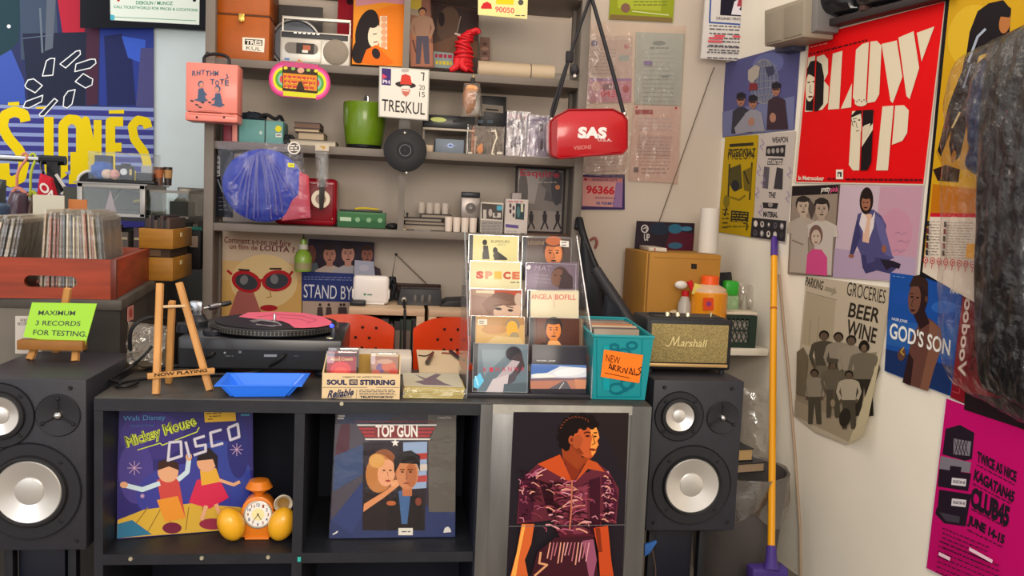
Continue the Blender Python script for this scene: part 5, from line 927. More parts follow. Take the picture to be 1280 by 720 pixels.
m = MB(); m.box((a, 3.42, Z2+.005), (a+.002, 3.478, t), film('#fff', .9, .05)); m.box((b-.002, 3.42, Z2+.005), (b, 3.478, t), film('#fff', .9, .05)); m.box((a+.002, 3.42, Z2+.005), (b-.002, 3.4215, t), film('#fff4e8', .965, .06, .6, 60, .002)); m.build('cover', cbx)
m = MB(); A = Art(m, (0, 3.4195, 0), NB); A.stroke([(614, 164), (619, 163), (621, 172), (617, 182), (615, 192), (618, 194)], 1.8, '#d9cdb8'); A.rect(585, 190, 590, 193, '#cfc6b6'); A.rect(621, 190, 628, 193, '#cfc6b6'); m.build('painted_shine_and_tape', cbx)  # winding pale streak is a glint painted on the cover, corner bits are tape
for px, py, r, c, lb in ((600, 187, .014, '#d0802a', 'orange figure on the floor of the clear display box'), (606, 190, .009, '#1b1b1d', 'tiny black cube beside the orange figure'), (591, 164, .010, '#a8664a', 'brown red figure at the top left of the clear display box'), (594, 174, .008, '#b9a090', 'pale pink figure in the clear display box')):
    p = at(px, py, 3.45); m = MB(); m.bumpy((p.x, 3.45, max(p.z, Z2+.006+r)), r, r*.7, r*1.1, mat(c, rough=.35), .3, 3, 12); m.bumpy((p.x+.003, 3.445, max(p.z, Z2+.006+r)+r*1.2), r*.5, r*.5, r*.5, mat(c, rough=.35), .2, 3, 10); m.box((p.x-.003, 3.45, Z2+.0055), (p.x+.003, 3.456, max(p.z, Z2+.006+r)), mat(c)); tag(m.build('toy_figure'), lb, 'toy')
lav = film('#d6cfdc', .55, .2, .1, 30, .3)
for i, (x0, x1, yt, yb) in enumerate(((633, 662, 139, 197), (660, 695, 144, 199))):
    Yq = 3.46-.05*i; a, b, t = X(x0, 170, Yq), X(x1, 170, Yq), Z((x0+x1)/2, yt, Yq); r = thing('cassette_rack', ('clear cassette holder with dark picture inserts on the second board', 'lavender clear holder with upright tubes at the right end of the second board')[i], 'rack', ((a+b)/2, Yq, Z2))
    m = MB(); m.box((a, Yq+.05, Z2+.001), (b, Yq+.054, t), mat('#a79a94' if i == 0 else '#9a94a4', rough=.4)); m.box((a, Yq, Z2+.001), (b, Yq+.05, Z2+.006), mat('#a49c9c')); m.build('back', r)
    m = MB(); m.box((a, Yq, Z2+.006), (b, Yq+.002, t), film('#efe9ef', .9, .1, .3, 30, .08))
    for k in range(4): x = a+(b-a-.003)*k/3; m.box((x, Yq+.002, Z2+.006), (x+.003, Yq+.05, t), lav)
    m.build('panels', r)
    m = MB(); A = Art(m, (0, Yq+.048, 0), NB)
    if i == 0:
        A.poly([(634, 142), (661, 145), (661, 150), (634, 147)], '#b58a84'); A.lines(636, 145, 660, 147.5, 1, '#d9b0aa', 2)
        for x, y in ((638, 153), (650, 155)): A.rect(x-4, y-3, x+4, y+5, '#8a827c'); A.ell(x, y+1, 2.6, 3.2, '#4a4444')
        A.rect(638, 171, 654, 184, '#4a444a'); A.ell(643, 179, 3, 4, '#2a262c'); A.ell(649, 178, 3, 4, '#75707a')
    else:
        A.rect(660, 147, 684, 151, '#8a5a8a'); A.lines(660, 149, 684, 149, 1, '#3c3a6a', 4, .03, 3); A.poly([(663, 155), (673, 156), (672, 198), (661, 197)], '#c0bac8'); A.rect(675, 155, 679, 164, '#26242c'); A.rect(675, 174, 679, 187, '#26242c')
    m.build('inserts', r)
# ================================================================ SHELF GOODS (third board)
# blue round bag in plastic
BY_ = 3.30; bc = at(327, 231, BY_); br_ = X(378, 231, BY_)-bc.x
bb = thing('bagged_disc', 'round pleated blue disc sealed in a clear bag hanging from the second board', 'disc', (bc.x, BY_, bc.z-.16))
bluem = mat('#14309a', rough=.5)
t = bmesh.new(); rings = []
for j in range(13):
    f = j/12; ring = []
    for k in range(72):
        a_ = 2*PI*k/72; pl_ = .003*math.sin(math.cos(a_)*f*16+1.5*math.sin(a_)*f)
        px, pz = math.cos(a_)*br_*f, math.sin(a_)*br_*.93*f
        if pz > 0: pz *= .97+.03*math.cos(a_)
        ring.append(t.verts.new((bc.x+px, BY_+.034-.034*(1-f**3)-pl_, bc.z+pz)))
    rings.append(ring)
for r0_, r1_ in zip(rings[1:], rings[2:]):
    for k in range(72): t.faces.new((r0_[k], r0_[(k+1) % 72], r1_[(k+1) % 72], r1_[k]))
t.faces.new(rings[1]); back = [t.verts.new(v.co+Vector((0, .012, 0))) for v in rings[-1]]
for k in range(72): t.faces.new((rings[-1][k], rings[-1][(k+1) % 72], back[(k+1) % 72], back[k]))
t.faces.new(back); m = MB(); m.add(t, bluem); m.build('disc', bb)
m = MB(); q = [at(x, y, BY_+.03) for x, y in ((352, 276), (388, 272), (386, 220), (374, 214))]; m.pillow(q, NB, .008, mat('#b8404c', rough=.5), 8, 8, .002, 30, 4, .3); o = m.build('red_insert', bb); o['label'] = 'red insert at the lower right'
m = MB(); q = [at(x, y, BY_-.012) for x, y in ((282, 279), (389, 272), (377, 178), (271, 176))]; m.pillow(q, NB, .014, film('#f0f0ff', .99, .09, .5, 16, .001), 34, 34, .007, 22, 8, 0, 1, .35); m.build('clear_bag', bb)
m = MB(); fm = film('#aab0ea', .86, .12, 0, 30, .06); rnd = random.Random(21)
for k in range(12):
    tx = 287+k*7.4+rnd.uniform(-2, 2); m = MB(); sx = 312+k*2.2; yb = 231+46*max(.3, 1-((tx-327)/58)**2)-rnd.uniform(0, 26); mid = at((sx+tx)/2+(tx-sx)*.12+rnd.uniform(-2, 2), 222, BY_-.027)
    m.tube([at(sx, 188+abs(k-7)*1.1, BY_-.018), mid, at(tx, yb, BY_-.020)], .0038, fm, 8, 2); m.build('fold', bb)
m = MB(); A = Art(m, (0, BY_-.035, 0), NB, lift=.001); A.ell(367.5, 185, 8, 8, '#d9d4cc'); A.ell(367.5, 185, 6.4, 6.4, '#55504c'); A.lines(362.5, 182, 372.5, 188, 3, '#e0dad0', 1.6); m.build('round_badge', bb)
m = MB(); A = Art(m, (0, BY_-.03, 0), NB, lift=.001); A.poly([(360, 203.5), (368, 204), (368, 209.5), (360, 209)], '#d6d23a'); A.lines(362, 206.5, 366.5, 206.5, 1, '#7a7a2a', 1); m.build('price_sticker', bb)
# dark book at left
def darkbook(A): A.poly([(269, 192), (275, 196), (275, 220), (270, 221)], '#c9c9c9'); A.lines(271, 200, 274, 218, 4, '#2a2a30', 1.6); A.stroke([(272, 224), (278, 240)], 1.6, '#9aa4b0'); A.stroke([(276, 236), (283, 229)], 1.2, '#7a8490'); A.lines(273, 247, 284, 262, 4, '#6a6f7a', 1)
sleeve('book', [(266, 184), (292, 186), (290, 272), (265, 270)], 3.46, 'dark picture book with white letters behind the clear bag at the left', '#1b1d26', darkbook, Z3, cat='book', th=.02, lean=3)
# red portable case
ra, rb, rtz = X(343, 250, 3.47), X(421, 250, 3.47), Z(400, 223, 3.47); rdc = mat('#9c0f22', rough=.3, coat=.4)
rc2 = thing('red_case', 'glossy red portable case behind the hanging brush on the third board', 'case', ((ra+rb)/2, 3.47, Z3))
m = MB(); m.box((ra, 3.47, Z3+.001), (rb, 3.6, rtz), rdc, bev=.018, seg=4); m.build('shell', rc2)
m = MB(); m.box((ra+.02, 3.467, Z3+.02), (rb-.012, 3.475, rtz-.02), mat('#860c1c', rough=.35), bev=.006); m.build('lid_panel', rc2)
for x in (ra+.08, rb-.02): m = MB(); m.cyl((x, 3.472, Z3+.03), .006, .004, mat('#c9b9a4', metal=.6), 10, 'Y'); m.build('stud', rc2)
# brush pack
HY = 3.31; hk = thing('brush_pack', 'carded black record brush with a cream ring hanging from the second board', 'brush', at(402, 262, HY))
m = MB(); m.prism([at(x, y, HY) for x, y in ((394, 179.5), (411.5, 180.5), (411, 189), (394, 188))], (0, .003, 0), mat('#b9ac98', rough=.5)); A = Art(m, (0, HY, 0), NB); A.poly([(399, 182), (407, 183), (405, 187)], '#b08a3a'); m.build('header_card', hk)
m = MB(); m.prism([at(x, y, HY+.01) for x, y in ((400, 196), (405, 197), (407, 222), (404, 262), (399, 262), (399, 222))], (0, .012, 0), mat('#2a2624', rough=.4), bev=.003); m.build('brush', hk)
cr_ = at(401, 249, HY+.024); rq = X(413, 249, HY)-X(401, 249, HY); m = MB(); m.lathe([(rq*.55, .006), (rq*.97, .006), (rq, 0), (rq*.5, 0)], mat('#c9bba4', rough=.5), cr_, 32, R=RX, cap=False); m.lathe([(0, .001), (rq*.6, .002)], mat('#8a7668'), cr_, 28, R=RX); m.build('ring', hk)
m = MB(); q = [at(x, y, HY+.004) for x, y in ((396, 234), (410, 234), (411, 189), (394, 188))]; m.pillow(q, NB, .006, film('#fff', .95, .06, .6, 30, .02), 8, 14, .003, 40, 4, .4); m.build('clear_sleeve', hk)
# green tin
def gtin(A): A.poly([(422, 266), (481, 269), (481, 285.5), (422, 283.5)], '#3c6a44'); A.poly([(422, 274), (481, 276.5), (481, 285.5), (422, 283.5)], '#2f5a3a'); A.poly([(425, 271), (439, 271.8), (439, 276.5), (425, 275.8)], '#a9bfa4'); [A.ell(447+k*14, 274.6+k*.5, 3, 3, '#7da07c') for k in range(3)]
board_box('green_tin', 422, 482, 265, 3.42, Z3, .1, '#3c6a44', 'flat green box with pale emblems on the third board', 'box', art=gtin)
m = MB(); a, b = X(424, 262, 3.43), X(478, 263, 3.43); t_ = Z(452, 265, 3.42); m.box((a, 3.43, t_+.0008), (b, 3.5, t_+.008), mat('#3a3a34'), bev=.002); m.tube([(a+.06, 3.44, t_+.010), (a+.09, 3.45, t_+.016), (a+.15, 3.46, t_+.012)], .004, mat('#c9b02a'), 6, 2); tag(m.build('yellow_packet'), 'flat dark packet with a yellow cord on the green box', 'packet')
m = MB(); m.bumpy((X(490, 282, 3.42), 3.42, Z3+.012), .024, .02, .012, mat('#1a1a1c', rough=.6), .4, 4, 16); tag(m.build('pouch'), 'small black pouch right of the green box', 'pouch')
for k, px in enumerate((504, 509)):
    x = X(px, 270, 3.5); m = MB(); m.lathe([(0, 0), (.008, 0), (.008, .04), (.004, .05), (.005, .075-.01*k), (0, .077-.01*k)], mat('#26221f', rough=.3), (x, 3.5, Z3+.0005), 14); tag(m.build('small_bottle'), ('taller', 'shorter')[k]+' thin dark bottle beside the middle post', 'bottle')
# stacks behind cups
zb = Z3
for i, (x0, x1, c, h) in enumerate(((504, 560, '#3c3432', .022), (506, 556, '#55483f', .012), (503, 552, '#2c2a2e', .014), (526, 565, '#241f20', .016))):
    Yq = 3.42+.006*i; a, b = X(x0, 280, Yq), X(x1, 280, Yq); m = MB(); m.box((a, Yq, zb+.0006), (b, Yq+.2, zb+.003), mat(c)); m.box((a+.002, Yq+.002, zb+.003), (b-.002, Yq+.198, zb+h-.003), mat('#8a7d6e')); m.box((a, Yq, zb+h-.003), (b, Yq+.2, zb+h), mat(c)); tag(m.build('magazine'), ('bottom', 'second', 'third', 'topmost and shortest')[i]+' dark magazine of the pile left of the white cups', 'magazine', 'pile of dark magazines'); zb += h+.0004
board_box('paper_slip', 518, 538, 288, 3.385, Z3, .02, '#c9d0d0', 'white paper slip at the front edge under the magazines', 'paper', bev=.0005)
board_box('paper_slip', 502, 507, 286, 3.385, Z3, .02, '#d0c4a4', 'tiny cream paper slip beside the middle post', 'paper', bev=.0005)
def cup(px, Y, z, r, h, label, grp):
    x = X(px, 285, Y); m = MB(); m.lathe([(0, 0), (r*.86, 0), (r*.9, .003), (r, h-.002), (r*.98, h), (r*.93, h-.003), (r*.84, .006), (0, .006)], mat('#cdbfb2', rough=.5), (x, Y, z+.0005), 24); tag(m.build('cup'), label, 'cup', grp)
for k in range(4): cup(560.5+k*10.2, 3.40, Z3, .0155, .057, ('leftmost', 'second', 'third', 'rightmost')[k]+' of the four white cups at the front of the third board', 'white cups on the third board')
for k in range(4): x = 526+k*10.2-(1 if k > 1 else 0); cup(x, 3.58, zb-.0, .016, .044, ('leftmost', 'second', 'third', 'rightmost')[k]+' of the four white cups on the pile of magazines', 'white cups on the magazines')
# camera like speaker
zk = zb; sx_ = X(589, 270, 3.54); ss = thing('silver_clock', 'silver block with black top and round dial behind the white cups', 'clock', (sx_, 3.54, Z3)); a, b = X(577, 250, 3.54), X(600, 250, 3.54); t = Z(588, 240, 3.54); tm = Z(588, 247, 3.54); lo = Z(588, 272, 3.54)
m = MB(); m.box((a-.02, 3.53, Z3+.0008), (b+.002, 3.6, lo), mat('#221f22', rough=.5), bev=.003); m.build('plinth', ss)
m = MB(); m.box((a, 3.54, lo), (b, 3.59, tm), mat('#a79b94', rough=.35, metal=.3), bev=.003); q = m.build('body', ss)
m = MB(); m.box((a, 3.54, tm), (b, 3.59, t), mat('#1f2028', rough=.35), bev=.003); m.build('top_block', ss)
m = MB(); p = at(588.5, 260, 3.538); m.lathe([(.012, .002), (.014, .006), (.019, .006), (.021, 0)], mat('#4a423e', rough=.3, metal=.4), p, 24, R=RX, cap=False); m.lathe([(0, .003), (.013, .002)], mat('#6a625c', rough=.3), p, 20, R=RX); m.lathe([(0, .005), (.003, .005)], mat('#e0d8cc'), p, 8, R=RX); m.build('dial', q)
# white boxes
def wb(A): A.poly([(602, 254), (628, 256), (628, 275), (602, 273)], '#4a4440'); A.rect(604, 262, 608, 273, '#b3aaa2'); A.ell(613, 266, 2.4, 5, '#a89c96'); A.rect(616, 266, 626, 272, '#b9b0a8'); A.ell(620, 268, 2, 3, '#55504e'); A.rect(621, 257, 627.5, 263, '#4f9ab0'); A.poly([(601.5, 275), (628, 276.5), (627, 293), (601, 291)], '#8f8884'); A.lines(603, 279, 626, 290, 4, '#75706c', 1.2)
board_box('gadget_box', 601, 629.5, 253, 3.42, Z3, .08, '#c0b7aa', 'white carton with dark product window right of the cups', 'box', art=wb)
def jb(A):
    A.poly([(633, 249), (660, 251), (659, 278), (632, 276)], '#b9aea6'); A.poly([(645, 254), (656, 255), (655, 275), (644, 274)], '#2f4044'); A.rect(651, 255, 654, 265, '#b9b39a'); A.ell(648, 265, 2, 7, '#4a6a6a')
    for x, y in ((638, 257), (642, 260), (638, 264), (642, 269)): A.ell(x, y, 1.5, 3, '#4a3c42')
    A.lines(635, 252, 657, 253.5, 1, '#b06a74', 1.6); A.poly([(632, 280), (648, 281.5), (648, 285.5), (632, 284)], '#5a4c80'); A.lines(633, 289, 646, 294, 3, '#9a9290', 1); A.txt('JVC', (650, 294.5), (657, 295), (650.5, 291), '#2a2628', .04)
board_box('gadget_box', 632, 660.5, 249, 3.40, Z3, .07, '#bdb4ad', 'tall white earphone carton with purple band beside the street picture', 'box', art=jb)
board_box('small_carton', 640, 652, 241, 3.48, Z3, .05, '#a89c98', 'pale little carton peeking over the earphone carton', 'box')
# flat books under magazine
board_box('book', 650, 712, 292.5, 3.42, Z3, .22, '#6a4a3c', 'red brown book lying under the framed street picture', 'book')
zq = Z(680, 292.5, 3.42)
def street(A):
    A.poly([(648, 212), (704, 216), (700, 290), (645, 288)], '#726a66'); A.poly([(648, 212), (676, 214), (668, 255), (647, 252)], '#8f8681'); A.poly([(688, 215), (704, 216), (702, 255), (680, 250)], '#4f4a4c'); A.poly([(676, 230), (690, 215), (702, 225), (694, 250)], '#5a5455'); A.ell(654, 240, 6, 26, '#57504e'); A.ell(696, 235, 7, 22, '#3f3c40'); A.poly([(646, 262), (701, 265), (700, 290), (645, 288)], '#857b75'); A.poly([(655, 262), (660, 262), (652, 288), (646, 288)], '#9c928a')
    A.txt('Esquire', (650, 222), (699, 225), (650.5, 211), '#a83a4a', .02); A.lines(672, 228, 698, 228, 1, '#a89c94', 1); A.ell(697, 234, 3, 3, '#b0704a')
    for cx in (664, 681, 697):
        A.ell(cx, 266, 2, 2.4, '#2a2628'); A.poly([(cx-3, 268), (cx+3, 268), (cx+2.4, 277), (cx-2.4, 277)], '#2a2628'); A.stroke([(cx, 276), (cx-5, 287)], 2, '#2a2628'); A.stroke([(cx, 276), (cx+4, 286)], 2, '#2a2628')
ms = thing('framed_print', 'black framed grey street picture with red title at the right end of the third board', 'picture', (X(676, 290, 3.5), 3.5, zq))
o_ = Vector((0, 3.5, zq+.002)); n_ = leaning(0, 0, 0, 3)
sheet('frame', None, None, [(645, 207.5), (707, 211), (703.5, 292), (643, 290)], o_, n_, '#2c282a', None, th=.01, parent=ms)
sheet('print', None, None, [(648, 210), (704.5, 213.5), (701.5, 289), (646, 287)], o_+n_*.002, n_, '#726a66', street, th=.0015, rough=.25, parent=ms)
# ================================================================ BELOW THE SHELVES
PYw = 3.685
def heart(A):
    A.poly([(272, 288), (378, 295), (378, 400), (270, 400)], '#c9b39c'); A.poly([(271, 325), (378, 330), (378, 400), (270, 400)], '#d2ae78'); A.poly([(271, 350), (378, 350), (378, 400), (270, 400)], '#cfa562')
    A.txt('Comment a-t-on osé faire', (280, 303.5), (363, 308.5), (280.5, 295.5), '#7a2c34', .012); A.txt('un film de', (287, 311), (322, 313), (287, 304.5), '#7a2c34', .012); A.txt('LOLITA ?', (325, 313.3), (368, 316), (325.3, 306.3), '#6a2430', .02)
    A.ell(330, 352, 42, 34, '#dcc08c'); A.poly([(284, 400), (296, 365), (312, 352), (330, 400)], '#a5605a')
    for cx, cy, rot in ((308, 352, 18), (346, 351, -8)):
        A.ell(cx, cy, 19, 13.5, '#b01e28', rot); A.ell(cx, cy+.5, 14.5, 9.5, '#3a3c44', rot); A.ell(cx-3, cy-2, 5, 6, '#77787c', rot)
    A.stroke([(323, 351), (332, 350)], 3.5, '#b01e28'); A.stroke([(290, 343), (284, 338)], 3, '#b01e28'); A.stroke([(362, 344), (366, 339)], 3, '#b01e28')
    A.stroke([(298, 337), (312, 338)], 2.4, '#3a2c24'); A.stroke([(337, 336), (352, 336)], 2.4, '#3a2c24'); A.stroke([(337, 362), (339, 371), (333, 372)], 1.2, '#a5804a'); A.ell(336, 385, 11, 4, '#a81e28')
sheet('poster', 'cream film poster with red framed sunglasses and French script behind the turntable', 'poster', [(271.5, 287), (378.5, 294), (377.5, 402), (269, 402)], Vector((0, PYw, 0)), NB, '#c9b39c', heart, th=.002, rough=.4)
def stand_(A):
    A.poly([(386, 299), (467.5, 303), (466, 342), (384, 342)], '#2a2030')
    A.poly([(378, 338), (466, 342), (465, 378), (377, 376)], '#2c3a78'); A.poly([(377, 376), (465, 378), (465, 402), (377, 402)], '#b39c8c')
    A.ell(389, 318, 6, 12, '#6a3c34'); A.poly([(380, 342), (384, 330), (396, 328), (400, 342)], '#57606a')
    A.bust(412, 318, 21, '#b07a68', '#2a1c1c', '#b9a9a0', '#3a2420'); A.bust(435, 317, 22, '#b98474', '#241a1c', '#a9a4a8', '#3a2420'); A.bust(459, 318, 19, '#8f5a4c', '#3a241e', '#4a3a44', '#33201c')
    A.poly([(377, 339), (466, 343), (465, 378), (377, 376)], '#2b3876'); A.lines(380, 346, 440, 349, 2, '#7a86b4', 1, .02, 4, 0)
    A.txt('STAND BY', (379.5, 372), (440, 375), (380, 355), '#dcdce4', .0); A.txt('ME', (444, 375.2), (462, 376), (444, 358), '#dcdce4', .0)
    for x in (400, 411, 426, 430, 448): A.ell(x, 381, 1.7, 2, '#3a2c28', n=10); A.poly([(x-3, 384), (x+3, 384), (x+4, 395), (x-4, 395)], '#4a3a3c')
sheet('poster', 'blue film poster with pale capitals and faces behind the white router', 'poster', [(386, 298.5), (468, 303), (465.5, 402), (376, 402)], Vector((0, PYw, 0)), NB, '#2b3876', stand_, th=.002, rough=.4)
# green bottle shaped tag
GYb = 3.50; gb = thing('hanging_bottle', 'small green bottle with pale cap hanging below the third board', 'bottle', at(379, 338, GYb))
x = X(379, 325, GYb); r = X(390, 325, GYb)-x; z0, z1 = Z(379, 339, GYb), Z(379, 297, GYb); h = z1-z0; gmm = mat('#7fa03a', rough=.4, coat=.3)
m = MB(); m.lathe([(0, 0), (r*.92, 0), (r, .006), (r, h*.42), (r*.8, h*.56), (r*.45, h*.64), (r*.42, h*.66), (0, h*.66)], gmm, (x, GYb, z0), 24); m.build('body', gb)
m = MB(); m.lathe([(0, h*.66), (r*.55, h*.66), (r*.5, h*.8), (0, h*.82)], mat('#bcb8ac', rough=.5), (x, GYb, z0), 20); m.build('cap', gb)
m = MB(); m.lathe([(r*.4, h*.8), (r*.35, h*.95), (0, h)], gmm, (x, GYb, z0), 16); m.tube([(x, GYb, z0+h*.96), (x, GYb, Z3-.03)], .0018, mat('#2a2a2a'), 6); m.build('hanging_loop', gb)
m = MB(); m.lathe([(r*1.01, h*.06), (r*1.01, h*.26)], mat('#8f8660', rough=.5), (x, GYb, z0), 24, cap=False); m.build('label', gb)
# router and desk goods
RYr = 3.30; wa, wb_ = X(441, 365, RYr), X(486, 368, RYr); rt = thing('router', 'white rounded router box standing on the pale desk', 'router', ((wa+wb_)/2, RYr, DZ)); wp_ = mat('#cfc9c4', rough=.35, coat=.2)
m = MB(); m.box((wa, RYr, DZ+.002), (wb_, RYr+.05, Z(464, 345, RYr)), wp_, bev=.014, seg=4); m.build('case', rt)
m = MB(); m.box((wa-.004, RYr+.006, DZ+.02), (wb_+.004, RYr+.045, DZ+.06), wp_, bev=.006); m.box((wa+.015, RYr-.001, DZ+.001), (wb_-.015, RYr+.06, DZ+.008), wp_, bev=.002); m.build('foot', rt)
m = MB(); A = Art(m, (0, RYr, 0), NB); A.ell(456, 368, 1.6, 1.6, '#3a7a5c', n=10); A.lines(459, 368.4, 466, 369, 1, '#4a7a68', 1.6); m.build('logo', rt)
m = MB(); m.box((X(437, 380, 3.24), 3.24, DZ+.001), (X(457, 380, 3.24), 3.29, Z(447, 376, 3.24)), mat('#1c1c20', rough=.4), bev=.006); tag(m.build('power_adapter'), 'small black adapter lying in front of the white router', 'adapter')
sheet('paper', 'pale blue paper leaning behind the white router', 'paper', [(443.5, 325), (467, 327), (470, 360), (442, 360)], Vector((0, 3.62, 0)), NB, '#a4a6b8', lambda A: A.ell(455, 335, 6, 4, '#b9b4c4'))
pb = thing('cord_heap', 'tangle of black cords behind the white router', 'cable', (X(488, 385, 3.45), 3.45, DZ)); m = MB(); rnd = random.Random(8)
for k in range(7):
    x = X(486, 360, 3.45)+rnd.uniform(-.01, .025); m.tube([(x, 3.44+rnd.uniform(-.03, .05), DZ+.004), (x+rnd.uniform(-.02, .03), 3.45, DZ+.06), (x+rnd.uniform(-.02, .02), 3.46, Z(490, 342+rnd.uniform(0, 18), 3.45)), (x+.02, 3.47, DZ+.05), (x+.03, 3.46, DZ+.004)], .006, mat('#1b1b1f', rough=.5), 6, 2)
m.build('cords', pb)
fr_ = thing('hanging_picture', 'dark wooden framed picture hanging by a cord above the desk', 'picture', at(522, 385, 3.68)); wdf = mat('#3e2420', rough=.5, var=.2, scale=12)
m = MB(); fx0, fx1, fz1, fz0 = X(480, 352, 3.68), X(551, 358, 3.68), Z(520, 355, 3.68), Z(520, 392, 3.68)
m.box((fx0, 3.68, fz1-.012), (fx1, 3.705, fz1), wdf, bev=.002); m.box((fx0, 3.68, fz0), (fx1, 3.705, fz0+.012), wdf, bev=.002); m.box((fx0, 3.68, fz0+.012), (fx0+.012, 3.705, fz1-.012), wdf); m.box((fx1-.012, 3.68, fz0+.012), (fx1, 3.705, fz1-.012), wdf); m.build('frame', fr_)
m = MB(); m.box((fx0+.012, 3.692, fz0+.012), (fx1-.012, 3.70, fz1-.012), mat('#4a352c', rough=.6, var=.2)); m.build('picture', fr_)
m = MB(); ap = at(495, 318, 3.70); m.tube([(fx0+.03, 3.70, fz1), ap, (fx1-.06, 3.70, fz1)], .0022, mat('#5a4c44'), 6); m.ball(ap, .006, mat('#3a3432'), n=10); m.build('cord', fr_)
mxr = thing('audio_device', 'black desktop device with row of grey knobs on the desk', 'device', (X(525, 385, 3.32), 3.32, DZ)); a, b = X(497, 370, 3.32), X(553, 375, 3.32)
m = MB(); h = Z(525, 362, 3.32)-DZ; m.prism([(a, 3.32, DZ+.001), (b, 3.32, DZ+.001), (b-.005, 3.35, DZ+h), (a+.01, 3.35, DZ+h)], (0, .08, 0), mat('#232226', rough=.4), bev=.004); m.build('body', mxr)
for k, px in enumerate((519, 528, 537)): m = MB(); p = at(px, 375, 3.325); m.ball((p.x, 3.33, p.z), .01, mat('#56524f', rough=.35), (1, 1, 2.2), n=12); m.build('knob', mxr)
m = MB(); p = at(505, 375, 3.318); m.ball((p.x, 3.325, p.z), .012, mat('#a9a094', rough=.25, metal=.6), n=14); m.build('plug', mxr)
m = MB(); m.tube([(p.x, 3.318, p.z), (p.x+.002, 3.25, p.z-.02), (p.x+.004, 3.19, DZ+.002), (p.x+.005, 3.175, DZ-.1), (p.x+.01, 3.17, DZ-.3)], .005, mat('#17171a'), 8, 2); m.build('cable', mxr)
m = MB(); a, b = X(549, 384, 3.3), X(585, 386, 3.3); m.prism([(a, 3.3, DZ+.001), (b, 3.3, DZ+.001), (b, 3.3, DZ+.03), (a+.03, 3.3, DZ+.024)], (0, .14, 0), mat('#232225', rough=.5), bev=.003); tag(m.build('laptop'), 'flat black case on the right hand desk', 'case')
# dark things under the desk
for k, (px, c, w_, h) in enumerate(((481, '#3a3634', .03, .3), (488, '#57504a', .02, .27), (508, '#2c4034', .05, .3), (520, '#241f22', .04, .31), (497, '#1c1a1e', .03, .29))):
    x = X(px, 410, 3.26); m = MB(); m.box((x-w_/2, 3.24, .7355), (x+w_/2, 3.46, .7355+h*.62), mat(c), bev=.003); m.box((x-w_*.3, 3.237, .80), (x+w_*.3, 3.24, .88), mat('#6a655c')); tag(m.build('binder'), ('grey brown', 'thin tan', 'dark green', 'black', 'narrow black')[k]+' binder upright inside the desk between the red chairs', 'binder', 'binders inside the desk')
# chairs
def chair(x, y, label):
    c = thing('chair', label, 'chair', (x, y, FZ), 'red plastic chairs at the desks'); rm = mat('#f54d14', rough=.38, coat=.15); mt = mat('#77777a', rough=.3, metal=.9)
    W, zt, zb = .158, Z(455, 395.5, 2.97), .66
    t = bmesh.new(); nx, nz = 22, 14; V = {}
    holes = [(a*.047-.047-.023*(b % 2), .86-.115*b) for b in range(4) for a in range(4)]
    for j in range(nz+1):
        for i in range(nx+1):
            u, v = i/nx*2-1, j/nz; z = zb+(zt-zb)*v-.018*abs(u)**3*(v > .8)*(v-.8)/.2*2.2; wv = W*(1-.06*(1-v)); V[i, j] = t.verts.new((x+u*wv*(1-.02*max(0, v-.9)*10*abs(u)), y+.03*(1-u*u)+.05*v-.03, z))
    for j in range(nz):
        for i in range(nx): t.faces.new((V[i, j], V[i+1, j], V[i+1, j+1], V[i, j+1]))
    g = bmesh.ops.solidify(t, geom=t.faces[:], thickness=.006); m = MB(); m.add(t, rm); o = m.build('backrest', c)
    for hx, hv in holes:
        u = hx/W; yy = y+.03*(1-u*u)+.05*hv-.03; m = MB(); m.lathe([(0, -.002), (.0052, -.002)], mat('#2a0a08', rough=.8), (x+hx, yy-.009, zb+(zt-zb)*hv), 12, R=RX); m.build('vent_hole', o)
    m = MB(); m.box((x-.16, y-.4, .56), (x+.16, y-.0, .58), rm, bev=.01); m.build('seat', c)
    for sx in (-1, 1):
        for yy in (-.38, -.03): m = MB(); m.tube([(x+sx*.13, y+yy*.9, .56), (x+sx*.15, y+yy*1.06, FZ)], .011, mt, 10); m.build('leg', c)
        m = MB(); m.tube([(x+sx*.13, y-.04, .56), (x+sx*.13, y+.03, .62), (x+sx*.125, y+.045, .76)], .011, mt, 10, 1); m.build('back_support', c)
chair(X(435, 420, 2.97), 2.97, 'red plastic chair with a holed backrest behind the turntable')
chair(X(573, 420, 2.97), 2.97, 'red plastic chair behind the clear disc rack, right of the other')
# ================================================================ ON THE CUBE SHELF
# turntable
TTY = 2.36; t0, t1 = X(222, 450, TTY), X(428, 430, TTY); tt = thing('turntable', 'black direct drive turntable with a pink and black record on its platter', 'turntable', ((t0+t1)/2, TTY, CT)); bkg = mat('#121319', rough=.3, spec=.5)
ztt = Z(345, 424, TTY); zbb = Z(345, 474, TTY); zbb = max(zbb, CT+.02)
m = MB(); m.box((t0, TTY, zbb), (t1, TTY+.37, ztt), bkg, bev=.006); m.build('plinth', tt)
m = MB(); m.box((t0+.004, TTY-.002, zbb+.006), (t1-.004, TTY+.02, ztt-.03), mat('#0d0f16', rough=.45)); m.build('rear_panel', tt)
for x in (t0+.05, t1-.05):
    for y in (TTY+.05, TTY+.32): m = MB(); m.lathe([(.028, 0), (.032, .006), (.026, max(.012, zbb-CT))], mat('#1d2026', rough=.3), (x, y, CT+.0005), 24); m.build('foot', tt)
pc = at(343, 411, 2.53); pcx, pcy = at(343, 410, 2.53).x, 2.53; pr = (X(424, 410, 2.5)-X(262, 405, 2.5))/2
m = MB(); m.lathe([(0, 0), (pr*.97, 0), (pr, .004), (pr, .018), (pr*.985, .021), (0, .021)], mat('#3b3a3a', rough=.3, metal=.7), (pcx, pcy, ztt+.004), 72)
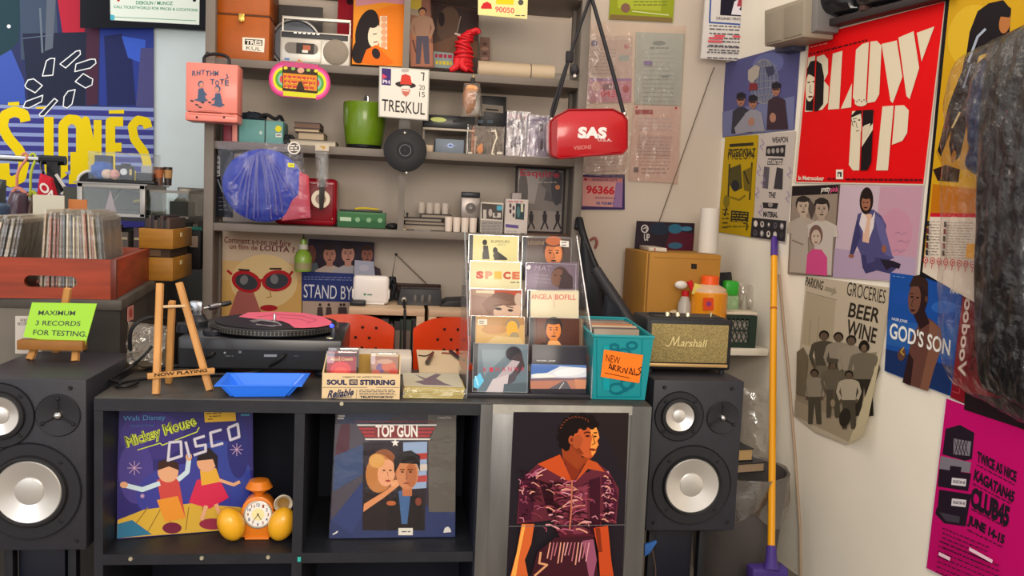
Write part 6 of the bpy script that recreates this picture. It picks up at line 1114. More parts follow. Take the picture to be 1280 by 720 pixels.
for row, zz in ((0, .008), (1, .0145)):
    for k in range(110):
        a_ = 2*PI*k/110; m.box((-.0015, -.001, -.0016), (.0015, .001, .0016), mat('#8d8a84', rough=.3, metal=.8), R=Matrix.Translation((pcx+pr*math.cos(a_), pcy+pr*math.sin(a_), ztt+.004+zz)) @ Matrix.Rotation(a_+PI/2, 4, 'Z'))
pf = m.build('platter', tt)
m = MB(); m.lathe([(.004, 0), (.0035, .018), (.002, .021), (0, .0215)], mat('#b9b9b9', rough=.2, metal=1), (pcx, pcy, ztt+.026), 14); m.build('spindle', pf)
rr_ = pr*.905; rz_ = ztt+.0255
rc3 = thing('record', 'pink and black record lying on the turntable platter', 'record', (pcx, pcy, rz_)); m = MB(); m.lathe([(.0045, .0), (rr_, 0), (rr_, .0022), (.0045, .0022)], mat('#1d1b1f', rough=.4), (pcx, pcy, rz_), 72); m.build('disc', rc3)
m = MB(); UPV = Vector((0, 0, 1)); A = Art(m, (0, 0, rz_+.0022), UPV, rough=.4)
def arcpt(a, r): return proj_px(Vector((pcx+r*math.cos(a), pcy+r*math.sin(a), rz_+.0024)))
def proj_px(P): d = P-CAM; w = d.dot(FW); return (640+F*d.dot(RT)/w, 360-F*d.dot(UP)/w)
pp = [(298, 396), (310, 390.5), (345, 389.5), (380, 391), (404, 396), (415, 402), (413, 406), (398, 409), (378, 410), (368, 409.5), (362, 405), (352, 401), (335, 400), (318, 398.5)]
A.poly(pp, '#d9647c'); A.stroke([(322, 396), (345, 393), (378, 395), (396, 400), (384, 404)], .8, '#a8485e'); A.stroke([(350, 397), (376, 399), (388, 403)], .7, '#b04e64')
for k in range(3): A.stroke([(312+k*2, 401+k), (326, 398.8+k*.8), (346, 402+k*.6), (352, 406+k*.3), (340, 408-k*.5), (320, 405+k*.4)], .7, '#8a8488')
m.build('label', rc3)
silver = mat('#8f9094', rough=.2, metal=.9)
ta = at(247, 397, 2.62); tax, tay = X(246, 400, 2.60), 2.60
m = MB(); m.lathe([(.034, 0), (.034, .012), (.026, .02), (.022, .03), (0, .03)], mat('#26272c', rough=.3), (tax, tay, ztt), 28); m.box((tax-.02, tay-.012, ztt+.02), (tax+.018, tay+.012, ztt+.07), silver, bev=.006)
m.tube([(tax-.02, tay-.02, ztt+.055), (tax-.028, tay-.02, ztt+.045)], .018, mat('#3a3b40', rough=.25, metal=.7), 16); ta_ = m.build('tonearm_base', tt); ta_['label'] = 'chrome tonearm base'
m = MB(); p0, p1, p2 = at(235, 387, 2.6), at(254, 386, 2.62), at(277, 380.5, 2.66); m.tube([p0, p1, p2], .004, silver, 10); m.tube([at(262, 384.5, 2.63), at(272, 382, 2.65)], .009, silver, 12); m.tube([p2, at(283, 379.5, 2.665), at(289, 378, 2.67)], [.007, .008, .006], mat('#17171a', rough=.35), 10); m.build('tonearm', tt)
for px, py, r, h in ((231, 411, .022, .022), (266, 415, .026, .010)):
    p = at(px, py, 2.45 if r < .024 else 2.42); m = MB(); m.lathe([(0, 0), (r, 0), (r, h), (r*.9, h+.003), (0, h+.003)], mat('#1c1e26', rough=.25), (p.x, p.y, ztt+.0003), 24); m.build('knob', tt)
p = at(413, 422, 2.4); m = MB(); m.lathe([(.012, 0), (.011, .003), (0, .003)], mat('#b9b39a', rough=.25, metal=.7), (p.x, p.y, ztt), 20); m.build('start_button', tt)
p = at(412, 397, 2.66); m = MB(); m.lathe([(.008, 0), (.008, .028), (.007, .03), (0, .03)], mat('#2c2c34', rough=.3), (X(418, 404, 2.42), 2.40, ztt), 16); m.ball((X(415, 398, 2.40), 2.40, ztt+.034), .006, mat('#3a4cff', emit=2.0), n=12); o = m.build('strobe_lamp', tt); o['label'] = 'small strobe lamp lit blue'
m = MB(); A = Art(m, (0, TTY-.002, 0), NB); A.rect(330, 443, 346, 446, '#7d828c'); A.lines(282, 445, 292, 445, 1, '#5a606a', 1); A.ell(281, 441, 1.4, 1.4, '#8a8f98', n=8); A.rect(297, 438, 303, 442, '#3a3f4a'); A.ell(300, 440, 1.3, 1.3, '#77797f', n=8); A.lines(367, 445, 374, 445, 1, '#4a505a', 1); m.build('markings', tt)
for a, b in (((351, 452), (0, 0)),): pass
# cables
cbm = mat('#141416', rough=.45)
def cable(name, pts, r, label): m = MB(); m.tube(pts, r, cbm, 8, 3); tag(m.build(name), label, 'cable')
zc0 = CT+.007
cable('cable', [Vector((X(357, 443, TTY), TTY-.003, Z(357, 443, TTY))), at(350, 449, TTY-.03), atz(325, 466, zc0), atz(270, 468, zc0), atz(215, 470, zc0), atz(165, 475, zc0), atz(140, 482, zc0), atz(160, 484, zc0), atz(172, 478, zc0)], .0045, 'black cable running from the turntable back to the left end of the shelf')
cable('cable', [Vector((X(268, 441, TTY), TTY-.003, Z(268, 441, TTY))), at(262, 445, TTY-.02), atz(240, 457, zc0+.009), atz(200, 459, zc0+.009), at(168, 462, 2.45), at(160, 420, 2.42), at(170, 402, 2.42), at(190, 396, 2.44), at(210, 399, 2.50), at(225, 408, 2.55)], .0055, 'thick black cable looping up behind the small easel')
cable('cable', [at(190, 433, 2.40), at(180, 445, 2.38), atz(160, 462, zc0+.002), atz(142, 470, zc0), atz(136, 476, zc0), atz(150, 478, zc0+.010)], .004, 'black cable with a plug lying at the left corner of the shelf')
m = MB(); q = [atz(158, 462, CT+.004), atz(212, 462, CT+.004), at(214, 408, 2.5), at(160, 402, 2.5)]; m.pillow(q, NB, .03, film('#b9a890', .8, .12, .8, 22, .1), 18, 16, .03, 26, 4, .6); tag(m.build('plastic_bag'), 'crumpled clear plastic bag behind the small easel', 'bag')
# small easel
em = mat('#b8854a', rough=.5, var=.15, scale=14, stretch=(2, 2, .6)); es = thing('easel', 'small empty wooden easel with lettered bar on the cube shelf', 'easel', atz(228, 485, CT))
def stick(mb, a, b, w, d, m_):
    a, b = Vector(a), Vector(b); ax = (b-a); L = ax.length; ax.normalize(); yv = Vector((0, 1, 0)); xv = ax.cross(yv).normalized(); yv = xv.cross(ax)*-1
    R = Matrix((xv, yv, ax)).transposed().to_4x4(); R.translation = a; mb.box((-w/2, -d/2, 0), (w/2, d/2, L), m_, bev=.0012, R=R)
f0, f1 = atz(195, 492, CT+.002), atz(262, 487, CT+.002); tp_ = lambda p, px, py, dy: at(px, py, p.y+dy)
m = MB(); l1 = at(200, 355, f0.y+.06); stick(m, f0, l1, .013, .013, em); m.build('leg', es)
m = MB(); l2 = at(224, 354, f1.y+.05); stick(m, f1, l2, .013, .013, em); m.build('leg', es)
m = MB(); r0 = atz(211, 478, CT+.002); r1 = at(215, 377, f0.y+.085); stick(m, r0, r1, .013, .012, em); m.build('rear_leg', es)
m = MB(); da, db = at(203, 383.5, f0.y+.05), at(231, 382.5, f1.y+.035); m.tube([da, db], .0035, mat('#cbb08a', rough=.5), 8); m.build('dowel', es)
m = MB(); b0, b1 = at(184, 470, f0.y-.006), at(268, 463, f1.y-.008); dv = (b1-b0).normalized(); R = Matrix((dv, Vector((0, 0, 1)).cross(dv).normalized(), Vector((0, 0, 1)))).transposed().to_4x4(); R.translation = b0; m.box((0, -.008, -.007), ((b1-b0).length, .008, .006), em, bev=.0012, R=R); bar = m.build('ledge_bar', es)
m = MB(); nb = Vector((dv.y, -dv.x, 0)); A = Art(m, b0+nb*.0085, nb); A.txt('NOW PLAYING', (193, 471), (259, 465), (193, 466.8), '#3a2412', .03); m.build('lettering', bar)
# left easel with sign
E2Y = 2.16; ez = .498+.412; e2 = thing('easel', 'wooden easel holding the green sign on the left loudspeaker', 'easel', atz(60, 452, ez)); z2 = ez+.001
g0, g1 = atz(37, 449, z2), atz(94, 451, z2)
m = MB(); stick(m, g0, at(68, 384, g0.y+.075), .014, .012, em); m.build('leg', e2)
m = MB(); stick(m, g1, at(100, 384, g1.y+.075), .014, .012, em); m.build('leg', e2)
m = MB(); stick(m, atz(70, 440, z2), at(85, 361, g0.y+.085), .015, .012, em); m.build('rear_leg', e2)
gy = (g0.y+g1.y)/2; b0, b1 = at(24, 428, gy-.008), at(106, 432, gy-.008)
m = MB(); m.box((b0.x, gy-.024, b1.z-.012), (b1.x, gy+.012, b0.z+.008), mat('#8a5a26', rough=.5, var=.15, scale=14), bev=.002); m.build('ledge', e2)
def sign(A):
    A.txt('MAXIMUM', (47.5, 394), (93.5, 394.5), (48.5, 388), '#20261c', .01); A.txt('3 RECORDS', (44, 406.5), (100, 407.5), (45, 400.5), '#20261c', .01); A.txt('FOR TESTING.', (41, 418.5), (108, 421), (42, 412), '#20261c', .01)
so = Vector((0, gy+.0, b0.z)); sn_ = leaning(0, 0, 0, 14)
sheet('sign', 'bright green cardboard sign with black capitals propped on the left easel', 'sign', [(40, 378), (121, 379.5), (106, 433), (29, 421)], at(65, 427, gy-.004), sn_, '#8fc423', sign, th=.003, rough=.35, coat=.3)
def flyer(A): A.txt('WE BUY', (25, 402), (34, 402), (25, 398.5), '#2a2a2a'); A.txt('RECORDS', (22, 406.5), (38, 406.5), (22, 403), '#2a2a2a')
sheet('flyer', 'small white flyer standing behind the green sign', 'flyer', [(19, 395), (52, 395), (52, 442), (19, 442)], Vector((0, 2.46, ez)), NB, '#b9b2aa', flyer, th=.002)
# blue tray
q = [(268, 471), (380, 469), (366, 496), (283, 497)]; P = [atz(x, y, CT+.001) for x, y in q]
tr = thing('tray', 'shallow bright blue plastic tray at the front of the cube shelf', 'tray', sum(P, Vector())/4); bt_ = mat('#2a74f2', rough=.35, coat=.2)
f0 = atz(287, 496, CT+.001); f1 = atz(361, 495.5, CT+.001); hh = .028; outw = .03; bk0 = Vector((f0.x-.002, f0.y+.125, CT+.001)); bk1 = Vector((f1.x+.004, f1.y+.125, CT+.001))
def ring_t(e, z): return [Vector((f0.x-e, f0.y-e*.5, z)), Vector((f1.x+e, f1.y-e*.5, z)), Vector((bk1.x+e, bk1.y+e*.5, z)), Vector((bk0.x-e, bk0.y+e*.5, z))]
t = bmesh.new(); lv = [ring_t(0, CT+.001), ring_t(outw*.75, CT+hh), ring_t(outw*1.1, CT+hh+.001), ring_t(outw*1.1, CT+hh+.004), ring_t(outw*.7, CT+hh+.004), ring_t(-.004, CT+.004)]; lv = [[t.verts.new(p) for p in l] for l in lv]
for a, b in zip(lv, lv[1:]):
    for k in range(4): t.faces.new((a[k], a[(k+1) % 4], b[(k+1) % 4], b[k]))
t.faces.new(lv[0]); t.faces.new(lv[-1]); bmesh.ops.bevel(t, geom=[e for e in t.edges if abs(e.verts[0].co.z-e.verts[1].co.z) > .01], offset=.008, segments=3, affect='EDGES'); m = MB(); m.add(t, bt_); m.build('pan', tr)
# printed cassette carton
SYc = 2.115; sa, sbx = X(402.5, 480, SYc), X(500, 480, SYc); cz0, cz1 = CT+.001, Z(450, 467, SYc); cdm = mat('#cdb48c', rough=.55)
so_ = thing('carton', 'cream printed carton of cassettes at the front of the cube shelf', 'carton', ((sa+sbx)/2, SYc, CT))
m = MB(); m.box((sa, SYc, cz0), (sbx, SYc+.003, cz1), cdm); A = Art(m, (0, SYc, 0), NB); dk = '#262a4c'
A.txt('OBJECT OF AFFECTION', (428, 472.5), (477, 472.5), (428, 470.5), '#4a4440', .03); A.txt('SOUL', (408.5, 481), (433.5, 481.3), (408.5, 474.3), dk, .05); A.txt('STIRRING', (450, 481.3), (494, 481.5), (450, 474.5), dk, .05); A.rect(436.5, 474.3, 447, 481.2, dk); A.txt('NOTO', (438, 480), (446, 480), (438, 475.5), '#cdb48c', .02)
A.rect(403, 484, 459, 484.5, '#4a4440'); A.rect(470, 484, 499, 484.5, '#4a4440'); A.stroke([(446, 487), (445, 499)], .5, '#6a6058', False)
A.txt('Reliable', (409, 497.5), (441, 494.5), (412, 488), dk, .03); A.stroke([(406, 499), (424, 496.5), (440, 496)], 1, dk); A.lines(449, 487.6, 494, 491.8, 3, '#5a5450', .9, 0, 5); A.rect(449, 493.2, 496, 493.6, '#6a6058'); A.txt('TRUSTWORTHY', (450, 497.6), (492, 497.9), (450, 494.8), '#3a3a44', .04); m.build('front_panel', so_)
m = MB(); m.box((sa, SYc+.003, cz0), (sa+.003, SYc+.11, cz1), cdm); m.prism([(sa, SYc+.003, cz1), (sa, SYc+.11, cz1), (sa, SYc+.11, cz1+.03)], (.003, 0, 0), cdm); m.build('side_panel', so_)
m = MB(); m.box((sbx-.003, SYc+.003, cz0), (sbx, SYc+.11, cz1), cdm); m.prism([(sbx-.003, SYc+.003, cz1), (sbx-.003, SYc+.11, cz1), (sbx-.003, SYc+.11, cz1+.03)], (.003, 0, 0), cdm); m.build('side_panel', so_)
m = MB(); m.box((sa, SYc+.107, cz0), (sbx, SYc+.11, cz1+.03), mat('#a9863f', rough=.6)); m.box((sa+.003, SYc+.003, cz0), (sbx-.003, SYc+.107, cz0+.003), mat('#a9863f', rough=.6)); m.build('rear_panel', so_)
clear = film('#f2f2f4', .86, .05, 0, 30, .02)
def tape(x0, x1, yt, Y, label, fn, c):
    a, b = X(x0, 455, Y), X(x1, 455, Y); z1 = Z(x0, yt, Y); r = thing('cassette', label, 'cassette', ((a+b)/2, Y, cz0+.004), 'cassettes in the cream carton')
    m = MB(); m.box((a+.002, Y+.002, cz0+.0035), (b-.002, Y+.012, z1-.002), mat(c, rough=.4)); A = Art(m, (0, Y+.002, 0), NB, lift=.0002); fn(A) if fn else None; m.build('inlay', r)
    m = MB(); m.box((a, Y, cz0+.0032), (b, Y+.014, z1), clear, bev=.001); m.build('case', r)
def ct1(A): A.poly([(410, 441), (446, 442), (444, 467), (409, 467)], '#a03044'); A.ell(426, 462, 13, 10, '#d8404c'); A.ell(426, 466, 9, 7, '#ea5a54'); A.poly([(409, 441), (446, 442), (446, 446), (409, 445)], '#4a2c3c'); A.txt('Alton Coasts', (413, 451), (441, 450.5), (413, 447), '#d9c98c', .02); A.stroke([(424, 445.5), (425, 452)], .8, '#d9c98c')
def ct2(A):
    A.poly([(464, 441), (498, 442), (498, 446), (464, 445)], '#cdb89a')
    for cx, cy, rx, ry, c in ((470, 456, 6, 6, '#b98a7a'), (476, 460, 6, 6, '#7a5a8a'), (486, 458, 9, 7, '#d06a4a'), (492, 464, 6, 4, '#c94a3a'), (481, 452, 10, 3, '#c9a08a'), (470, 465, 5, 3, '#c96a5a')): A.ell(cx, cy, rx, ry, c)
tape(410, 449, 434.5, SYc+.05, 'smoke cased cassette at the back left of the cream carton', None, '#4a3c3c')
tape(408, 446, 439, SYc+.02, 'red cassette with yellow lettering at the front left of the cream carton', ct1, '#a03044')
tape(463, 498.5, 441, SYc+.03, 'cassette with an orange and violet inlay at the right of the cream carton', ct2, '#a0705c')
# white packet, papers, glasses
m = MB(); Yw = 2.42; a, b = X(440, 450, Yw), X(515, 450, Yw); m.box((a, Yw, CT+.001), (b, Yw+.14, Z(478, 446, Yw+.0)), mat('#cdc2b6', rough=.5), bev=.006); tag(m.build('packet'), 'white flat packet lying behind the cream carton', 'packet')
m = MB(); q = [atz(524, 466.5, CT+.001), atz(578, 468, CT+.001), atz(569, 440, CT+.001), atz(520.5, 438.5, CT+.001)]; m.prism(q, (0, 0, .004), mat('#cdb796', rough=.6)); tag(m.build('notepad'), 'cream note pad lying open left of the clear disc rack', 'paper')
m = MB(); zn = CT+.0085; m.tube([atz(523, 444, zn), atz(533, 445.5, zn), atz(540, 441, zn+.004)], .002, mat('#2b2220'), 6, 2); m.tube([atz(534, 453, zn+.006), atz(541, 441, zn+.006)], [.007, .005], mat('#4a4440', rough=.3, metal=.4), 8); tag(m.build('clip'), 'dark metal clip with cord on the cream note pad', 'clip')
m = MB(); m.tube([atz(563, 439, zn+.003), atz(576, 449, zn+.003)], .006, mat('#26242a', rough=.4), 8); m.tube([atz(552, 441, zn), atz(562, 441.5, zn)], .003, mat('#8a4a3a'), 6); tag(m.build('pen'), 'dark pen lying on the cream note pad beside the disc rack', 'pen')
# stack of pale sleeves
YY = 2.13; zst = CT+.001; a, b = X(505, 490, YY), X(580, 492, YY)
for k in range(6):
    h = (Z(540, 484, YY)-CT-.001)/6; m = MB(); dx = .002*((k*7) % 3-1); m.box((a+dx, YY, zst), (b+dx, YY+.115, zst+h-.0006), mat('#a89448' if k % 2 else '#b8a656', rough=.4), bev=.0008)
    if k == 5:
        A = Art(m, (0, 0, zst+h-.0004), UPV); A.poly([(505, 483), (580, 484.5), (573, 466.5), (503, 466)], '#b3ac98'); A.poly([(518, 467.5), (532, 473), (545, 467), (552, 468), (545, 473), (556, 479), (566, 482), (530, 481), (518, 477), (530, 475)], '#6f5f68')
    tag(m.build('record_sleeve'), 'yellow edged square sleeve in the wrapped stack beside the cream carton' if k < 5 else 'topmost square sleeve with a grey winged print of the wrapped stack', 'record', 'wrapped stack of small sleeves'); zst += h
m = MB(); q = [Vector((a-.004, YY-.004, CT+.002)), Vector((b+.008, YY-.004, CT+.002)), Vector((b+.006, YY-.003, zst-.002)), Vector((a-.003, YY-.003, zst-.002))]; m.pillow(q, NB, .003, film('#fff', .94, .06, .6, 40, .02), 20, 8, .003, 60, 6, 0); tag(m.build('plastic_wrap'), 'crinkled clear wrap across the front of the small sleeve stack', 'wrap')
# ---------------------------------------------------------------- clear disc rack with ten compact discs
acr = film('#f6f8fa', .985, .12, 0, 30, .001)
rk = thing('disc_rack', 'clear acrylic step rack holding ten compact discs on the cube shelf', 'rack', (X(662, 490, 2.16), 2.15, CT))
x0r, x1r = X(587, 495, 2.15)-.006, X(735, 495, 2.15)+.006
m = MB(); m.box((x0r, 2.148, CT+.0005), (x1r, 2.46, CT+.012), mat('#26252b', rough=.3), bev=.002); o = m.build('base', rk); o['label'] = 'dark base'
TYs = [2.162, 2.224, 2.286, 2.348, 2.410]
tops = [(434.5, 437), (395, 397), (362, 362), (327, 329), (294, 297)]            # sight lines of the top edges, left and right column
cols = [((590.5, 661.5), (664.5, 734)), ((587, 658), (660, 730)), ((585.5, 654.5), (657.5, 727)), ((585.5, 653), (654, 724.5)), ((584.5, 650), (652, 716))]
lean_ = 8; prev = None; tierz = []
for k, Yk in enumerate(TYs):
    zt_ = Z(660, (tops[k][0]+tops[k][1])/2, Yk+.017); zb_ = zt_-.125*math.cos(math.radians(lean_)); zb_ = max(zb_, CT+.0125); tierz.append(zb_)
    if k:
        m = MB(); m.box((x0r+.002, Yk-.004, zb_-.004), (x1r-.002, Yk+.05, zb_-.001), acr); m.box((x0r+.002, Yk-.006, zb_-.004), (x1r-.002, Yk-.004, zb_+.012), acr); m.build('tier', rk)
for x in (x0r-.003, x1r):
    m = MB(); m.prism([(x, 2.146, CT+.001), (x, 2.146, CT+.135), (x, 2.43, tierz[4]+.13), (x, 2.455, tierz[4]+.13), (x, 2.46, CT+.001)], (.003, 0, 0), acr); m.build('side_panel', rk)
for x in (x0r-.0015, x1r+.0015):
    m = MB(); m.tube([(x, 2.146, CT+.004), (x, 2.146, CT+.135), (x, 2.43, tierz[4]+.13)], .0022, film('#dfe6ee', .75, .08, 0, 30, .1), 6); m.build('edge', rk)
m = MB(); m.box((x0r+.001, 2.455, CT+.012), (x1r-.001, 2.459, tierz[4]+.12), acr); m.build('rear_panel', rk)
jc = film('#ffffff', .992, .22, 0, 30, .001)
def disc(k, col, label, fn, c, spine='#22222a', sleevep=True, card=False):
    (xa, xb) = cols[k][col]; Yk = TYs[k]; T = Matrix.Translation((X((xa+xb)/2, tops[k][col]+25, Yk), Yk, tierz[k])) @ Matrix.Rotation(math.radians(-lean_), 4, 'X'); w2 = .071
    r = bpy.data.objects.new('compact_disc', None); COL.objects.link(r); r.location = T.translation; tag(r, label, 'compact disc', 'compact discs in the clear rack')
    n = (T.to_3x3() @ Vector((0, -1, 0))).normalized(); m = MB(T); m.box((-w2+.001, .0025, .001), (w2-.001, .0095, .124), mat(c, rough=.4))
    if spine: m.box((-w2+.0012, .0022, .001), (-w2+.0125, .0026, .124), mat(spine, rough=.4))
    A = Art(m, T @ Vector((0, .0024, 0)), n, .4, lift=.0002, step=.00003); fn(A, xa, xb) if fn else None; m.build('booklet', r)
    m = MB(T); m.box((-w2, 0, 0), (w2, .0105, .125), jc if not card else film('#fff', .985, .2, 0, 30, .002), bev=.0008); m.build('case', r)
    if not card:
        m = MB(T); e_ = film('#e6e8ee', .75, .08, 0, 30, .1)
        for z in (.0005, .1235): m.box((-w2, -.0004, z), (w2, .0005, z+.0012), e_)
        for x in (-w2, w2-.0012): m.box((x, -.0004, .0017), (x+.0012, .0005, .1235), e_)
        m.build('case_rim', r)
    return r
def c00(A, a, b):
    A.rect(599, 437, 660, 496, '#5d6d78'); A.poly([(602, 437), (640, 437), (605, 470)], '#71818a'); A.ell(642, 442, 10, 9, '#23202a'); A.poly([(640, 446), (652, 440), (656, 458), (646, 470), (636, 462)], '#3a3034'); A.poly([(612, 482), (640, 450), (650, 452), (642, 464), (622, 480)], '#a59aa0'); A.poly([(604, 496), (616, 474), (636, 468), (634, 484), (622, 496)], '#b9b0b4'); A.poly([(636, 470), (648, 462), (644, 476), (634, 482)], '#4a444c'); A.poly([(630, 480), (660, 478), (660, 496), (628, 496)], '#4d5960'); A.poly([(592, 474), (600, 466), (605, 476), (598, 486), (592, 484)], '#5fb4d8'); A.stroke([(594, 470), (598, 482)], 2, '#9ad4ec')
    for i, ch in enumerate('RIHANNA'): A.txt(ch, (604+i*7.8, 465-.2*i), (608.5+i*7.8, 464.9-.2*i), (604+i*7.8, 459.5-.2*i), '#b0304a')
def c01(A, a, b):
    A.rect(665, 434, 733, 497, '#201d28'); A.poly([(664, 455), (733, 456.5), (732, 486), (663, 486)], '#4f72a8'); A.poly([(664, 458), (690, 457), (733, 460), (733, 471), (700, 474), (664, 474)], '#c6cad2'); A.poly([(664, 456), (684, 455.5), (700, 458), (684, 466), (664, 468)], '#3f63a4'); A.ell(712, 465, 20, 5, '#d6d8dc', -6); A.ell(680, 470, 14, 3, '#d9d6d2', 5); A.poly([(663, 473), (733, 472), (732, 486), (663, 486)], '#a8705c'); A.poly([(663, 473), (690, 472), (733, 473), (733, 475), (663, 476)], '#6f5a66'); A.poly([(686, 486), (704, 476), (708, 476), (714, 486)], '#57545c'); A.poly([(718, 474), (733, 475), (732, 486), (720, 486)], '#bb7f60'); A.stroke([(699, 486), (705, 478)], .8, '#d6d0c6')
    A.txt('PEARL JAM', (671, 452), (694, 452.3), (671, 450), '#c9c6c2', .01)
disc(0, 0, 'blue grey compact disc with thin red capitals, bottom left of the clear rack', c00, '#5d6d78'); disc(0, 1, 'black compact disc with a desert road picture, bottom right of the clear rack', c01, '#201d28', None, card=True)
def c10(A, a, b): A.rect(596, 397, 656, 432, '#c09a5e'); A.poly([(596, 397), (656, 397), (656, 406), (610, 410), (596, 404)], '#a57c4e'); A.ell(641, 406, 9, 8, '#8a7a62'); A.ell(640, 411, 7, 10, '#e2a03a'); A.ell(643, 420, 6, 5, '#9a8a6a'); A.poly([(604, 432), (620, 420), (650, 422), (656, 432)], '#c9ad78'); A.ell(618, 412, 16, 6, '#b0804c'); A.rect(597, 399, 609, 406, '#c9c2b0'); A.lines(599, 401.5, 607, 404, 2, '#55504a', 1)
def c11(A, a, b): A.rect(670, 398, 729, 432, '#4a2418'); A.poly([(672, 398), (686, 398), (682, 432), (670, 432)], '#5a3020'); A.bust(692, 412, 25, '#c9742c', '#1f1010', '#2a1512', '#2a120c', body=False); A.poly([(684, 432), (686, 426), (698, 426), (702, 432)], '#e0a060'); A.poly([(670, 432), (680, 428), (686, 432)], '#2a1512'); A.rect(724, 399, 729, 432, '#6a5038')
disc(1, 0, 'compact disc with a golden portrait and price tag, left column second from the bottom', c10, '#b08a58'); disc(1, 1, 'compact disc with a dark brown orange lit portrait, right column second from the bottom', c11, '#4a2418')
def c20(A, a, b): A.rect(588, 363, 653, 396, '#9c8070'); A.poly([(595, 363), (618, 363), (618, 367), (595, 366)], '#cfc0a4'); A.poly([(618, 363), (653, 364), (653, 370), (618, 368)], '#a5422c'); A.poly([(590, 368), (612, 372), (622, 396), (590, 396)], '#8a6c5e'); A.ell(634, 388, 17, 20, '#c4a48e', 12); A.ell(632, 374, 18, 8, '#6a4c40', 10); A.poly([(612, 370), (640, 378), (620, 384), (612, 396), (602, 380)], '#7a5a4c'); A.ell(623, 386, 4.5, 1.8, '#2e201c', 6); A.ell(638, 388, 3.6, 1.6, '#2e201c', 6); A.stroke([(617, 382), (628, 381)], 1.2, '#4a3028'); A.stroke([(633, 383), (642, 385)], 1.2, '#4a3028'); A.ell(648, 374, 5, 8, '#b59c8a')
def c21(A, a, b): A.rect(663, 363, 723, 396, '#cfc3a4'); A.txt('ANGELA', (664, 374), (690, 374.5), (664, 367.5), '#b8504c', .01); A.txt('BOFILL', (694, 374.6), (720, 375), (694, 368), '#c0504e', .01); A.stroke([(692, 367), (693, 384)], 1, '#c99a90')
disc(2, 0, 'compact disc with a sepia close up face, left column middle of the clear rack', c20, '#9c8070', None); disc(2, 1, 'cream compact disc with pale red capitals, right column middle of the clear rack', c21, '#cfc3a4')
def c30(A, a, b):
    A.rect(587, 327, 652, 361, '#cfc79c'); cs = ['#b5432c', '#c98a6a', '#cfa43a', '#b04a34', '#c06a4a']
    for i, ch in enumerate('SPICE'): A.txt(ch, (595+i*11.3, 348.5+.2*i), (604.5+i*11.3, 348.6+.2*i), (595+i*11.3, 338.8+.2*i), cs[i], .07)
    A.lines(638, 353, 649, 353.4, 1, '#4a463c', 1.2)
def c31(A, a, b): A.rect(656, 328, 723, 361, '#6a5a68'); A.poly([(658, 330), (676, 331), (670, 361), (657, 361)], '#7a6a7c'); A.txt('MAT', (668, 338), (689, 338.5), (669, 332), '#9a8a96'); A.ell(700, 346, 11, 13, '#4a342e', 12); A.ell(697, 347, 8, 11, '#6d4a3c', 12); A.poly([(704, 336), (716, 346), (716, 361), (698, 361)], '#3a2a2c'); A.ell(694, 344, 1.6, .8, '#1e1412'); A.ell(701, 345, 1.6, .8, '#1e1412'); A.lines(668, 343, 688, 352, 3, '#8a7a90', .8, .1, 4); A.ell(661, 334, 2.4, 3, '#d0ccd0', 30)
disc(3, 0, 'cream compact disc with five colourful capitals, left column second from the top', c30, '#cfc79c', '#d9d0a0'); disc(3, 1, 'violet compact disc with a dark profile, right column second from the top', c31, '#6a5a68', None)
def c40(A, a, b): A.rect(592, 295, 648, 327, '#cdc48c'); A.ell(606, 303, 3, 3.6, '#2a2620'); A.poly([(603, 307), (610, 307), (612, 324), (603, 324)], '#2a2620'); A.poly([(601, 310), (604, 307), (604, 316)], '#c9b890'); A.ell(619, 313, 3, 4, '#2a2620'); A.poly([(616, 318), (622, 314), (634, 323), (634, 325), (618, 325)], '#33302a'); A.txt('RUMOURS', (614, 303.5), (637, 304), (614, 300), '#5a5444'); A.lines(622, 306, 632, 306.5, 1, '#8a8264', .8)
def c41(A, a, b): A.rect(659, 298, 715, 329, '#4a3c38'); A.txt('LEGEND', (660, 305.5), (683, 306), (660, 301), '#8a7458'); A.bust(692, 316, 30, '#b5683c', '#3a2a26', '#4a3c38', '#2a1814', body=False, hi='#c97c4c'); A.ell(692, 301, 10, 6, '#a85c38'); A.poly([(700, 300.5), (711, 301.5), (711, 309), (700, 308)], '#cfc9c0'); A.lines(702, 303, 709, 306.5, 2, '#4a4a4a', 1.2)
disc(4, 0, 'pale yellow compact disc with two ink drawn figures, top left of the clear rack', c40, '#cdc48c'); disc(4, 1, 'brown compact disc with a face and white price tag, top right of the clear rack', c41, '#4a3c38')
# ---------------------------------------------------------------- teal bin
BYt = 2.15; q = [atz(740, 499.5, CT+.001), atz(806, 500, CT+.001)]; bf0, bf1 = q; zt_ = Z(775, 421, BYt-.01); bd = .27
bn = thing('disc_bin', 'teal plastic bin of compact discs with an orange handwritten note', 'bin', ((bf0.x+bf1.x)/2, BYt, CT)); tl_ = mat('#0f7f86', rough=.35, coat=.2); tld = mat('#0b6a72', rough=.4)
zs_ = CT+.001; xa, xb = bf0.x, bf1.x; fl_ = .012; ybk = BYt+bd; T0 = [Vector((xa-.006, BYt-.012, zt_)), Vector((xb+.010, BYt-.012, zt_)), Vector((xb+.010, ybk, zt_+.012)), Vector((xa-.006, ybk, zt_+.012))]; B0 = [Vector((xa, BYt, zs_)), Vector((xb, BYt, zs_)), Vector((xb, ybk, zs_)), Vector((xa, ybk, zs_))]
th = .004; ins = [Vector((th, th, 0)), Vector((-th, th, 0)), Vector((-th, -th, 0)), Vector((th, -th, 0))]
t = bmesh.new(); L4 = [[t.verts.new(p) for p in l] for l in (B0, T0, [p+i for p, i in zip(T0, ins)], [p+i+Vector((0, 0, th)) for p, i in zip(B0, ins)])]
for a, b in zip(L4, L4[1:]):
    for k in range(4): t.faces.new((a[k], a[(k+1) % 4], b[(k+1) % 4], b[k]))
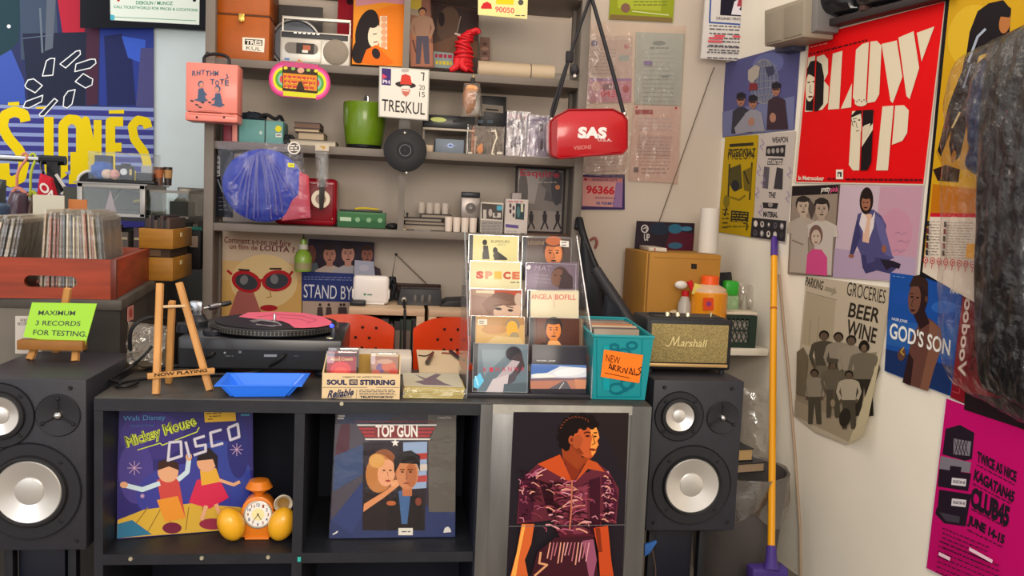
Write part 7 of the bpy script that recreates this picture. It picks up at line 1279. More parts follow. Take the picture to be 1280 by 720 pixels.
t.faces.new(L4[0]); t.faces.new(L4[3]); m = MB(); m.add(t, tl_); m.build('body', bn)
m = MB(); P = [p+Vector((0, 0, .001)) for p in T0]; m.tube([P[0], P[1], P[2], P[3], P[0]], .004, tl_, 8); m.build('rim', bn)
nf = ((T0[1]-B0[1]).cross(B0[0]-B0[1])).normalized(); nf = nf if nf.y < 0 else -nf
m = MB(); A = Art(m, B0[0]+nf*.0006, nf); A.stroke([(746, 424), (746, 496), (801, 496), (803, 424)], 1.2, '#0c6f78'); dk_ = '#0b5f6c'
for cx, cy, r in ((780, 442, 8), (790, 432, 6), (771, 486, 9), (784, 480, 8), (792, 470, 5), (776, 470, 5), (768, 434, 5)): A.ring(cx, cy, r, r*.7, 3, dk_, 16)
A.stroke([(770, 492), (784, 488), (792, 478)], 2.5, dk_); A.poly([(754, 432), (762, 432), (762, 488), (754, 488)], '#128a92'); m.build('embossing', bn)
def note(A):
    A.txt('NEW', (757, 451.5), (774.5, 455.5), (758, 442.5), '#2a1a10', .0)
    for pts in ([(761, 461), (763, 454.5), (765.5, 462), (762, 459)], [(766.5, 463), (767, 456), (770, 457.5), (767, 459.5), (770.5, 464)], [(772, 465), (772.5, 457.5), (776, 459.5), (773, 461.5), (777, 466)], [(778.5, 466), (779, 460)], [(780.5, 460), (782.5, 467), (785, 459.5)], [(786, 467.5), (789, 460), (791, 468.5), (787, 465.5)], [(793, 460.5), (793, 468.5), (796.5, 469)], [(802, 459), (798, 461), (801, 465), (798, 469), (795, 467)]): A.stroke(pts, 1.1, '#2a1a10')
    A.stroke([(756, 466), (787, 472.5)], .8, '#2a1a10')
sheet('note', 'orange handwritten note stuck on the teal bin', 'note', [(755, 437), (804, 444), (799, 479), (751, 471)], B0[0]+nf*.0035, nf, '#e87324', note, th=.0012)
m = MB(); m.box((xa+.005, BYt+.005, zs_+.0045), (xb-.005, ybk-.005, zt_-.1135), tld); m.build('raised_floor', bn)
cc_ = ['#8a7a68', '#4a3c38', '#b09a7c', '#2a2a2e', '#6a5a58', '#a5602c', '#c0b49c', '#3a4048', '#77685a', '#2f2a2c', '#9a8a7a', '#55483f']
for k in range(12):
    Yq = BYt+.035+k*.0135; T = Matrix.Translation(((xa+xb)/2, Yq, zt_-.112)) @ Matrix.Rotation(math.radians(-9), 4, 'X'); w2 = min(.062, (xb-xa)/2-.006)
    r = bpy.data.objects.new('compact_disc', None); COL.objects.link(r); r.location = T.translation; tag(r, 'compact disc case filed upright in the teal bin', 'compact disc', 'compact discs filed in the teal bin')
    m = MB(T); m.box((-w2+.001, .002, .001), (w2-.001, .008, .124+.003*(k % 3)), mat(cc_[k], rough=.4)); m.build('booklet', r); m = MB(T); m.box((-w2, 0, 0), (w2, .0095, .1255+.003*(k % 3)), jc, bev=.0008); m.build('case', r)
# ================================================================ BACK WALL, right of the shelves
def doc(q, label, col, fn, Y=YB-.006, name='document'): sheet(name, label, 'document', q, Vector((0, Y, 0)), NB, col, fn, th=.0015, rough=.4)
def d1(A): A.rect(738, 50, 790, 98, '#a99a93'); A.ell(743, 54, 4, 4, '#5a5470'); A.rect(774, 69, 786, 76, '#8f9c9c'); A.ell(783, 58, 3, 3, '#a06a70'); A.lines(742, 62, 770, 92, 8, '#8a7a78', .9, 0, 2); A.stroke([(742, 82), (748, 74)], 1.4, '#d9d2c8')
doc([(736, 44), (791, 45), (789, 99), (735, 98)], 'pinkish certificate pinned highest beside the shelving unit post', '#b0a198', d1)
def d2(A): A.rect(737, 99, 789, 128, '#a8788a'); A.ell(745, 108, 6, 6, '#b99a98'); A.txt('0436', (750, 121), (776, 122), (751, 112), '#b8384c', .02); A.ell(782, 111, 4, 5, '#9a4a54'); A.rect(737, 98, 789, 101, '#8a6a9a'); A.poly([(754, 106), (764, 104), (770, 112), (754, 112)], '#7a5a66')
doc([(736, 98), (790, 99), (789, 128), (735, 126)], 'pink number sheet under the certificate behind the red bag strap', '#a8788a', d2)
def d3(A): A.poly([(797, 44), (851, 46), (848, 131), (795, 130)], '#97a09c'); A.ell(824, 54, 8, 3, '#6f7a7a'); A.lines(812, 60, 838, 61, 1, '#6a7472', 1.6); A.lines(804, 67, 842, 126, 12, '#7f8a87', .8, .01, 5); A.rect(805, 76, 815, 81, '#7a6a94'); A.stroke([(827, 95), (836, 95)], 2, '#77827f')
doc([(795, 40), (856, 42), (851, 132), (793, 130)], 'large grey green certificate on the back wall', '#9aa29c', d3)
def d4(A): A.poly([(793, 133), (848, 136), (846, 226), (788, 224)], '#b59f96'); A.rect(794, 137, 816, 143, '#8a3c40'); A.ell(796, 134, 1.6, 1.6, '#a8303a', n=8); A.ell(845, 135, 1.6, 1.6, '#a8303a', n=8); A.lines(798, 148, 840, 162, 4, '#8f96a4', .9, .02, 6); A.poly([(798, 168), (840, 170), (838, 196), (796, 194)], '#a8948e'); A.lines(798, 172, 838, 206, 9, '#8a7a78', .7, .02, 7); A.rect(792, 209, 798, 215, '#6a5c5c'); A.lines(802, 211, 836, 216, 2, '#75686a', .8)
doc([(792, 132), (850, 135), (846, 229), (786, 226)], 'pink form with red header under the grey green certificate', '#b8a298', d4)
doc([(737, 196), (785, 190), (782, 212), (729, 216)], 'pale form peeking out below the red shoulder bag', '#ac9a92', lambda A: A.lines(742, 200, 776, 208, 3, '#8f807a', .8, 0, 3), YB-.008)
for k, (q, lb) in enumerate((([(733, 26), (858, 32), (852, 134), (731, 130)], 'clear plastic pocket over the upper notices'), ([(731, 130), (853, 134), (848, 231), (727, 218)], 'clear plastic pocket over the lower notices'))):
    m = MB(); m.pillow([at(x, y, YB-.009) for x, y in (q[3], q[2], q[1], q[0])], NB, .008, film('#fff6f0', .96, .08, .5, 20, .012), 14, 14, .004, 18, 8, 0); tag(m.build('plastic_pocket'), lb+' on the back wall', 'pocket')
def permit(A):
    A.rect(726, 218, 781, 262, '#3a2c58'); A.poly([(728.5, 221), (778.5, 223), (777.5, 259.5), (727.5, 257.5)], '#c08a84'); A.poly([(728.5, 221), (778.5, 223), (778, 228), (728.5, 226)], '#b0706c'); A.poly([(770, 228), (778, 228), (777.5, 259.5), (766, 259)], '#8a6a94'); A.txt('QUEZON CITY', (740, 226), (772, 227), (740, 222.6), '#2f2c54', .02); A.txt('96366', (732.5, 242), (768, 243.5), (733, 231.5), '#b3202e', .04); A.txt('RESIDENCE', (744, 248.5), (770, 249), (744, 246), '#6a4a5c', .02); A.txt('98 PERMIT', (745, 256), (768, 256.5), (745, 252), '#3c4a80', .02); A.ell(732, 224, 2, 2, '#8a2c38', n=8)
sheet('permit_plate', 'small pink number plate 96366 with a dark violet border on the back wall', 'plate', [(727, 219), (781, 221.5), (780, 261.5), (726, 259)], Vector((0, YB-.006, 0)), NB, '#3a2c58', permit, th=.003)
def lotto(A): A.poly([(763, -20), (842, -20), (840, 25), (762, 21)], '#8a9422'); A.poly([(772, -10), (828, -8), (826, 14), (772, 10)], '#a0a836'); A.ell(782, 10, 6, 6, '#7a5a4a'); A.lines(792, 2, 834, 6, 2, '#6f7a30', 1.4); A.poly([(763, 18), (840, 22), (840, 28), (762, 24)], '#77643a'); A.stroke([(790, 14), (836, 19)], 1.2, '#c9cf9a')
sheet('green_card', 'olive green printed card at the top of the back wall', 'card', [(764, -30), (845, -26), (841, 28), (761, 24)], Vector((0, YB-.006, 0)), NB, '#8a9422', lotto, th=.003)
def clean(A):
    A.poly([(883, -20), (975, -20), (966, 78), (877, 71)], '#c6c1bd'); A.stroke([(889, -18), (887, 28), (960, 33)], 2.2, '#3c5290'); A.poly([(902, -20), (952, -20), (950, 22), (900, 19)], '#1d1a28'); A.poly([(918, 2), (928, -4), (936, -10), (924, 12), (940, 20), (914, 18)], '#cfcad2'); A.poly([(924, -4), (934, -2), (930, 8), (921, 8)], '#9a3a44'); A.poly([(934, 6), (948, 4), (946, 20), (934, 18)], '#34406e')
    A.txt('ORGANIC VINYL RECORD CLEANING', (895, 24.5), (966, 27.5), (895, 21), '#34323a', .02); A.lines(887, 32, 956, 35, 1, '#45424a', 1.4, .05, 1); A.lines(887, 36, 954, 47, 3, '#45424a', 1.5, .05, 2); A.lines(886, 51, 953, 62, 3, '#45424a', 1.5, .05, 3); A.lines(884, 58, 946, 72, 3, '#55525a', 1.5, .04, 4)
    for x0, y0, x1 in ((893, 44.5, 906), (916, 45.5, 930), (940, 46.5, 956), (886, 47.5, 904), (885, 51.5, 903), (936, 50.5, 952)): A.stroke([(x0, y0), (x1, y0+.6)], 2.6, '#c8505a')
sheet('notice_board', 'white record cleaning notice with blue frame and black picture in the corner', 'notice', [(884, -30), (978, -30), (967, 79), (876, 73)], Vector((0, 3.62, 0)), NB, '#c6c1bd', clean, th=.012)
# string on the wall
m = MB(); m.tube([at(893, 84, YB-.012), at(888, 96, YB-.01), at(860, 175, YB-.01), at(824, 277, YB-.01)], .0022, mat('#6a5a4c'), 6); tag(m.build('string'), 'thin brown string stretched down the back wall', 'string')
# ---------------------------------------------------------------- dark bag and tripod by the shelves
m = MB(); Yg = 3.29; P = [at(x, y, Yg) for x, y in ((721, 404), (757, 404), (748, 335), (726, 290))]; m.pillow(P, NB, .05, mat('#1b1c22', rough=.6, bump=.2, bscale=20), 14, 22, .012, 9, 3, .6); m.tube([at(722, 286, Yg+.03), at(724, 270, Yg+.05), at(727, 288, Yg), at(738, 320, Yg-.02), at(750, 345, Yg-.03), at(757, 372, Yg-.02), at(752, 404, Yg)], .014, mat('#15161a', rough=.5), 10, 2); tag(m.build('bag'), 'black padded bag hanging behind the clear disc rack', 'bag')
m = MB(); m.tube([at(738, 300, YB-.006), at(744, 296, YB-.02), at(747, 303, YB-.02), at(744, 310, YB-.006)], .006, mat('#a0605a', rough=.5), 8, 2); tag(m.build('hook'), 'small reddish hook on the wall beside the black bag', 'hook')
bgs = thing('folded_stand', 'black folded stand with padded pouch leaning behind the teal bin', 'stand', at(790, 436, 2.75))
m = MB(); m.tube([at(745, 338, 2.95), at(806, 432, 2.72)], .02, mat('#232226', rough=.45), 12); m.tube([at(757, 358, 2.93), at(785, 400, 2.80)], .024, mat('#1a1a1e', rough=.5), 12); m.build('pole', bgs)
lo_ = at(790, 407, 2.78)
for e in ((-.08, .06), (.08, .08), (.0, -.05)): m = MB(); m.tube([lo_, Vector((lo_.x+e[0], lo_.y+e[1], FZ))], .012, mat('#232226', rough=.45), 8); m.build('leg', bgs)
m = MB(); P = [at(x, y, 2.82) for x, y in ((742, 440), (800, 440), (783, 392), (757, 368))]; m.pillow(P, NB, .03, mat('#141a24', rough=.7), 12, 12, .01, 10, 3, .5); m.build('pouch', bgs)
# ================================================================ WALL COUNTER GOODS
kY = 3.30; kx0, kx1 = X(806, 360, kY), X(899, 360, kY); kz = Z(850, 317, kY); crd_ = mat('#a5752c', rough=.65, var=.08, scale=5)
kb_ = thing('cardboard_box', 'large brown cardboard box on the wall counter in the corner', 'box', ((kx0+kx1)/2, kY, LZ)); bxl = X(780, 330, 3.66)
P = [Vector((kx0, kY, LZ+.001)), Vector((kx1, kY, LZ+.001)), Vector((kx1-.01, 3.655, LZ+.001)), Vector((bxl, 3.655, LZ+.001))]
m = MB(); m.prism(P, (0, 0, kz-LZ-.001), crd_, bev=.003); m.build('carton', kb_)
m = MB(); m.box((kx0+.006, kY-.001, LZ+.002), (kx0+.012, kY, kz-.002), mat('#7a5318')); m.box((kx0+.03, kY-.0006, kz-.02), (kx1-.005, kY, kz-.017), mat('#94672a')); m.build('flap_seam', kb_)
m = MB(); A = Art(m, (0, kY, 0), NB); A.poly([(864, 329.5), (871, 330), (871, 336.5), (864, 336)], '#2a2420'); m.build('printed_mark', kb_)
m = MB(); q = [Vector((X(783, 306, 3.5), 3.62, kz+.001)), Vector((X(830, 309, 3.4), 3.36, kz+.001)), Vector((X(832, 311, 3.4)+.02, 3.5, kz+.001)), Vector((X(826, 303, 3.6), 3.64, kz+.001))]; q = [Vector((bxl+.03, 3.40, kz+.001)), Vector((kx0+.1, 3.36, kz+.001)), Vector((kx0+.11, 3.58, kz+.001)), Vector((bxl+.05, 3.62, kz+.001))]; m.prism(q, (0, 0, .016), mat('#c0b4a4', rough=.5), bev=.003); m.box((bxl+.05, 3.385, kz+.003), (bxl+.10, 3.393, kz+.015), mat('#a8281e')); tag(m.build('packet'), 'cream packet with a red tab lying on the cardboard box', 'packet')
def darklp(A): A.poly([(796, 276), (868, 279), (866, 315), (793, 312)], '#2a2028'); A.poly([(838, 288), (868, 292), (866, 315), (830, 314)], '#4a1c28'); A.ell(844, 286, 9, 6, '#2c5a70'); A.ell(858, 286, 7, 3, '#3a6a84'); A.ell(844, 307, 9, 4, '#34566c'); A.ell(824, 286, 12, 8, '#222a38'); A.ring(806, 286, 4, 4.5, 1.4, '#b9b4b0'); A.stroke([(804, 286), (808, 284), (808, 289)], 1, '#b9b4b0'); A.txt('UP', (805, 301), (812, 301.3), (805, 292), '#b9b4b0', .02)
sheet('record_sleeve', 'dark record sleeve with blue and red smudges standing on the cardboard box', 'record', [(796, 276), (868.5, 279.5), (866, 316), (793, 313)], Vector((0, 3.60, kz)), leaning(0, 0, 0, 5), '#2a2028', darklp, th=.004, rough=.3)
px_ = X(886, 290, 3.46); pr_ = X(897.5, 290, 3.46)-px_; m = MB(); m.lathe([(pr_*.5, 0), (pr_, 0), (pr_, Z(886, 260, 3.46)-kz-.002), (pr_*.5, Z(886, 260, 3.46)-kz-.002), (pr_*.45, Z(886, 260, 3.46)-kz-.02), (pr_*.45, .01), (pr_*.5, 0)], mat('#cfc8be', rough=.6), (px_, 3.46, kz+.001), 28, cap=False); tag(m.build('paper_roll'), 'white paper roll standing upright on the cardboard box', 'roll')
# bottles and sponges in front of the box
QY = 3.235
def bottle(px, r_px, y1, y2, Y, prof, mats, name, label, z=LZ+.001):
    pass
x = X(886, 375, QY); r = X(908, 375, QY)-x; zt_ = Z(886, 345, QY); zs2 = Z(886, 366, QY); ob_ = thing('cleaner_bottle', 'orange cleaning bottle with an orange cap behind the gold-grilled speaker', 'bottle', (x, QY, LZ)); H = zt_-LZ
m = MB(); hs = zs2-LZ; m.lathe([(0, 0), (r*.95, 0), (r, .01), (r, hs), (r*.94, hs+.004)], mat('#d6891a', rough=.25, coat=.4), (x, QY, LZ+.001), 28, cap=False); m.build('liquid_body', ob_)
m = MB(); m.lathe([(r*.94, hs+.004), (r*.9, hs+.016), (r*.55, hs+.030), (r*.46, hs+.034)], mat('#c9a98a', rough=.3), (x, QY, LZ+.001), 28, cap=False); m.build('shoulder', ob_)
m = MB(); m.lathe([(r*.5, hs+.033), (r*.48, H-.003), (r*.42, H), (0, H)], mat('#e0561a', rough=.35), (x, QY, LZ+.001), 24); m.build('cap', ob_)
m = MB(); A = Art(m, (0, QY-r-.001, 0), NB); A.poly([(879, 372), (892, 372.5), (892, 388), (879, 388)], '#d0481e'); A.ell(886, 380, 3.4, 3.4, '#8a3a6a'); m.build('label', ob_)
sx_ = X(856, 380, QY+.01); spb = thing('spray_bottle', 'white and red trigger spray bottle beside the orange bottle', 'bottle', (sx_, QY+.01, LZ)); zq_ = Z(850, 358, QY)
m = MB(); m.lathe([(0, 0), (.026, 0), (.028, .02), (.026, zq_-LZ-.07), (.012, zq_-LZ-.035), (0, zq_-LZ-.035)], mat('#a8a096', rough=.3), (sx_, QY+.012, LZ+.001), 22); m.build('body', spb)
m = MB(); m.lathe([(.014, zq_-LZ-.04), (.015, zq_-LZ-.018), (0, zq_-LZ-.016)], mat('#b81c22', rough=.4), (sx_, QY+.012, LZ+.001), 18); m.build('collar', spb)
m = MB(); m.ball((X(851, 358, QY), QY-.002, zq_+.006), .022, mat('#d2ccc4', rough=.35), (1.15, .7, .75), n=18); m.build('head', spb)
m = MB(); m.tube([(X(861, 352, QY), QY-.004, Z(861, 351, QY)), (X(864, 360, QY), QY-.01, Z(864, 360, QY)), (X(867, 368, QY), QY-.012, Z(867, 368, QY))], [.012, .009, .006], mat('#c01c20', rough=.4), 10, 1); m.build('trigger', spb)
m = MB(); p = at(871, 362, QY-.02); m.box((-.016, -.004, -.022), (.016, .004, .022), mat('#cdb85a', rough=.7), bev=.003, R=Matrix.Translation(p) @ Matrix.Rotation(math.radians(14), 4, 'Y')); m.box((p.x-.005, p.y+.005, LZ+.001), (p.x+.006, p.y+.012, p.z-.012), mat('#cdb85a')); tag(m.build('sponge'), 'yellow sponge cloth between the spray and orange bottles', 'sponge')
m = MB(); m.bumpy((X(842, 380, QY-.02), QY-.02, LZ+.075+.03), .028, .02, .035, mat('#b9a888', rough=.8), .3, 4, 18); m.lathe([(.02, 0), (.02, .078), (0, .078)], mat('#8a8078', rough=.5), (X(842, 380, QY-.02), QY-.02, LZ+.001), 18); tag(m.build('cloth_jar'), 'crumpled cream cloth in a jar left of the spray bottle', 'cloth')
gx_ = X(914, 370, QY+.07); m = MB(); m.box((gx_-.033, QY+.055, LZ+.001), (gx_+.03, QY+.11, Z(914, 369, QY+.07)), mat('#7f9a70', rough=.45, var=.3, scale=30), bev=.008); m.box((gx_-.031, QY+.056, Z(914, 370, QY+.07)), (gx_+.028, QY+.109, Z(914, 351, QY+.07)), mat('#2f9a2c', rough=.4), bev=.012); tag(m.build('soap_packet'), 'green topped soap packet right of the orange bottle', 'packet')
m = MB(); P = [at(x, y, QY+.13) for x, y in ((858, 366), (918, 368), (914, 340), (862, 342))]; m.pillow(P, NB, .025, mat('#1c1b1e', rough=.5, bump=.3, bscale=30), 16, 12, .012, 18, 3, .6); m.box((P[0].x+.03, QY+.125, LZ+.001), (P[1].x-.03, QY+.14, P[0].z+.004), mat('#1c1b1e')); tag(m.build('bag'), 'black zipped pouch behind the orange bottle', 'bag')
# dark green crate
GYc = 3.21; a, b = X(893, 410, GYc), X(950, 410, GYc); z1_ = Z(920, 394.5, GYc); gcr = thing('crate', 'dark green plastic crate with lattice front at the end of the wall counter', 'crate', ((a+b)/2, GYc, LZ)); gm_ = mat('#1f2f26', rough=.45); b2 = b-.014
m = MB(); m.box((a, GYc, LZ+.001), (b2, GYc+.01, LZ+.022), gm_); m.box((a, GYc, z1_-.012), (b2, GYc+.01, z1_), gm_); m.box((b2-.03, GYc, LZ+.022), (b2, GYc+.01, z1_-.012), gm_); m.box((a, GYc, LZ+.022), (a+.03, GYc+.01, z1_-.012), gm_)
nx_ = 6; wx_ = (b2-a-.06)/nx_; zm = (LZ+.022+z1_-.012)/2
for k in range(nx_):
    for zlo, zhi in ((LZ+.022, zm), (zm, z1_-.012)):
        for s_ in (0, 1): m.tube([(a+.03+(k+s_)*wx_, GYc+.004, zlo), (a+.03+(k+1-s_)*wx_, GYc+.004, zhi)], .0022, gm_, 6)
m.box((a+.03, GYc+.001, zm-.003), (b2-.03, GYc+.008, zm+.003), gm_); m.build('lattice_front', gcr)
m = MB(); m.box((b2-.008, GYc+.01, LZ+.001), (b2, GYc+.3, z1_), gm_, bev=.002); m.build('side', gcr)
m = MB(); m.box((a, GYc+.01, LZ+.001), (a+.008, GYc+.3, z1_), gm_, bev=.002); m.build('side', gcr)
m = MB(); m.box((a+.008, GYc+.29, LZ+.001), (b2-.008, GYc+.3, z1_), gm_, bev=.002); m.build('rear', gcr)
m = MB(); m.box((a+.01, GYc+.012, LZ+.002), (b2-.01, GYc+.288, z1_-.02), mat('#9a8f84', rough=.8)); tag(m.build('folded_cloth'), 'pale folded cloth seen through the lattice of the green crate', 'cloth')
m = MB(); m.box((a+.005, GYc+.004, z1_+.001), (b2+.004, GYc+.29, z1_+.014), mat('#c9bda8', rough=.7, bump=.2, bscale=20), bev=.006); tag(m.build('lid_board'), 'cream board lying on the dark green crate', 'board')
m = MB(); m.lathe([(0, 0), (.013, 0), (.014, .03), (.006, .06), (0, .06)], mat('#8c887a', rough=.35), (X(930, 385, GYc+.08), GYc+.08, z1_+.0145), 16); tag(m.build('small_bottle'), 'small grey bottle standing on the cream board of the crate', 'bottle')
m = MB(); q = [at(x, y, GYc+.17) for x, y in ((921, 386), (945, 388), (943, 356), (924, 354))]; m.pillow(q, NB, .02, film('#e8e4da', .8, .1, .5, 30, .12), 10, 10, .008, 25, 4, .4); tag(m.build('plastic_bag'), 'clear plastic bag standing on the crate against the wall', 'bag')
# below: waste bin, books, plastic, broom
tbx, tby = X(926, 600, 2.93), 2.95; tw = X(983, 600, 2.93)-tbx; ttz = Z(926, 590, 2.9)
bin_ = thing('waste_bin', 'grey waste bin with a white liner under the wall counter', 'bin', (tbx, tby, FZ)); R_t = tw
t = []; m = MB(); gbm = mat('#55504f', rough=.5, var=.1)
sq = lambda r, z: [(r*.0+0, z)]
m.lathe([(0, 0), (R_t*.78, 0), (R_t*.82, .01), (R_t*.97, ttz-.02-FZ), (R_t*1.0, ttz-.018-FZ), (R_t*1.0, ttz-FZ), (R_t*.95, ttz-FZ), (R_t*.78, .02), (0, .02)], gbm, (tbx, tby, FZ), 36); m.build('body', bin_)
m = MB(); rnd = random.Random(5); t = bmesh.new(); rows = []
for j in range(6):
    row = []
    for k in range(48):
        a_ = 2*PI*k/48; rr0 = R_t*(.97, 1.012, 1.02, 1.03, 1.035, 1.03)[j]; zz = ttz+(.0, .006, -.01, -.04, -.07, -.10)[j]-(j > 2)*.04*abs(math.sin(a_*2.5+1))*(j-2)*.6; rr0 += .004*math.sin(a_*9+j); row.append(t.verts.new((tbx+rr0*math.cos(a_), tby+rr0*math.sin(a_), zz)))
    rows.append(row)
for r0_, r1_ in zip(rows, rows[1:]):
    for k in range(48): t.faces.new((r0_[k], r0_[(k+1) % 48], r1_[(k+1) % 48], r1_[k]))
m.add(t, film('#a89f96', .75, .2, .3, 20, .15)); o = m.build('liner', bin_); o['label'] = 'cloudy white plastic liner'
def book(x0, x1, y0, d, z0, z1, c, e, label, rz=0):
    T = F4((x0+x1)/2, y0, z0, rz); w2 = (x1-x0)/2; h = z1-z0; m = MB(T); m.box((-w2, 0, 0), (w2, d, .004), mat(c, rough=.4)); m.box((-w2, 0, h-.004), (w2, d, h), mat(c, rough=.4)); m.box((-w2, 0, .004), (-w2+.004, d, h-.004), mat(c)); m.box((-w2+.004, .003, .004), (w2-.004, d-.003, h-.004), mat(e, rough=.7)); return tag(m.build('book'), label, 'book', 'books on the waste bin')
bz = ttz+.0065; book(X(890, 600, 2.86), X(960, 590, 2.86), 2.86, .17, bz, bz+.036, '#2b2a30', '#a08a70', 'wide dark book lying across the waste bin rim, lower of two', 12)
book(X(890, 570, 2.88), X(944, 570, 2.88), 2.88, .14, bz+.0365, bz+.082, '#26262a', '#b89868', 'thick dark book lying on the other one over the waste bin', 10)
m = MB(); P = [at(x, y, 3.12) for x, y in ((926, 594), (962, 596), (962, 486), (928, 484))]; m.pillow(P, NB, .04, film('#e6e2dc', .72, .12, .8, 16, .12), 16, 26, .03, 14, 3, .4); tag(m.build('plastic_sheet'), 'crumpled clear plastic sheet hanging under the wall counter', 'plastic')
brm = thing('broom', 'broom with yellow handle and violet head leaning against the right wall', 'broom', (1.2, 2.68, FZ)); nb_ = WP+WN*.012
bt0 = hit(968, 296, nb_, WN); bb0 = at(964, 694, 2.68); ax = (bt0-bb0)
m = MB(); m.tube([bb0, bb0+ax*.935], .0125, mat('#e09a0a', rough=.35, coat=.3), 14); m.build('handle', brm)
m = MB(); m.tube([bb0+ax*.93, bb0+ax*.99, bt0], [.014, .0135, .008], mat('#4a2f80', rough=.4), 14); m.build('grip', brm)
m = MB(); p = bb0+ax*.745; m.tube([p, p+ax*.006], .0128, mat('#a5551a'), 14); m.build('joint', brm)
m = MB(); d_ = -ax.normalized(); m.tube([bb0-d_*.03, bb0+d_*.02, bb0+d_*.05], [.016, .02, .028], mat('#43307c', rough=.45), 14); m.box((bb0.x-.075, bb0.y-.03, bb0.z-.10), (bb0.x+.055, bb0.y+.03, bb0.z-.035), mat('#43307c', rough=.45), bev=.012); m.build('head', brm)
m = MB(); m.box((bb0.x-.07, bb0.y-.025, FZ), (bb0.x+.05, bb0.y+.025, max(FZ+.02, bb0.z-.1)), mat('#5a4a8a', rough=.9, bump=.5, bscale=200)); m.build('bristles', brm)
for k in range(9):
    rnd = random.Random(k); cx, cy = 1.10+rnd.uniform(-.2, .16), 2.86+rnd.uniform(-.12, .06); r = rnd.uniform(.06, .12); m = MB(); m.tube([(cx+r*math.cos(t*.7+k)*(1+.1*math.sin(t)), cy-.22+r*.6*math.sin(t*.7+k), .012+FZ+.006*k+.01*math.sin(t*1.3)) for t in range(20)], .007, mat(('#5a5048', '#7a6c5c', '#3a3532')[k % 3], rough=.5), 6, 1); tag(m.build('cable'), 'coiled cable in the tangle on the floor before the waste bin', 'cable', 'tangled cables on the floor')
m = MB(); p = at(822, 684, 2.27); m.prism([at(x, y, 2.16) for x, y in ((806, 681), (815, 678), (821, 676), (821, 679), (817, 683), (813, 691), (806, 696))], (0, .008, 0), mat('#2c5a9c', rough=.4), bev=.001); tag(m.build('clip'), 'blue plastic clip on the right side of the cube shelf', 'clip')
m = MB(); m.tube([at(815, 686, 2.165), at(818, 700, 2.165), at(820, 716, 2.165), at(817, 735, 2.165)], .0018, mat('#4a3a34'), 6, 1); tag(m.build('wire'), 'thin dark wire dangling from the blue clip', 'cable')
# thin conduit on the right wall
m = MB(); m.tube([hit(974, 343, WP+WN*.006, WN), hit(979, 400, WP+WN*.006, WN), hit(985, 460, WP+WN*.006, WN), hit(993, 560, WP+WN*.006, WN), hit(1000, 660, WP+WN*.006, WN), hit(1001, 740, WP+WN*.006, WN)], .0055, mat('#a08a74', rough=.6), 8); tag(m.build('conduit'), 'thin tan conduit running down the right wall beside the broom', 'conduit')
# ================================================================ RIGHT WALL
wo, wn = onwall(.004)
def wall_sheet(name, label, cat, q, col, fn, off=.004, **k): return sheet(name, label, cat, q, WP+WN*off, WN, col, fn, **k)
def trio(A):
    A.poly([(906, 79), (1000, 53), (992, 162), (903, 171)], '#50507e'); A.poly([(903, 140), (993, 120), (992, 162), (903, 171)], '#6a6e94'); A.ell(960, 80, 20, 14, '#5e6494', -15)
    A.ell(955, 102, 18, 28, '#5c6284', 4)
    for k in range(-3, 4): A.ring(955+k*.4, 102, max(1, 18-abs(k)*5), 28, .7, '#84848c', 24)
    for k in range(5): A.stroke([(939, 86+k*9), (955, 83+k*9), (972, 82+k*9)], .7, '#84848c')
    A.poly([(935, 88), (944, 81), (950, 84), (948, 96), (940, 104), (935, 100)], '#a39a90'); A.poly([(956, 84), (966, 82), (968, 92), (960, 96)], '#3a3c50')
    for cx, cy, c, h in ((926, 125, '#33323e', 15), (941, 128, '#8b8994', 15), (970, 112, '#3a2a34', 16)):
        A.poly([(cx-12, 169-(cx-903)*.1), (cx-10, cy+14), (cx-3, cy+9), (cx+4, cy+9), (cx+11, cy+13), (cx+15, 168-(cx-903)*.1)], c); A.ell(cx, cy, 5, 8, '#9a6a58'); A.poly([(cx-5.5, cy-1), (cx-5, cy-8), (cx+1, cy-10), (cx+6, cy-7), (cx+5.5, cy-2)], '#23202a'); A.stroke([(cx-4, cy), (cx+4, cy-.6)], 2, '#241c20'); A.stroke([(cx-2, cy+5), (cx+2, cy+4.6)], .8, '#5a3028')
    A.ell(939, 152, 4, 5, '#a07462'); A.ell(966, 147, 4, 6, '#a07462'); A.poly([(918, 160), (932, 142), (936, 165), (920, 168)], '#8b8994'); A.poly([(937, 104), (946, 104), (947, 112), (936, 113)], '#7a2c34')
wall_sheet('poster', 'dusky blue poster of three people before a wire globe in the corner', 'poster', [(905.5, 79), (1000.5, 52.5), (992.5, 162), (903, 171.5)], '#50507e', trio)
def yellow(A):
    A.poly([(907, 171), (947, 168.5), (941, 290), (897, 290)], '#b0920c'); K = '#2c2a1a'; A.poly([(912, 180), (942, 178), (942, 182), (912, 184)], K); A.txt('PIGEONJAZ', (909, 200), (943, 199), (911, 186), K, .03); A.txt('PIGEON', (910, 200), (942, 199), (911, 186), K, -.01)
    A.stroke([(912, 205), (910, 250), (906, 270)], 2, K); A.stroke([(940, 203), (937, 250)], 2, K); A.poly([(913, 210), (926, 205), (928, 235), (918, 240), (910, 228)], '#4a4420'); A.ell(919, 232, 5, 7, '#23222a'); A.poly([(928, 214), (940, 208), (938, 240), (930, 238)], '#6a5a14'); A.stroke([(930, 214), (936, 230)], 2, K); A.stroke([(912, 246), (924, 250), (932, 244)], 2.5, '#7a6410'); A.ell(908, 252, 4, 8, '#7a6a18')
    A.poly([(914, 263), (936, 265), (935, 278), (913, 277)], K); A.lines(915, 266, 934, 276, 4, '#b0920c', 1, .05, 3); A.lines(903, 262, 911, 284, 5, K, 1.4, 0, 4); A.lines(908, 283, 936, 285, 1, '#6a5a14', 1.4); A.stroke([(929, 279), (934, 280), (933, 288)], 1.4, K)
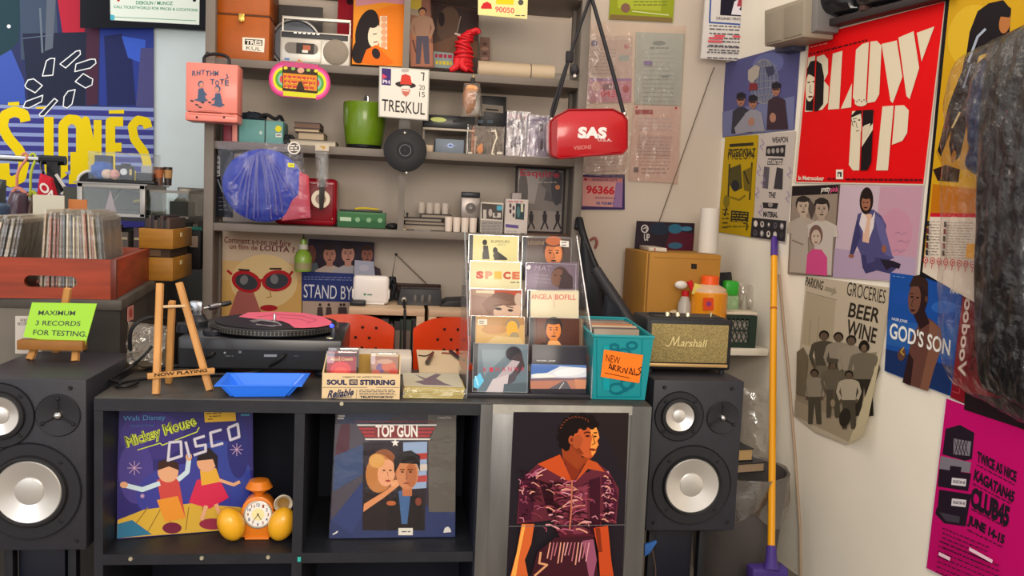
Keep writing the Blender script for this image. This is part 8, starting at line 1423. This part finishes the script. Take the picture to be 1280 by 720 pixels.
wall_sheet('flyer', 'mustard yellow gig flyer with dense black lettering', 'flyer', [(906.5, 171.5), (947.5, 168.5), (941, 297), (918, 293), (897, 290)], '#b0920c', yellow, .005)
def wb_(A):
    A.poly([(950, 168), (994, 164), (981, 303), (940, 296)], '#b9afa8'); K = '#2a282c'; v = '#8a7aa0'
    A.txt('WEAPON', (965, 179), (985, 178), (965, 171.5), K, .03); A.poly([(958, 183), (982, 181), (981, 196), (957, 195)], K); [A.ell(961+k*5.5, 189-k*.4, 2, 3.4, '#9a928c') for k in range(4)]; A.poly([(960, 198), (979, 198), (978, 206), (959, 206)], '#4a464a'); A.txt('STARTED', (960, 205), (978, 205.5), (960, 199.5), '#d0c6bc', .02)
    A.poly([(955, 208), (962, 209), (960, 236), (953, 235)], '#57525a'); A.poly([(971, 209), (979, 211), (978, 237), (967, 236), (969, 222)], '#3a363c'); A.txt('THE', (960, 247), (969, 247.5), (961, 240), K, .03); A.poly([(953, 253), (973, 254), (971, 261), (954, 260)], K); A.ell(963, 256, 3, 3, '#8a8480'); A.txt('MATERIAL', (954, 271), (972, 272), (954, 264), K, .04)
    for x, y in ((952, 180), (948, 212), (953, 225), (946, 240), (986, 215), (984, 245), (950, 262)): A.stroke([(x, y-6), (x+3, y), (x-2, y+3), (x+2, y+8)], 1, v)
    A.poly([(940, 272), (983, 276), (981, 302), (938, 296)], K)
    for j in range(2):
        for i in range(5): A.ell(944.5+i*8.2+j*-.4, 279.5+i*.8+j*11.5, 2.4, 4, ('#cfc6bc', '#55505a', '#b9b0aa', '#8a848a', '#3f3c42')[(i*2+j) % 5]); A.ell(944.5+i*8.2+j*-.4, 279+i*.8+j*11.5, 1.1, 2, '#3a3438' if (i+j) % 2 else '#d0c8c0')
wall_sheet('flyer', 'black and white flyer with photo strips and violet scribbles', 'flyer', [(949, 168.5), (994.5, 164), (982, 304), (938.5, 297)], '#b9afa8', wb_, .005)
def blow(A):
    R_ = '#d20c12'; Wc = '#d2c7ae'
    A.poly([(1012, 46), (1181, 2), (1154, 230), (995, 227)], R_)
    A.lines(1014, 55, 1038, 49, 1, '#d99a94', 1, -.24, 2); A.lines(1013, 59, 1034, 53.5, 1, '#d99a94', 1, -.24, 3); A.lines(1012, 68, 1084, 50, 1, '#5a0c14', 2.2, -.25, 4)
    # B
    A.poly([(1010, 72), (1019, 69.5), (1016, 139), (1006, 140)], Wc); A.poly([(1021, 71), (1030, 68), (1035, 74), (1035, 92), (1030, 101), (1036, 108), (1035, 128), (1028, 137), (1018, 139)], Wc)
    # L
    A.poly([(1041, 67), (1053, 63.5), (1049, 136), (1035, 137)], Wc); A.poly([(1051, 136), (1065, 104), (1064, 134)], Wc)
    # O
    A.poly([(1070, 62), (1078, 55), (1086, 52.5), (1082, 129), (1071, 129), (1066, 122)], Wc); A.poly([(1088, 52), (1096, 51), (1102, 57), (1099, 118), (1094, 127), (1084, 129)], Wc)
    # W
    A.poly([(1102, 55), (1121, 50.5), (1128, 96), (1116, 129), (1113, 126)], Wc); A.poly([(1123, 47), (1142, 39), (1149, 85), (1137, 124), (1133, 120)], Wc); A.poly([(1146, 41), (1168, 33), (1152, 77)], Wc)
    # U
    A.poly([(1065, 139), (1077, 138), (1074, 213), (1066, 213), (1061, 206)], Wc); A.poly([(1079, 138), (1092, 137), (1089, 203), (1084, 213), (1076, 213)], Wc)
    # P
    A.poly([(1103, 133), (1117, 132), (1110, 213), (1095, 213)], Wc); A.poly([(1119, 132), (1130, 131.5), (1136, 138), (1134, 166), (1128, 176), (1115, 181)], Wc)
    K = '#1c1618'
    A.poly([(1009, 86), (1013, 77), (1020, 75), (1027, 80), (1030, 96), (1029, 130), (1022, 139), (1007, 138)], K); A.ell(1013, 108, 6, 19, '#d2c7ae', 4); A.ell(1011, 103, 2, .9, K); A.ell(1017, 102, 2, .9, K); A.stroke([(1013, 106), (1012, 115), (1015, 116)], .8, '#5a5048'); A.ell(1013, 121, 3, 1.2, '#5a2a28'); A.poly([(1008, 92), (1014, 84), (1020, 88), (1020, 98), (1014, 94)], K); A.stroke([(1020, 70), (1017, 139)], 1.2, R_)
    A.poly([(1063, 146), (1070, 138), (1092, 137), (1091, 154), (1086, 160), (1078, 158), (1066, 158)], K); A.poly([(1064, 147), (1076, 142), (1078, 158), (1074, 172), (1069, 166)], '#d2c7ae'); A.ell(1068, 152, 1.8, .9, K); A.ell(1074, 150, 1.6, .9, K); A.stroke([(1066, 149), (1071, 147.5)], .9, K); A.stroke([(1070, 153), (1071, 159), (1073, 159)], .7, '#5a5048'); A.stroke([(1070, 164), (1074, 163)], 1, '#4a2a28'); A.poly([(1074, 213), (1077, 184), (1091, 162), (1089, 203), (1084, 213)], K); A.poly([(1080, 157), (1088, 154), (1086, 166), (1079, 174)], '#c9bda4'); A.stroke([(1078, 138), (1075, 213)], 1, R_); A.poly([(1062, 138), (1064, 138), (1063, 160), (1061, 160)], R_)
    A.ell(1076, 128, 8, 5, Wc, n=12); [A.ell(1071+k*3, 127-(k % 2)*2, 1, 1, '#6a5a50', n=8) for k in range(5)]
    A.txt('In Metrocolour', (998, 225), (1030, 225.8), (998, 219.5), '#d9c9b8', .04); A.rect(1045, 212, 1054, 224, '#ddd4c4'); A.rect(1047, 215, 1052, 221, K); A.rect(1048, 217, 1050, 222, '#ddd4c4')
    A.lines(1034, 223.5, 1044, 223.5, 1, '#5a0c14', 2, 0, 5); A.lines(1057, 224, 1152, 225, 1, '#5a0c14', 2.4, .01, 6)
wall_sheet('poster', 'large red film poster with big cream stencil capitals and two black white faces', 'poster', [(1009.5, 45), (1182.5, -.5), (1155, 232), (992, 228.5)], '#cdbfae', blow, .005)
def three(A):
    A.poly([(991, 233), (1048, 231), (1040, 345), (985, 342)], '#8a7b6e'); A.poly([(991, 233), (1048, 231), (1047, 242), (990, 245)], '#1f1a1c'); A.txt('pretty', (1026, 242), (1037, 241.6), (1027, 234), '#d9d0c4', .02); A.txt('pink', (1038, 242), (1048, 241.5), (1038, 233.5), '#c9507a', .02)
    for cx, cy, h, sk, sh in ((1004, 258, 21, '#b09c8a', '#a5978a'), (1027, 261, 22, '#a39080', '#b9aea4')): A.bust(cx, cy, h, sk, '#2c2624', sh, '#2a2220')
    A.poly([(987, 340), (990, 280), (1003, 270), (1010, 285), (1010, 342)], '#a59a8e'); A.poly([(1018, 342), (1018, 280), (1028, 276), (1042, 284), (1039, 344)], '#b5aba2'); A.poly([(1012, 248), (1020, 260), (1014, 275), (1010, 262)], '#4a403c')
    A.poly([(1007, 342), (1009, 318), (1016, 311), (1027, 312), (1034, 322), (1034, 345)], '#c0477c'); A.ell(1020, 294, 8.5, 13, '#6a5048'); A.ell(1020, 297, 6, 10, '#b5a292'); [A.ell(1020+e*2.4, 295, 1.2, .7, '#2a2020') for e in (-1, 1)]; A.ell(1020, 303, 2, .8, '#6a3a3a'); A.stroke([(990, 300), (1004, 306)], 1.6, '#77695e')
wall_sheet('record_sleeve', 'monochrome sleeve of three people, one in a pink top, below the red poster', 'record', [(990, 232.5), (1049, 230.5), (1040.5, 346), (984.5, 342.5)], '#5a4c44', three, .007, th=.004)
def sofa(A):
    A.poly([(1051, 232), (1153, 233), (1143, 352), (1041, 346)], '#b9a5b0'); A.poly([(1100, 233), (1153, 233), (1143, 352), (1090, 349)], '#b38a9c'); A.poly([(1041, 310), (1145, 322), (1143, 352), (1041, 346)], '#a590a8'); A.ell(1120, 290, 20, 30, '#b58296')
    bl, b2 = '#4a4874', '#3a3860'
    A.poly([(1068, 300), (1072, 268), (1082, 262), (1092, 262), (1102, 270), (1108, 282), (1104, 310), (1118, 322), (1110, 326), (1092, 326), (1092, 340), (1080, 338), (1076, 318)], bl); A.poly([(1092, 266), (1104, 276), (1116, 322), (1106, 318), (1098, 292)], '#5c5888'); A.poly([(1072, 270), (1066, 296), (1062, 318), (1067, 318), (1076, 296)], b2); A.poly([(1080, 266), (1090, 268), (1086, 304), (1078, 302)], '#c9a48e'); A.poly([(1078, 262), (1084, 274), (1080, 292), (1074, 280)], '#cfc4c4'); A.poly([(1094, 264), (1088, 276), (1086, 300), (1092, 284)], '#cfc4c4')
    A.poly([(1076, 318), (1096, 322), (1112, 324), (1120, 336), (1112, 342), (1096, 338), (1082, 342), (1078, 334)], b2); A.poly([(1100, 324), (1116, 326), (1126, 330), (1124, 336), (1114, 334), (1108, 338)], '#241e2c'); A.poly([(1080, 306), (1090, 306), (1094, 326), (1084, 330)], bl)
    A.ell(1083, 251, 8.5, 17, '#241a18', 3); A.ell(1082.5, 254, 5.6, 9.5, '#93604a'); A.ell(1083, 243, 7, 6, '#241a18'); [A.ell(1082+e*2.2, 253, 1.2, .8, '#20140f') for e in (-1, 1)]; A.ell(1082, 259.5, 2.6, .9, '#3a1a18'); A.ell(1064, 320, 3.4, 2.4, '#8a5644'); A.ell(1105, 311, 3, 5, '#8a5644')
    for k, (x, y) in enumerate(((1118, 292), (1122, 302), (1116, 314))): A.stroke([(x, y), (x+5, y-2), (x+9, y+1), (x+15, y-2)], .5, '#8f7290')
wall_sheet('record_sleeve', 'pale pink signed sleeve of a seated person in a denim suit', 'record', [(1050.5, 231.5), (1154, 232.5), (1143.5, 353.5), (1040.5, 346.5)], '#b9a5b0', sofa, .006, th=.003)
def tallp(A):
    A.poly([(1186, 10), (1196, 2), (1330, -40), (1300, 260), (1163, 266)], '#c0951c'); A.ell(1215, 45, 30, 40, '#c9a42a', 12); A.poly([(1166, 230), (1240, 238), (1300, 230), (1300, 270), (1163, 266)], '#b06a14'); A.poly([(1170, 190), (1190, 160), (1216, 170), (1216, 210), (1180, 215)], '#a87a1c')
    K = '#1b171c'; A.poly([(1222, 14), (1236, 4), (1254, 0), (1264, 12), (1262, 40), (1250, 60), (1224, 70), (1204, 130), (1186, 170), (1176, 196), (1172, 188), (1186, 130), (1206, 80), (1212, 40)], K); A.poly([(1206, 70), (1222, 80), (1210, 150), (1200, 196), (1190, 204), (1186, 180)], K); A.ell(1256, 28, 7, 14, '#a86a3a', 10); A.poly([(1246, 20), (1250, 4), (1264, 10), (1262, 22)], K); A.stroke([(1210, 78), (1222, 46), (1232, 36)], 3, '#9aa4b4'); A.stroke([(1204, 110), (1214, 80)], 2, '#77839a'); A.stroke([(1190, 160), (1200, 140)], 2.5, '#b9a070'); A.poly([(1166, 212), (1182, 206), (1200, 212), (1198, 228), (1172, 226)], '#2a1c18'); A.ell(1192, 196, 3, 8, '#8a5a1c', 10)
    A.poly([(1163, 266), (1300, 268), (1290, 420), (1153, 340)], '#cfc3b4'); A.poly([(1163, 266), (1300, 268), (1300, 273), (1162.5, 271)], '#b81c2a'); A.lines(1160, 277, 1176, 318, 12, '#7a6c66', .8, .03, 3, -3); A.lines(1184, 278, 1216, 322, 14, '#8a7c74', .8, .03, 4, -3)
    for k in range(5): A.rect(1158.5-k*.4, 276+k*9, 1161.5-k*.4, 283+k*9, '#5a2c30' if k % 2 else '#2c2626'); A.rect(1180-k*.6, 277+k*9, 1183-k*.6, 284+k*9, '#6a2a30' if k % 2 else '#3a302e')
    for k in range(8): x = 1157+k*8.4; y = 325+k*.8; A.ring(x, y, 2.6, 4, 1, '#b03038', 12); A.ell(x, y, 1, 1.4, '#b03038', n=8); A.stroke([(x-.4, y+4), (x-1, y+10)], .9, '#b03038')
    A.poly([(1209, 304), (1230, 306), (1228, 326), (1207, 322)], '#d0952c')
pw = thing('framed_poster', 'tall yellow poster of a dark leaping figure in a thin black frame', 'picture', hit(1200, 345, WP, WN)); F1 = [(1184, -20), (1340, -70), (1310, 400), (1149, 347)]
F1 = [(1183.5, -16), (1345, -60), (1312, 395), (1149.5, 345)]
sheet('frame', None, None, F1, WP+WN*.012, WN, '#17151a', None, th=.01, parent=pw)
sheet('print', None, None, [(1188, -12), (1338, -54), (1306, 386), (1153, 340)], WP+WN*.0135, WN, '#c0951c', tallp, th=.001, rough=.25, parent=pw)
def group_(A):
    A.poly([(1009, 347), (1112, 362), (1102, 430), (1086, 520), (1058, 553), (1020, 540), (993, 519)], '#b3a691'); A.poly([(1008, 366), (1045, 375), (1040, 440), (1002, 430)], '#a3977f'); A.stroke([(1008, 365), (1046, 375)], .8, '#7a705c'); A.stroke([(1013, 400), (1011, 430)], 1, '#8f846e'); A.stroke([(1024, 396), (1021, 428)], .8, '#8f846e')
    A.poly([(998, 450), (1096, 440), (1090, 510), (1060, 552), (994, 518)], '#8a7d68'); A.poly([(994, 500), (1040, 520), (1084, 516), (1060, 552), (994, 520)], '#9a8c76')
    K = '#2c2822'; A.txt('PARKING', (1006, 357), (1028, 363), (1008, 345.5), K, .02); A.poly([(1032, 358), (1042, 361), (1043, 358), (1046, 366), (1038, 370), (1040, 366), (1030, 363)], '#8f8674')
    A.txt('GROCERIES', (1058, 369), (1106, 380), (1060, 352), K, .0); A.txt('BEER', (1059.5, 396), (1098, 404), (1063, 378), K, .02); A.txt('WINE', (1057, 418), (1094, 430), (1060, 399), K, .02)
    for cx, y0, y1, s_, l_, sw in ((1030, 414, 500, '#4a443a', '#6a6252', 0), (1048, 416, 500, '#8a8070', '#5a5446', 0), (1064, 420, 506, '#8f8574', '#6a6150', 0), (1080, 428, 520, '#6a6252', '#2e2a24', 0)): A.figure(cx, y0, y1, '#5a4c3e', '#1f1a16', s_, l_)
    for cx, y0, y1, s_ in ((1018, 462, 530, '#8a8070'), (1041, 452, 522, '#5f584a'), (1061, 464, 536, '#a59a86')): A.figure(cx, y0, y1, '#5a4c3e', '#1f1a16', s_, '#4a4438')
    A.ell(1080, 432, 6, 7, '#1f1a16'); A.ell(1080, 435, 3.4, 4.4, '#6a5846'); A.poly([(996, 440), (1004, 434), (1010, 445), (1006, 495), (995, 492)], '#6a5f4c'); A.poly([(1033, 447), (1048, 449), (1046, 455), (1034, 453)], '#4a443a'); A.ell(1041, 504, 3, 5, '#8a7a60'); A.stroke([(1042, 500), (1044, 480)], 1.2, '#6a5f4c'); A.ell(1056, 522, 7, 12, '#2c2822', 10)
gp = thing('poster', 'worn monochrome poster of a group under the words beer and wine', 'poster', hit(1050, 550, WP, WN))
sheet('sheet', None, None, [(1008, 345), (1114, 360), (1103, 430), (1087, 520), (1058, 556), (1020, 541), (992, 519)], WP+WN*.006, WN, '#b3a691', group_, th=.0015, parent=gp)
m = MB(); cA, cB, cC = hit(1104, 428, WP+WN*.007, WN), hit(1060, 556, WP+WN*.007, WN), hit(1086, 520, WP+WN*.03, WN); cD = hit(1078, 545, WP+WN*.045, WN); m.face([cA, cC, cB], mat('#cbbf9c', rough=.6)); m.face([cB, cC, cD], mat('#cbbf9c', rough=.6)); o = m.build('curled_corner', gp); o['label'] = 'curled pale corner'
def son(A):
    A.poly([(1114, 341), (1203, 353), (1187, 494), (1106, 463)], '#1c4a96'); A.poly([(1110, 400), (1196, 410), (1192, 450), (1108, 430)], '#27589c'); A.poly([(1107, 436), (1191, 458), (1187, 494), (1106, 463)], '#1a2f5c'); A.ell(1180, 384, 16, 8, '#2a5eaa'); A.ell(1126, 372, 10, 10, '#1f4c9c')
    sk, dk = '#5e3c34', '#2c1c1e'; A.poly([(1128, 478), (1136, 440), (1140, 420), (1152, 400), (1162, 398), (1176, 410), (1178, 432), (1168, 460), (1160, 489)], sk); A.poly([(1162, 400), (1176, 410), (1178, 432), (1168, 460), (1160, 489), (1150, 485), (1160, 440)], '#77503f'); A.poly([(1128, 478), (1136, 440), (1142, 450), (1138, 482)], dk); A.poly([(1142, 394), (1156, 388), (1162, 404), (1150, 412)], dk)
    A.ell(1148, 371, 12, 25, dk, 4); A.ell(1143, 374, 8, 19, '#6a463a', 4); A.poly([(1136, 358), (1142, 345), (1152, 343), (1160, 352), (1160, 366), (1150, 358)], '#33221f'); A.ell(1140, 371, 2, 1, '#180f10'); A.ell(1147, 372, 2, 1, '#180f10'); A.stroke([(1137, 367), (1142, 367)], 1, '#180f10'); A.stroke([(1142, 372), (1139, 382), (1142, 383)], .8, '#3a2420'); A.ell(1141, 388, 3, 1.6, '#3c2020'); A.ell(1158, 374, 2, 4, '#55382f'); A.ell(1127, 443, 5, 8, '#5a3c32', 10); A.stroke([(1130, 444), (1126, 440), (1130, 434)], 1.6, '#b09040')
    A.txt('NASIR JONES', (1114.5, 401), (1134, 405), (1115, 396.5), '#c9d0dc', .02); A.txt("GOD'S SON", (1111.5, 422.5), (1187, 445), (1113, 402), '#dcdcd8', .02); A.stroke([(1172, 352), (1200, 356), (1199, 368), (1171, 364), (1172, 352)], .5, '#3a6ab0'); A.txt('NAS', (1188, 366), (1198, 367.5), (1188.5, 359), '#d9dce0', .02); A.lines(1116, 345, 1132, 347, 1, '#6a94c8', .8, .12, 3)
wall_sheet('record_sleeve', 'blue record sleeve with a bare shouldered person and white title letters', 'record', [(1113, 340.5), (1204.5, 353), (1187.5, 495), (1105.5, 463.5)], '#1c4a96', son, .008, th=.004, rough=.3)
def voo(A):
    A.poly([(1205, 356), (1290, 366), (1290, 530), (1188, 497)], '#7a1622'); A.poly([(1208, 362), (1290, 370), (1290, 470), (1200, 470)], '#6a121e'); A.txt('Voodoo', (1196.5, 470), (1206, 372), (1206.5, 471), '#d0c0b4', .03); A.txt("D'ANGELO", (1212, 462), (1222, 388), (1216.5, 463), '#2a1216', .03); A.stroke([(1190, 489), (1199, 492), (1202, 470)], .8, '#b0444c'); A.poly([(1206, 490), (1290, 505), (1290, 540), (1205, 512)], '#23181c')
wall_sheet('record_sleeve', 'dark red sleeve with pale gothic letters running upwards beside the blue one', 'record', [(1206, 355), (1300, 366), (1296, 545), (1188.5, 497)], '#7a1622', voo, .006, th=.003)
def club(A):
    A.poly([(1183, 498), (1300, 541), (1300, 780), (1158, 710)], '#b80f64'); K = '#241a26'; g = '#55525c'
    A.poly([(1182, 536), (1200, 531), (1218, 541), (1215, 574), (1206, 576), (1178, 568)], K); A.poly([(1192, 548), (1214, 552), (1212, 570), (1192, 568)], '#77727c'); [A.stroke([(1193+k*4, 549), (1198+k*4, 569)], .8, K) for k in range(4)]; [A.stroke([(1198+k*4, 549), (1193+k*4, 569)], .8, K) for k in range(4)]
    A.poly([(1176, 570), (1214, 578), (1212, 591), (1174, 586)], '#77727c'); A.poly([(1188, 582), (1202, 584), (1201, 590), (1187, 588)], K)
    for y in (588, 614): A.poly([(1174, y-2), (1214, y+4), (1210, y+26), (1172, y+20)], K); A.poly([(1190, y+9), (1208, y+11), (1207, y+20), (1189, y+18)], '#cfc8ce'); A.txt('KAGATAN 45', (1191, y+15.5), (1206, y+17.5), (1191.5, y+11.5), K, .03)
    A.poly([(1171, 634), (1210, 640), (1207, 658), (1180, 654), (1169, 642)], K); A.poly([(1174, 640), (1200, 646), (1199, 654), (1182, 651)], '#3f3a44')
    A.txt('TWICE AS NICE', (1221, 577), (1270, 603), (1222, 563.5), K, .05); A.txt('KAGATAN45', (1216.5, 600), (1266.5, 629), (1219, 586), K, .05); A.txt('CLUB45', (1212, 633), (1260, 660), (1215, 607), K, .06); A.txt('JUNE 14-15', (1208.5, 657.5), (1254, 684), (1211, 643), K, .06)
    for x0, y0, x1, sl in ((1221, 581, 1268, .53), (1216, 604.5, 1264, .53), (1214, 636, 1258, .53), (1209, 662, 1254, .5)): A.lines(x0, y0, x1, y0, 1, K, 1.3, sl, int(x0))
    A.lines(1178, 660, 1236, 684, 5, K, 1.2, .42, 4); A.lines(1174, 676, 1250, 716, 7, K, 1.2, .42, 5, -4); A.poly([(1212, 684), (1241, 700), (1240, 704), (1211, 688)], '#e6c4d4'); A.poly([(1174, 690), (1188, 697), (1187, 701), (1173, 694)], '#e6c4d4')
wall_sheet('poster', 'magenta event poster with stacked crates and black capitals, low on the right wall', 'poster', [(1181.5, 496), (1302, 540), (1302, 785), (1157, 711)], '#cfc5c8', club, .005)
wall_sheet('notice_strip', 'pale paper edge of another sheet beside the magenta poster', 'paper', [(1278, 645), (1302, 655), (1302, 780), (1270, 760)], '#b3ab8c', None, .003)
# grey wall speaker high in the corner
gs = thing('wall_speaker', 'grey double fronted wall speaker high beside the red poster', 'speaker', hit(985, 60, WP+WN*.1, WN)); gc = mat('#8f8474', rough=.5); gg = mat('#8a8070', rough=.7, bump=.4, bscale=400)
ux = WD*-1
def wpt(px, py, off): return hit(px, py, WP+WN*off, WN)
def wprism(q, off, d, m_, mb, bev=.004): mb.prism([wpt(x, y, off) for x, y in q], -WN*d, m_, bev=bev)
m = MB(); wprism([(955, 13), (1006, -4), (1004, 46), (955, 58)], .13, .12, gc, m, .006); m.build('cabinet', gs)
for q in ([(957, 18), (977, 11), (976, 50), (957, 55)], [(980, 10), (1003, 1), (1002, 43), (979, 49)]): m = MB(); wprism(q, .134, .008, gg, m, .003); o = m.build('grille', gs); o['label'] = 'woven grille'
m = MB(); wprism([(1006, -4), (1022, -4), (1020, 38), (1004, 46)], .10, .09, mat('#6f6c6a', rough=.5), m, .004); m.build('side_block', gs)
m = MB(); wprism([(968, 52), (990, 46), (990, 62), (968, 66)], .06, .058, mat('#3a3c52'), m, .004); m.build('bracket', gs)
# black wrapped goods on a rail above the red poster
hr = thing('wall_shelf', 'dark rack with black wrapped goods above the red poster', 'shelf', wpt(1090, 20, .1))
m = MB(); wprism([(1022, 36), (1184, -5), (1184, -14), (1022, 27)], .05, .047, mat('#2b2426', rough=.5), m, .003); m.build('rail', hr)
for k, (x0, x1) in enumerate(((1024, 1072), (1078, 1128), (1132, 1182))):
    y0, y1 = 30-(x0-1020)*.25, 30-(x1-1020)*.25; m = MB(); q = [wpt(x0, y0-3, .03), wpt(x1, y1-3, .03), wpt(x1, y1-60, .03), wpt(x0, y0-60, .03)]; m.pillow(q, WN, .05, mat('#191a1e', rough=.25, coat=.5, bump=.4, bscale=25), 14, 14, .015, 16, 3, .6)
    tag(m.build('wrapped_bundle'), ('leftmost', 'middle', 'rightmost')[k]+' black wrapped bundle on the rack above the red poster', 'bundle', 'black bundles on the rack')
m = MB(); wprism([(1074, 14), (1080, 12), (1080, -40), (1074, -38)], .055, .03, mat('#4a3430'), m, .002); m.build('divider', hr)
# black quilted jacket in clear plastic
jk = thing('jacket', 'black puffer jacket in a clear plastic cover hanging at the right edge', 'jacket', wpt(1250, 490, .1))
m = MB(); q = [wpt(1228, 486, .03), wpt(1340, 540, .03), wpt(1350, -10, .03), wpt(1238, 56, .03)]
jm = mat('#0b0c12', rough=.35, coat=.2, bump=.4, bscale=30)
m.pillow(q, WN, .075, jm, 40, 80, .009, 14, 4, .3, 2.4, .6); m.build('body', jk)
m = MB(); q = [wpt(1213, 215, .03), wpt(1248, 235, .03), wpt(1250, 60, .03), wpt(1222, 78, .03)]; m.pillow(q, WN, .05, mat('#122040', rough=.35, coat=.2, bump=.5, bscale=30), 10, 26, .02, 22, 3, .5); o = m.build('sleeve', jk); o['label'] = 'dark blue sleeve'
m = MB(); q = [wpt(1192, 478, .03), wpt(1340, 560, .04), wpt(1355, 0, .04), wpt(1202, 72, .03)]; m.pillow(q, WN, .105, film('#f4f0ee', .955, .05, .9, 26, .002), 60, 100, .010, 30, 6, 0, 1.6, .6); o = m.build('plastic_cover', jk); o['label'] = 'clear crinkled plastic cover'
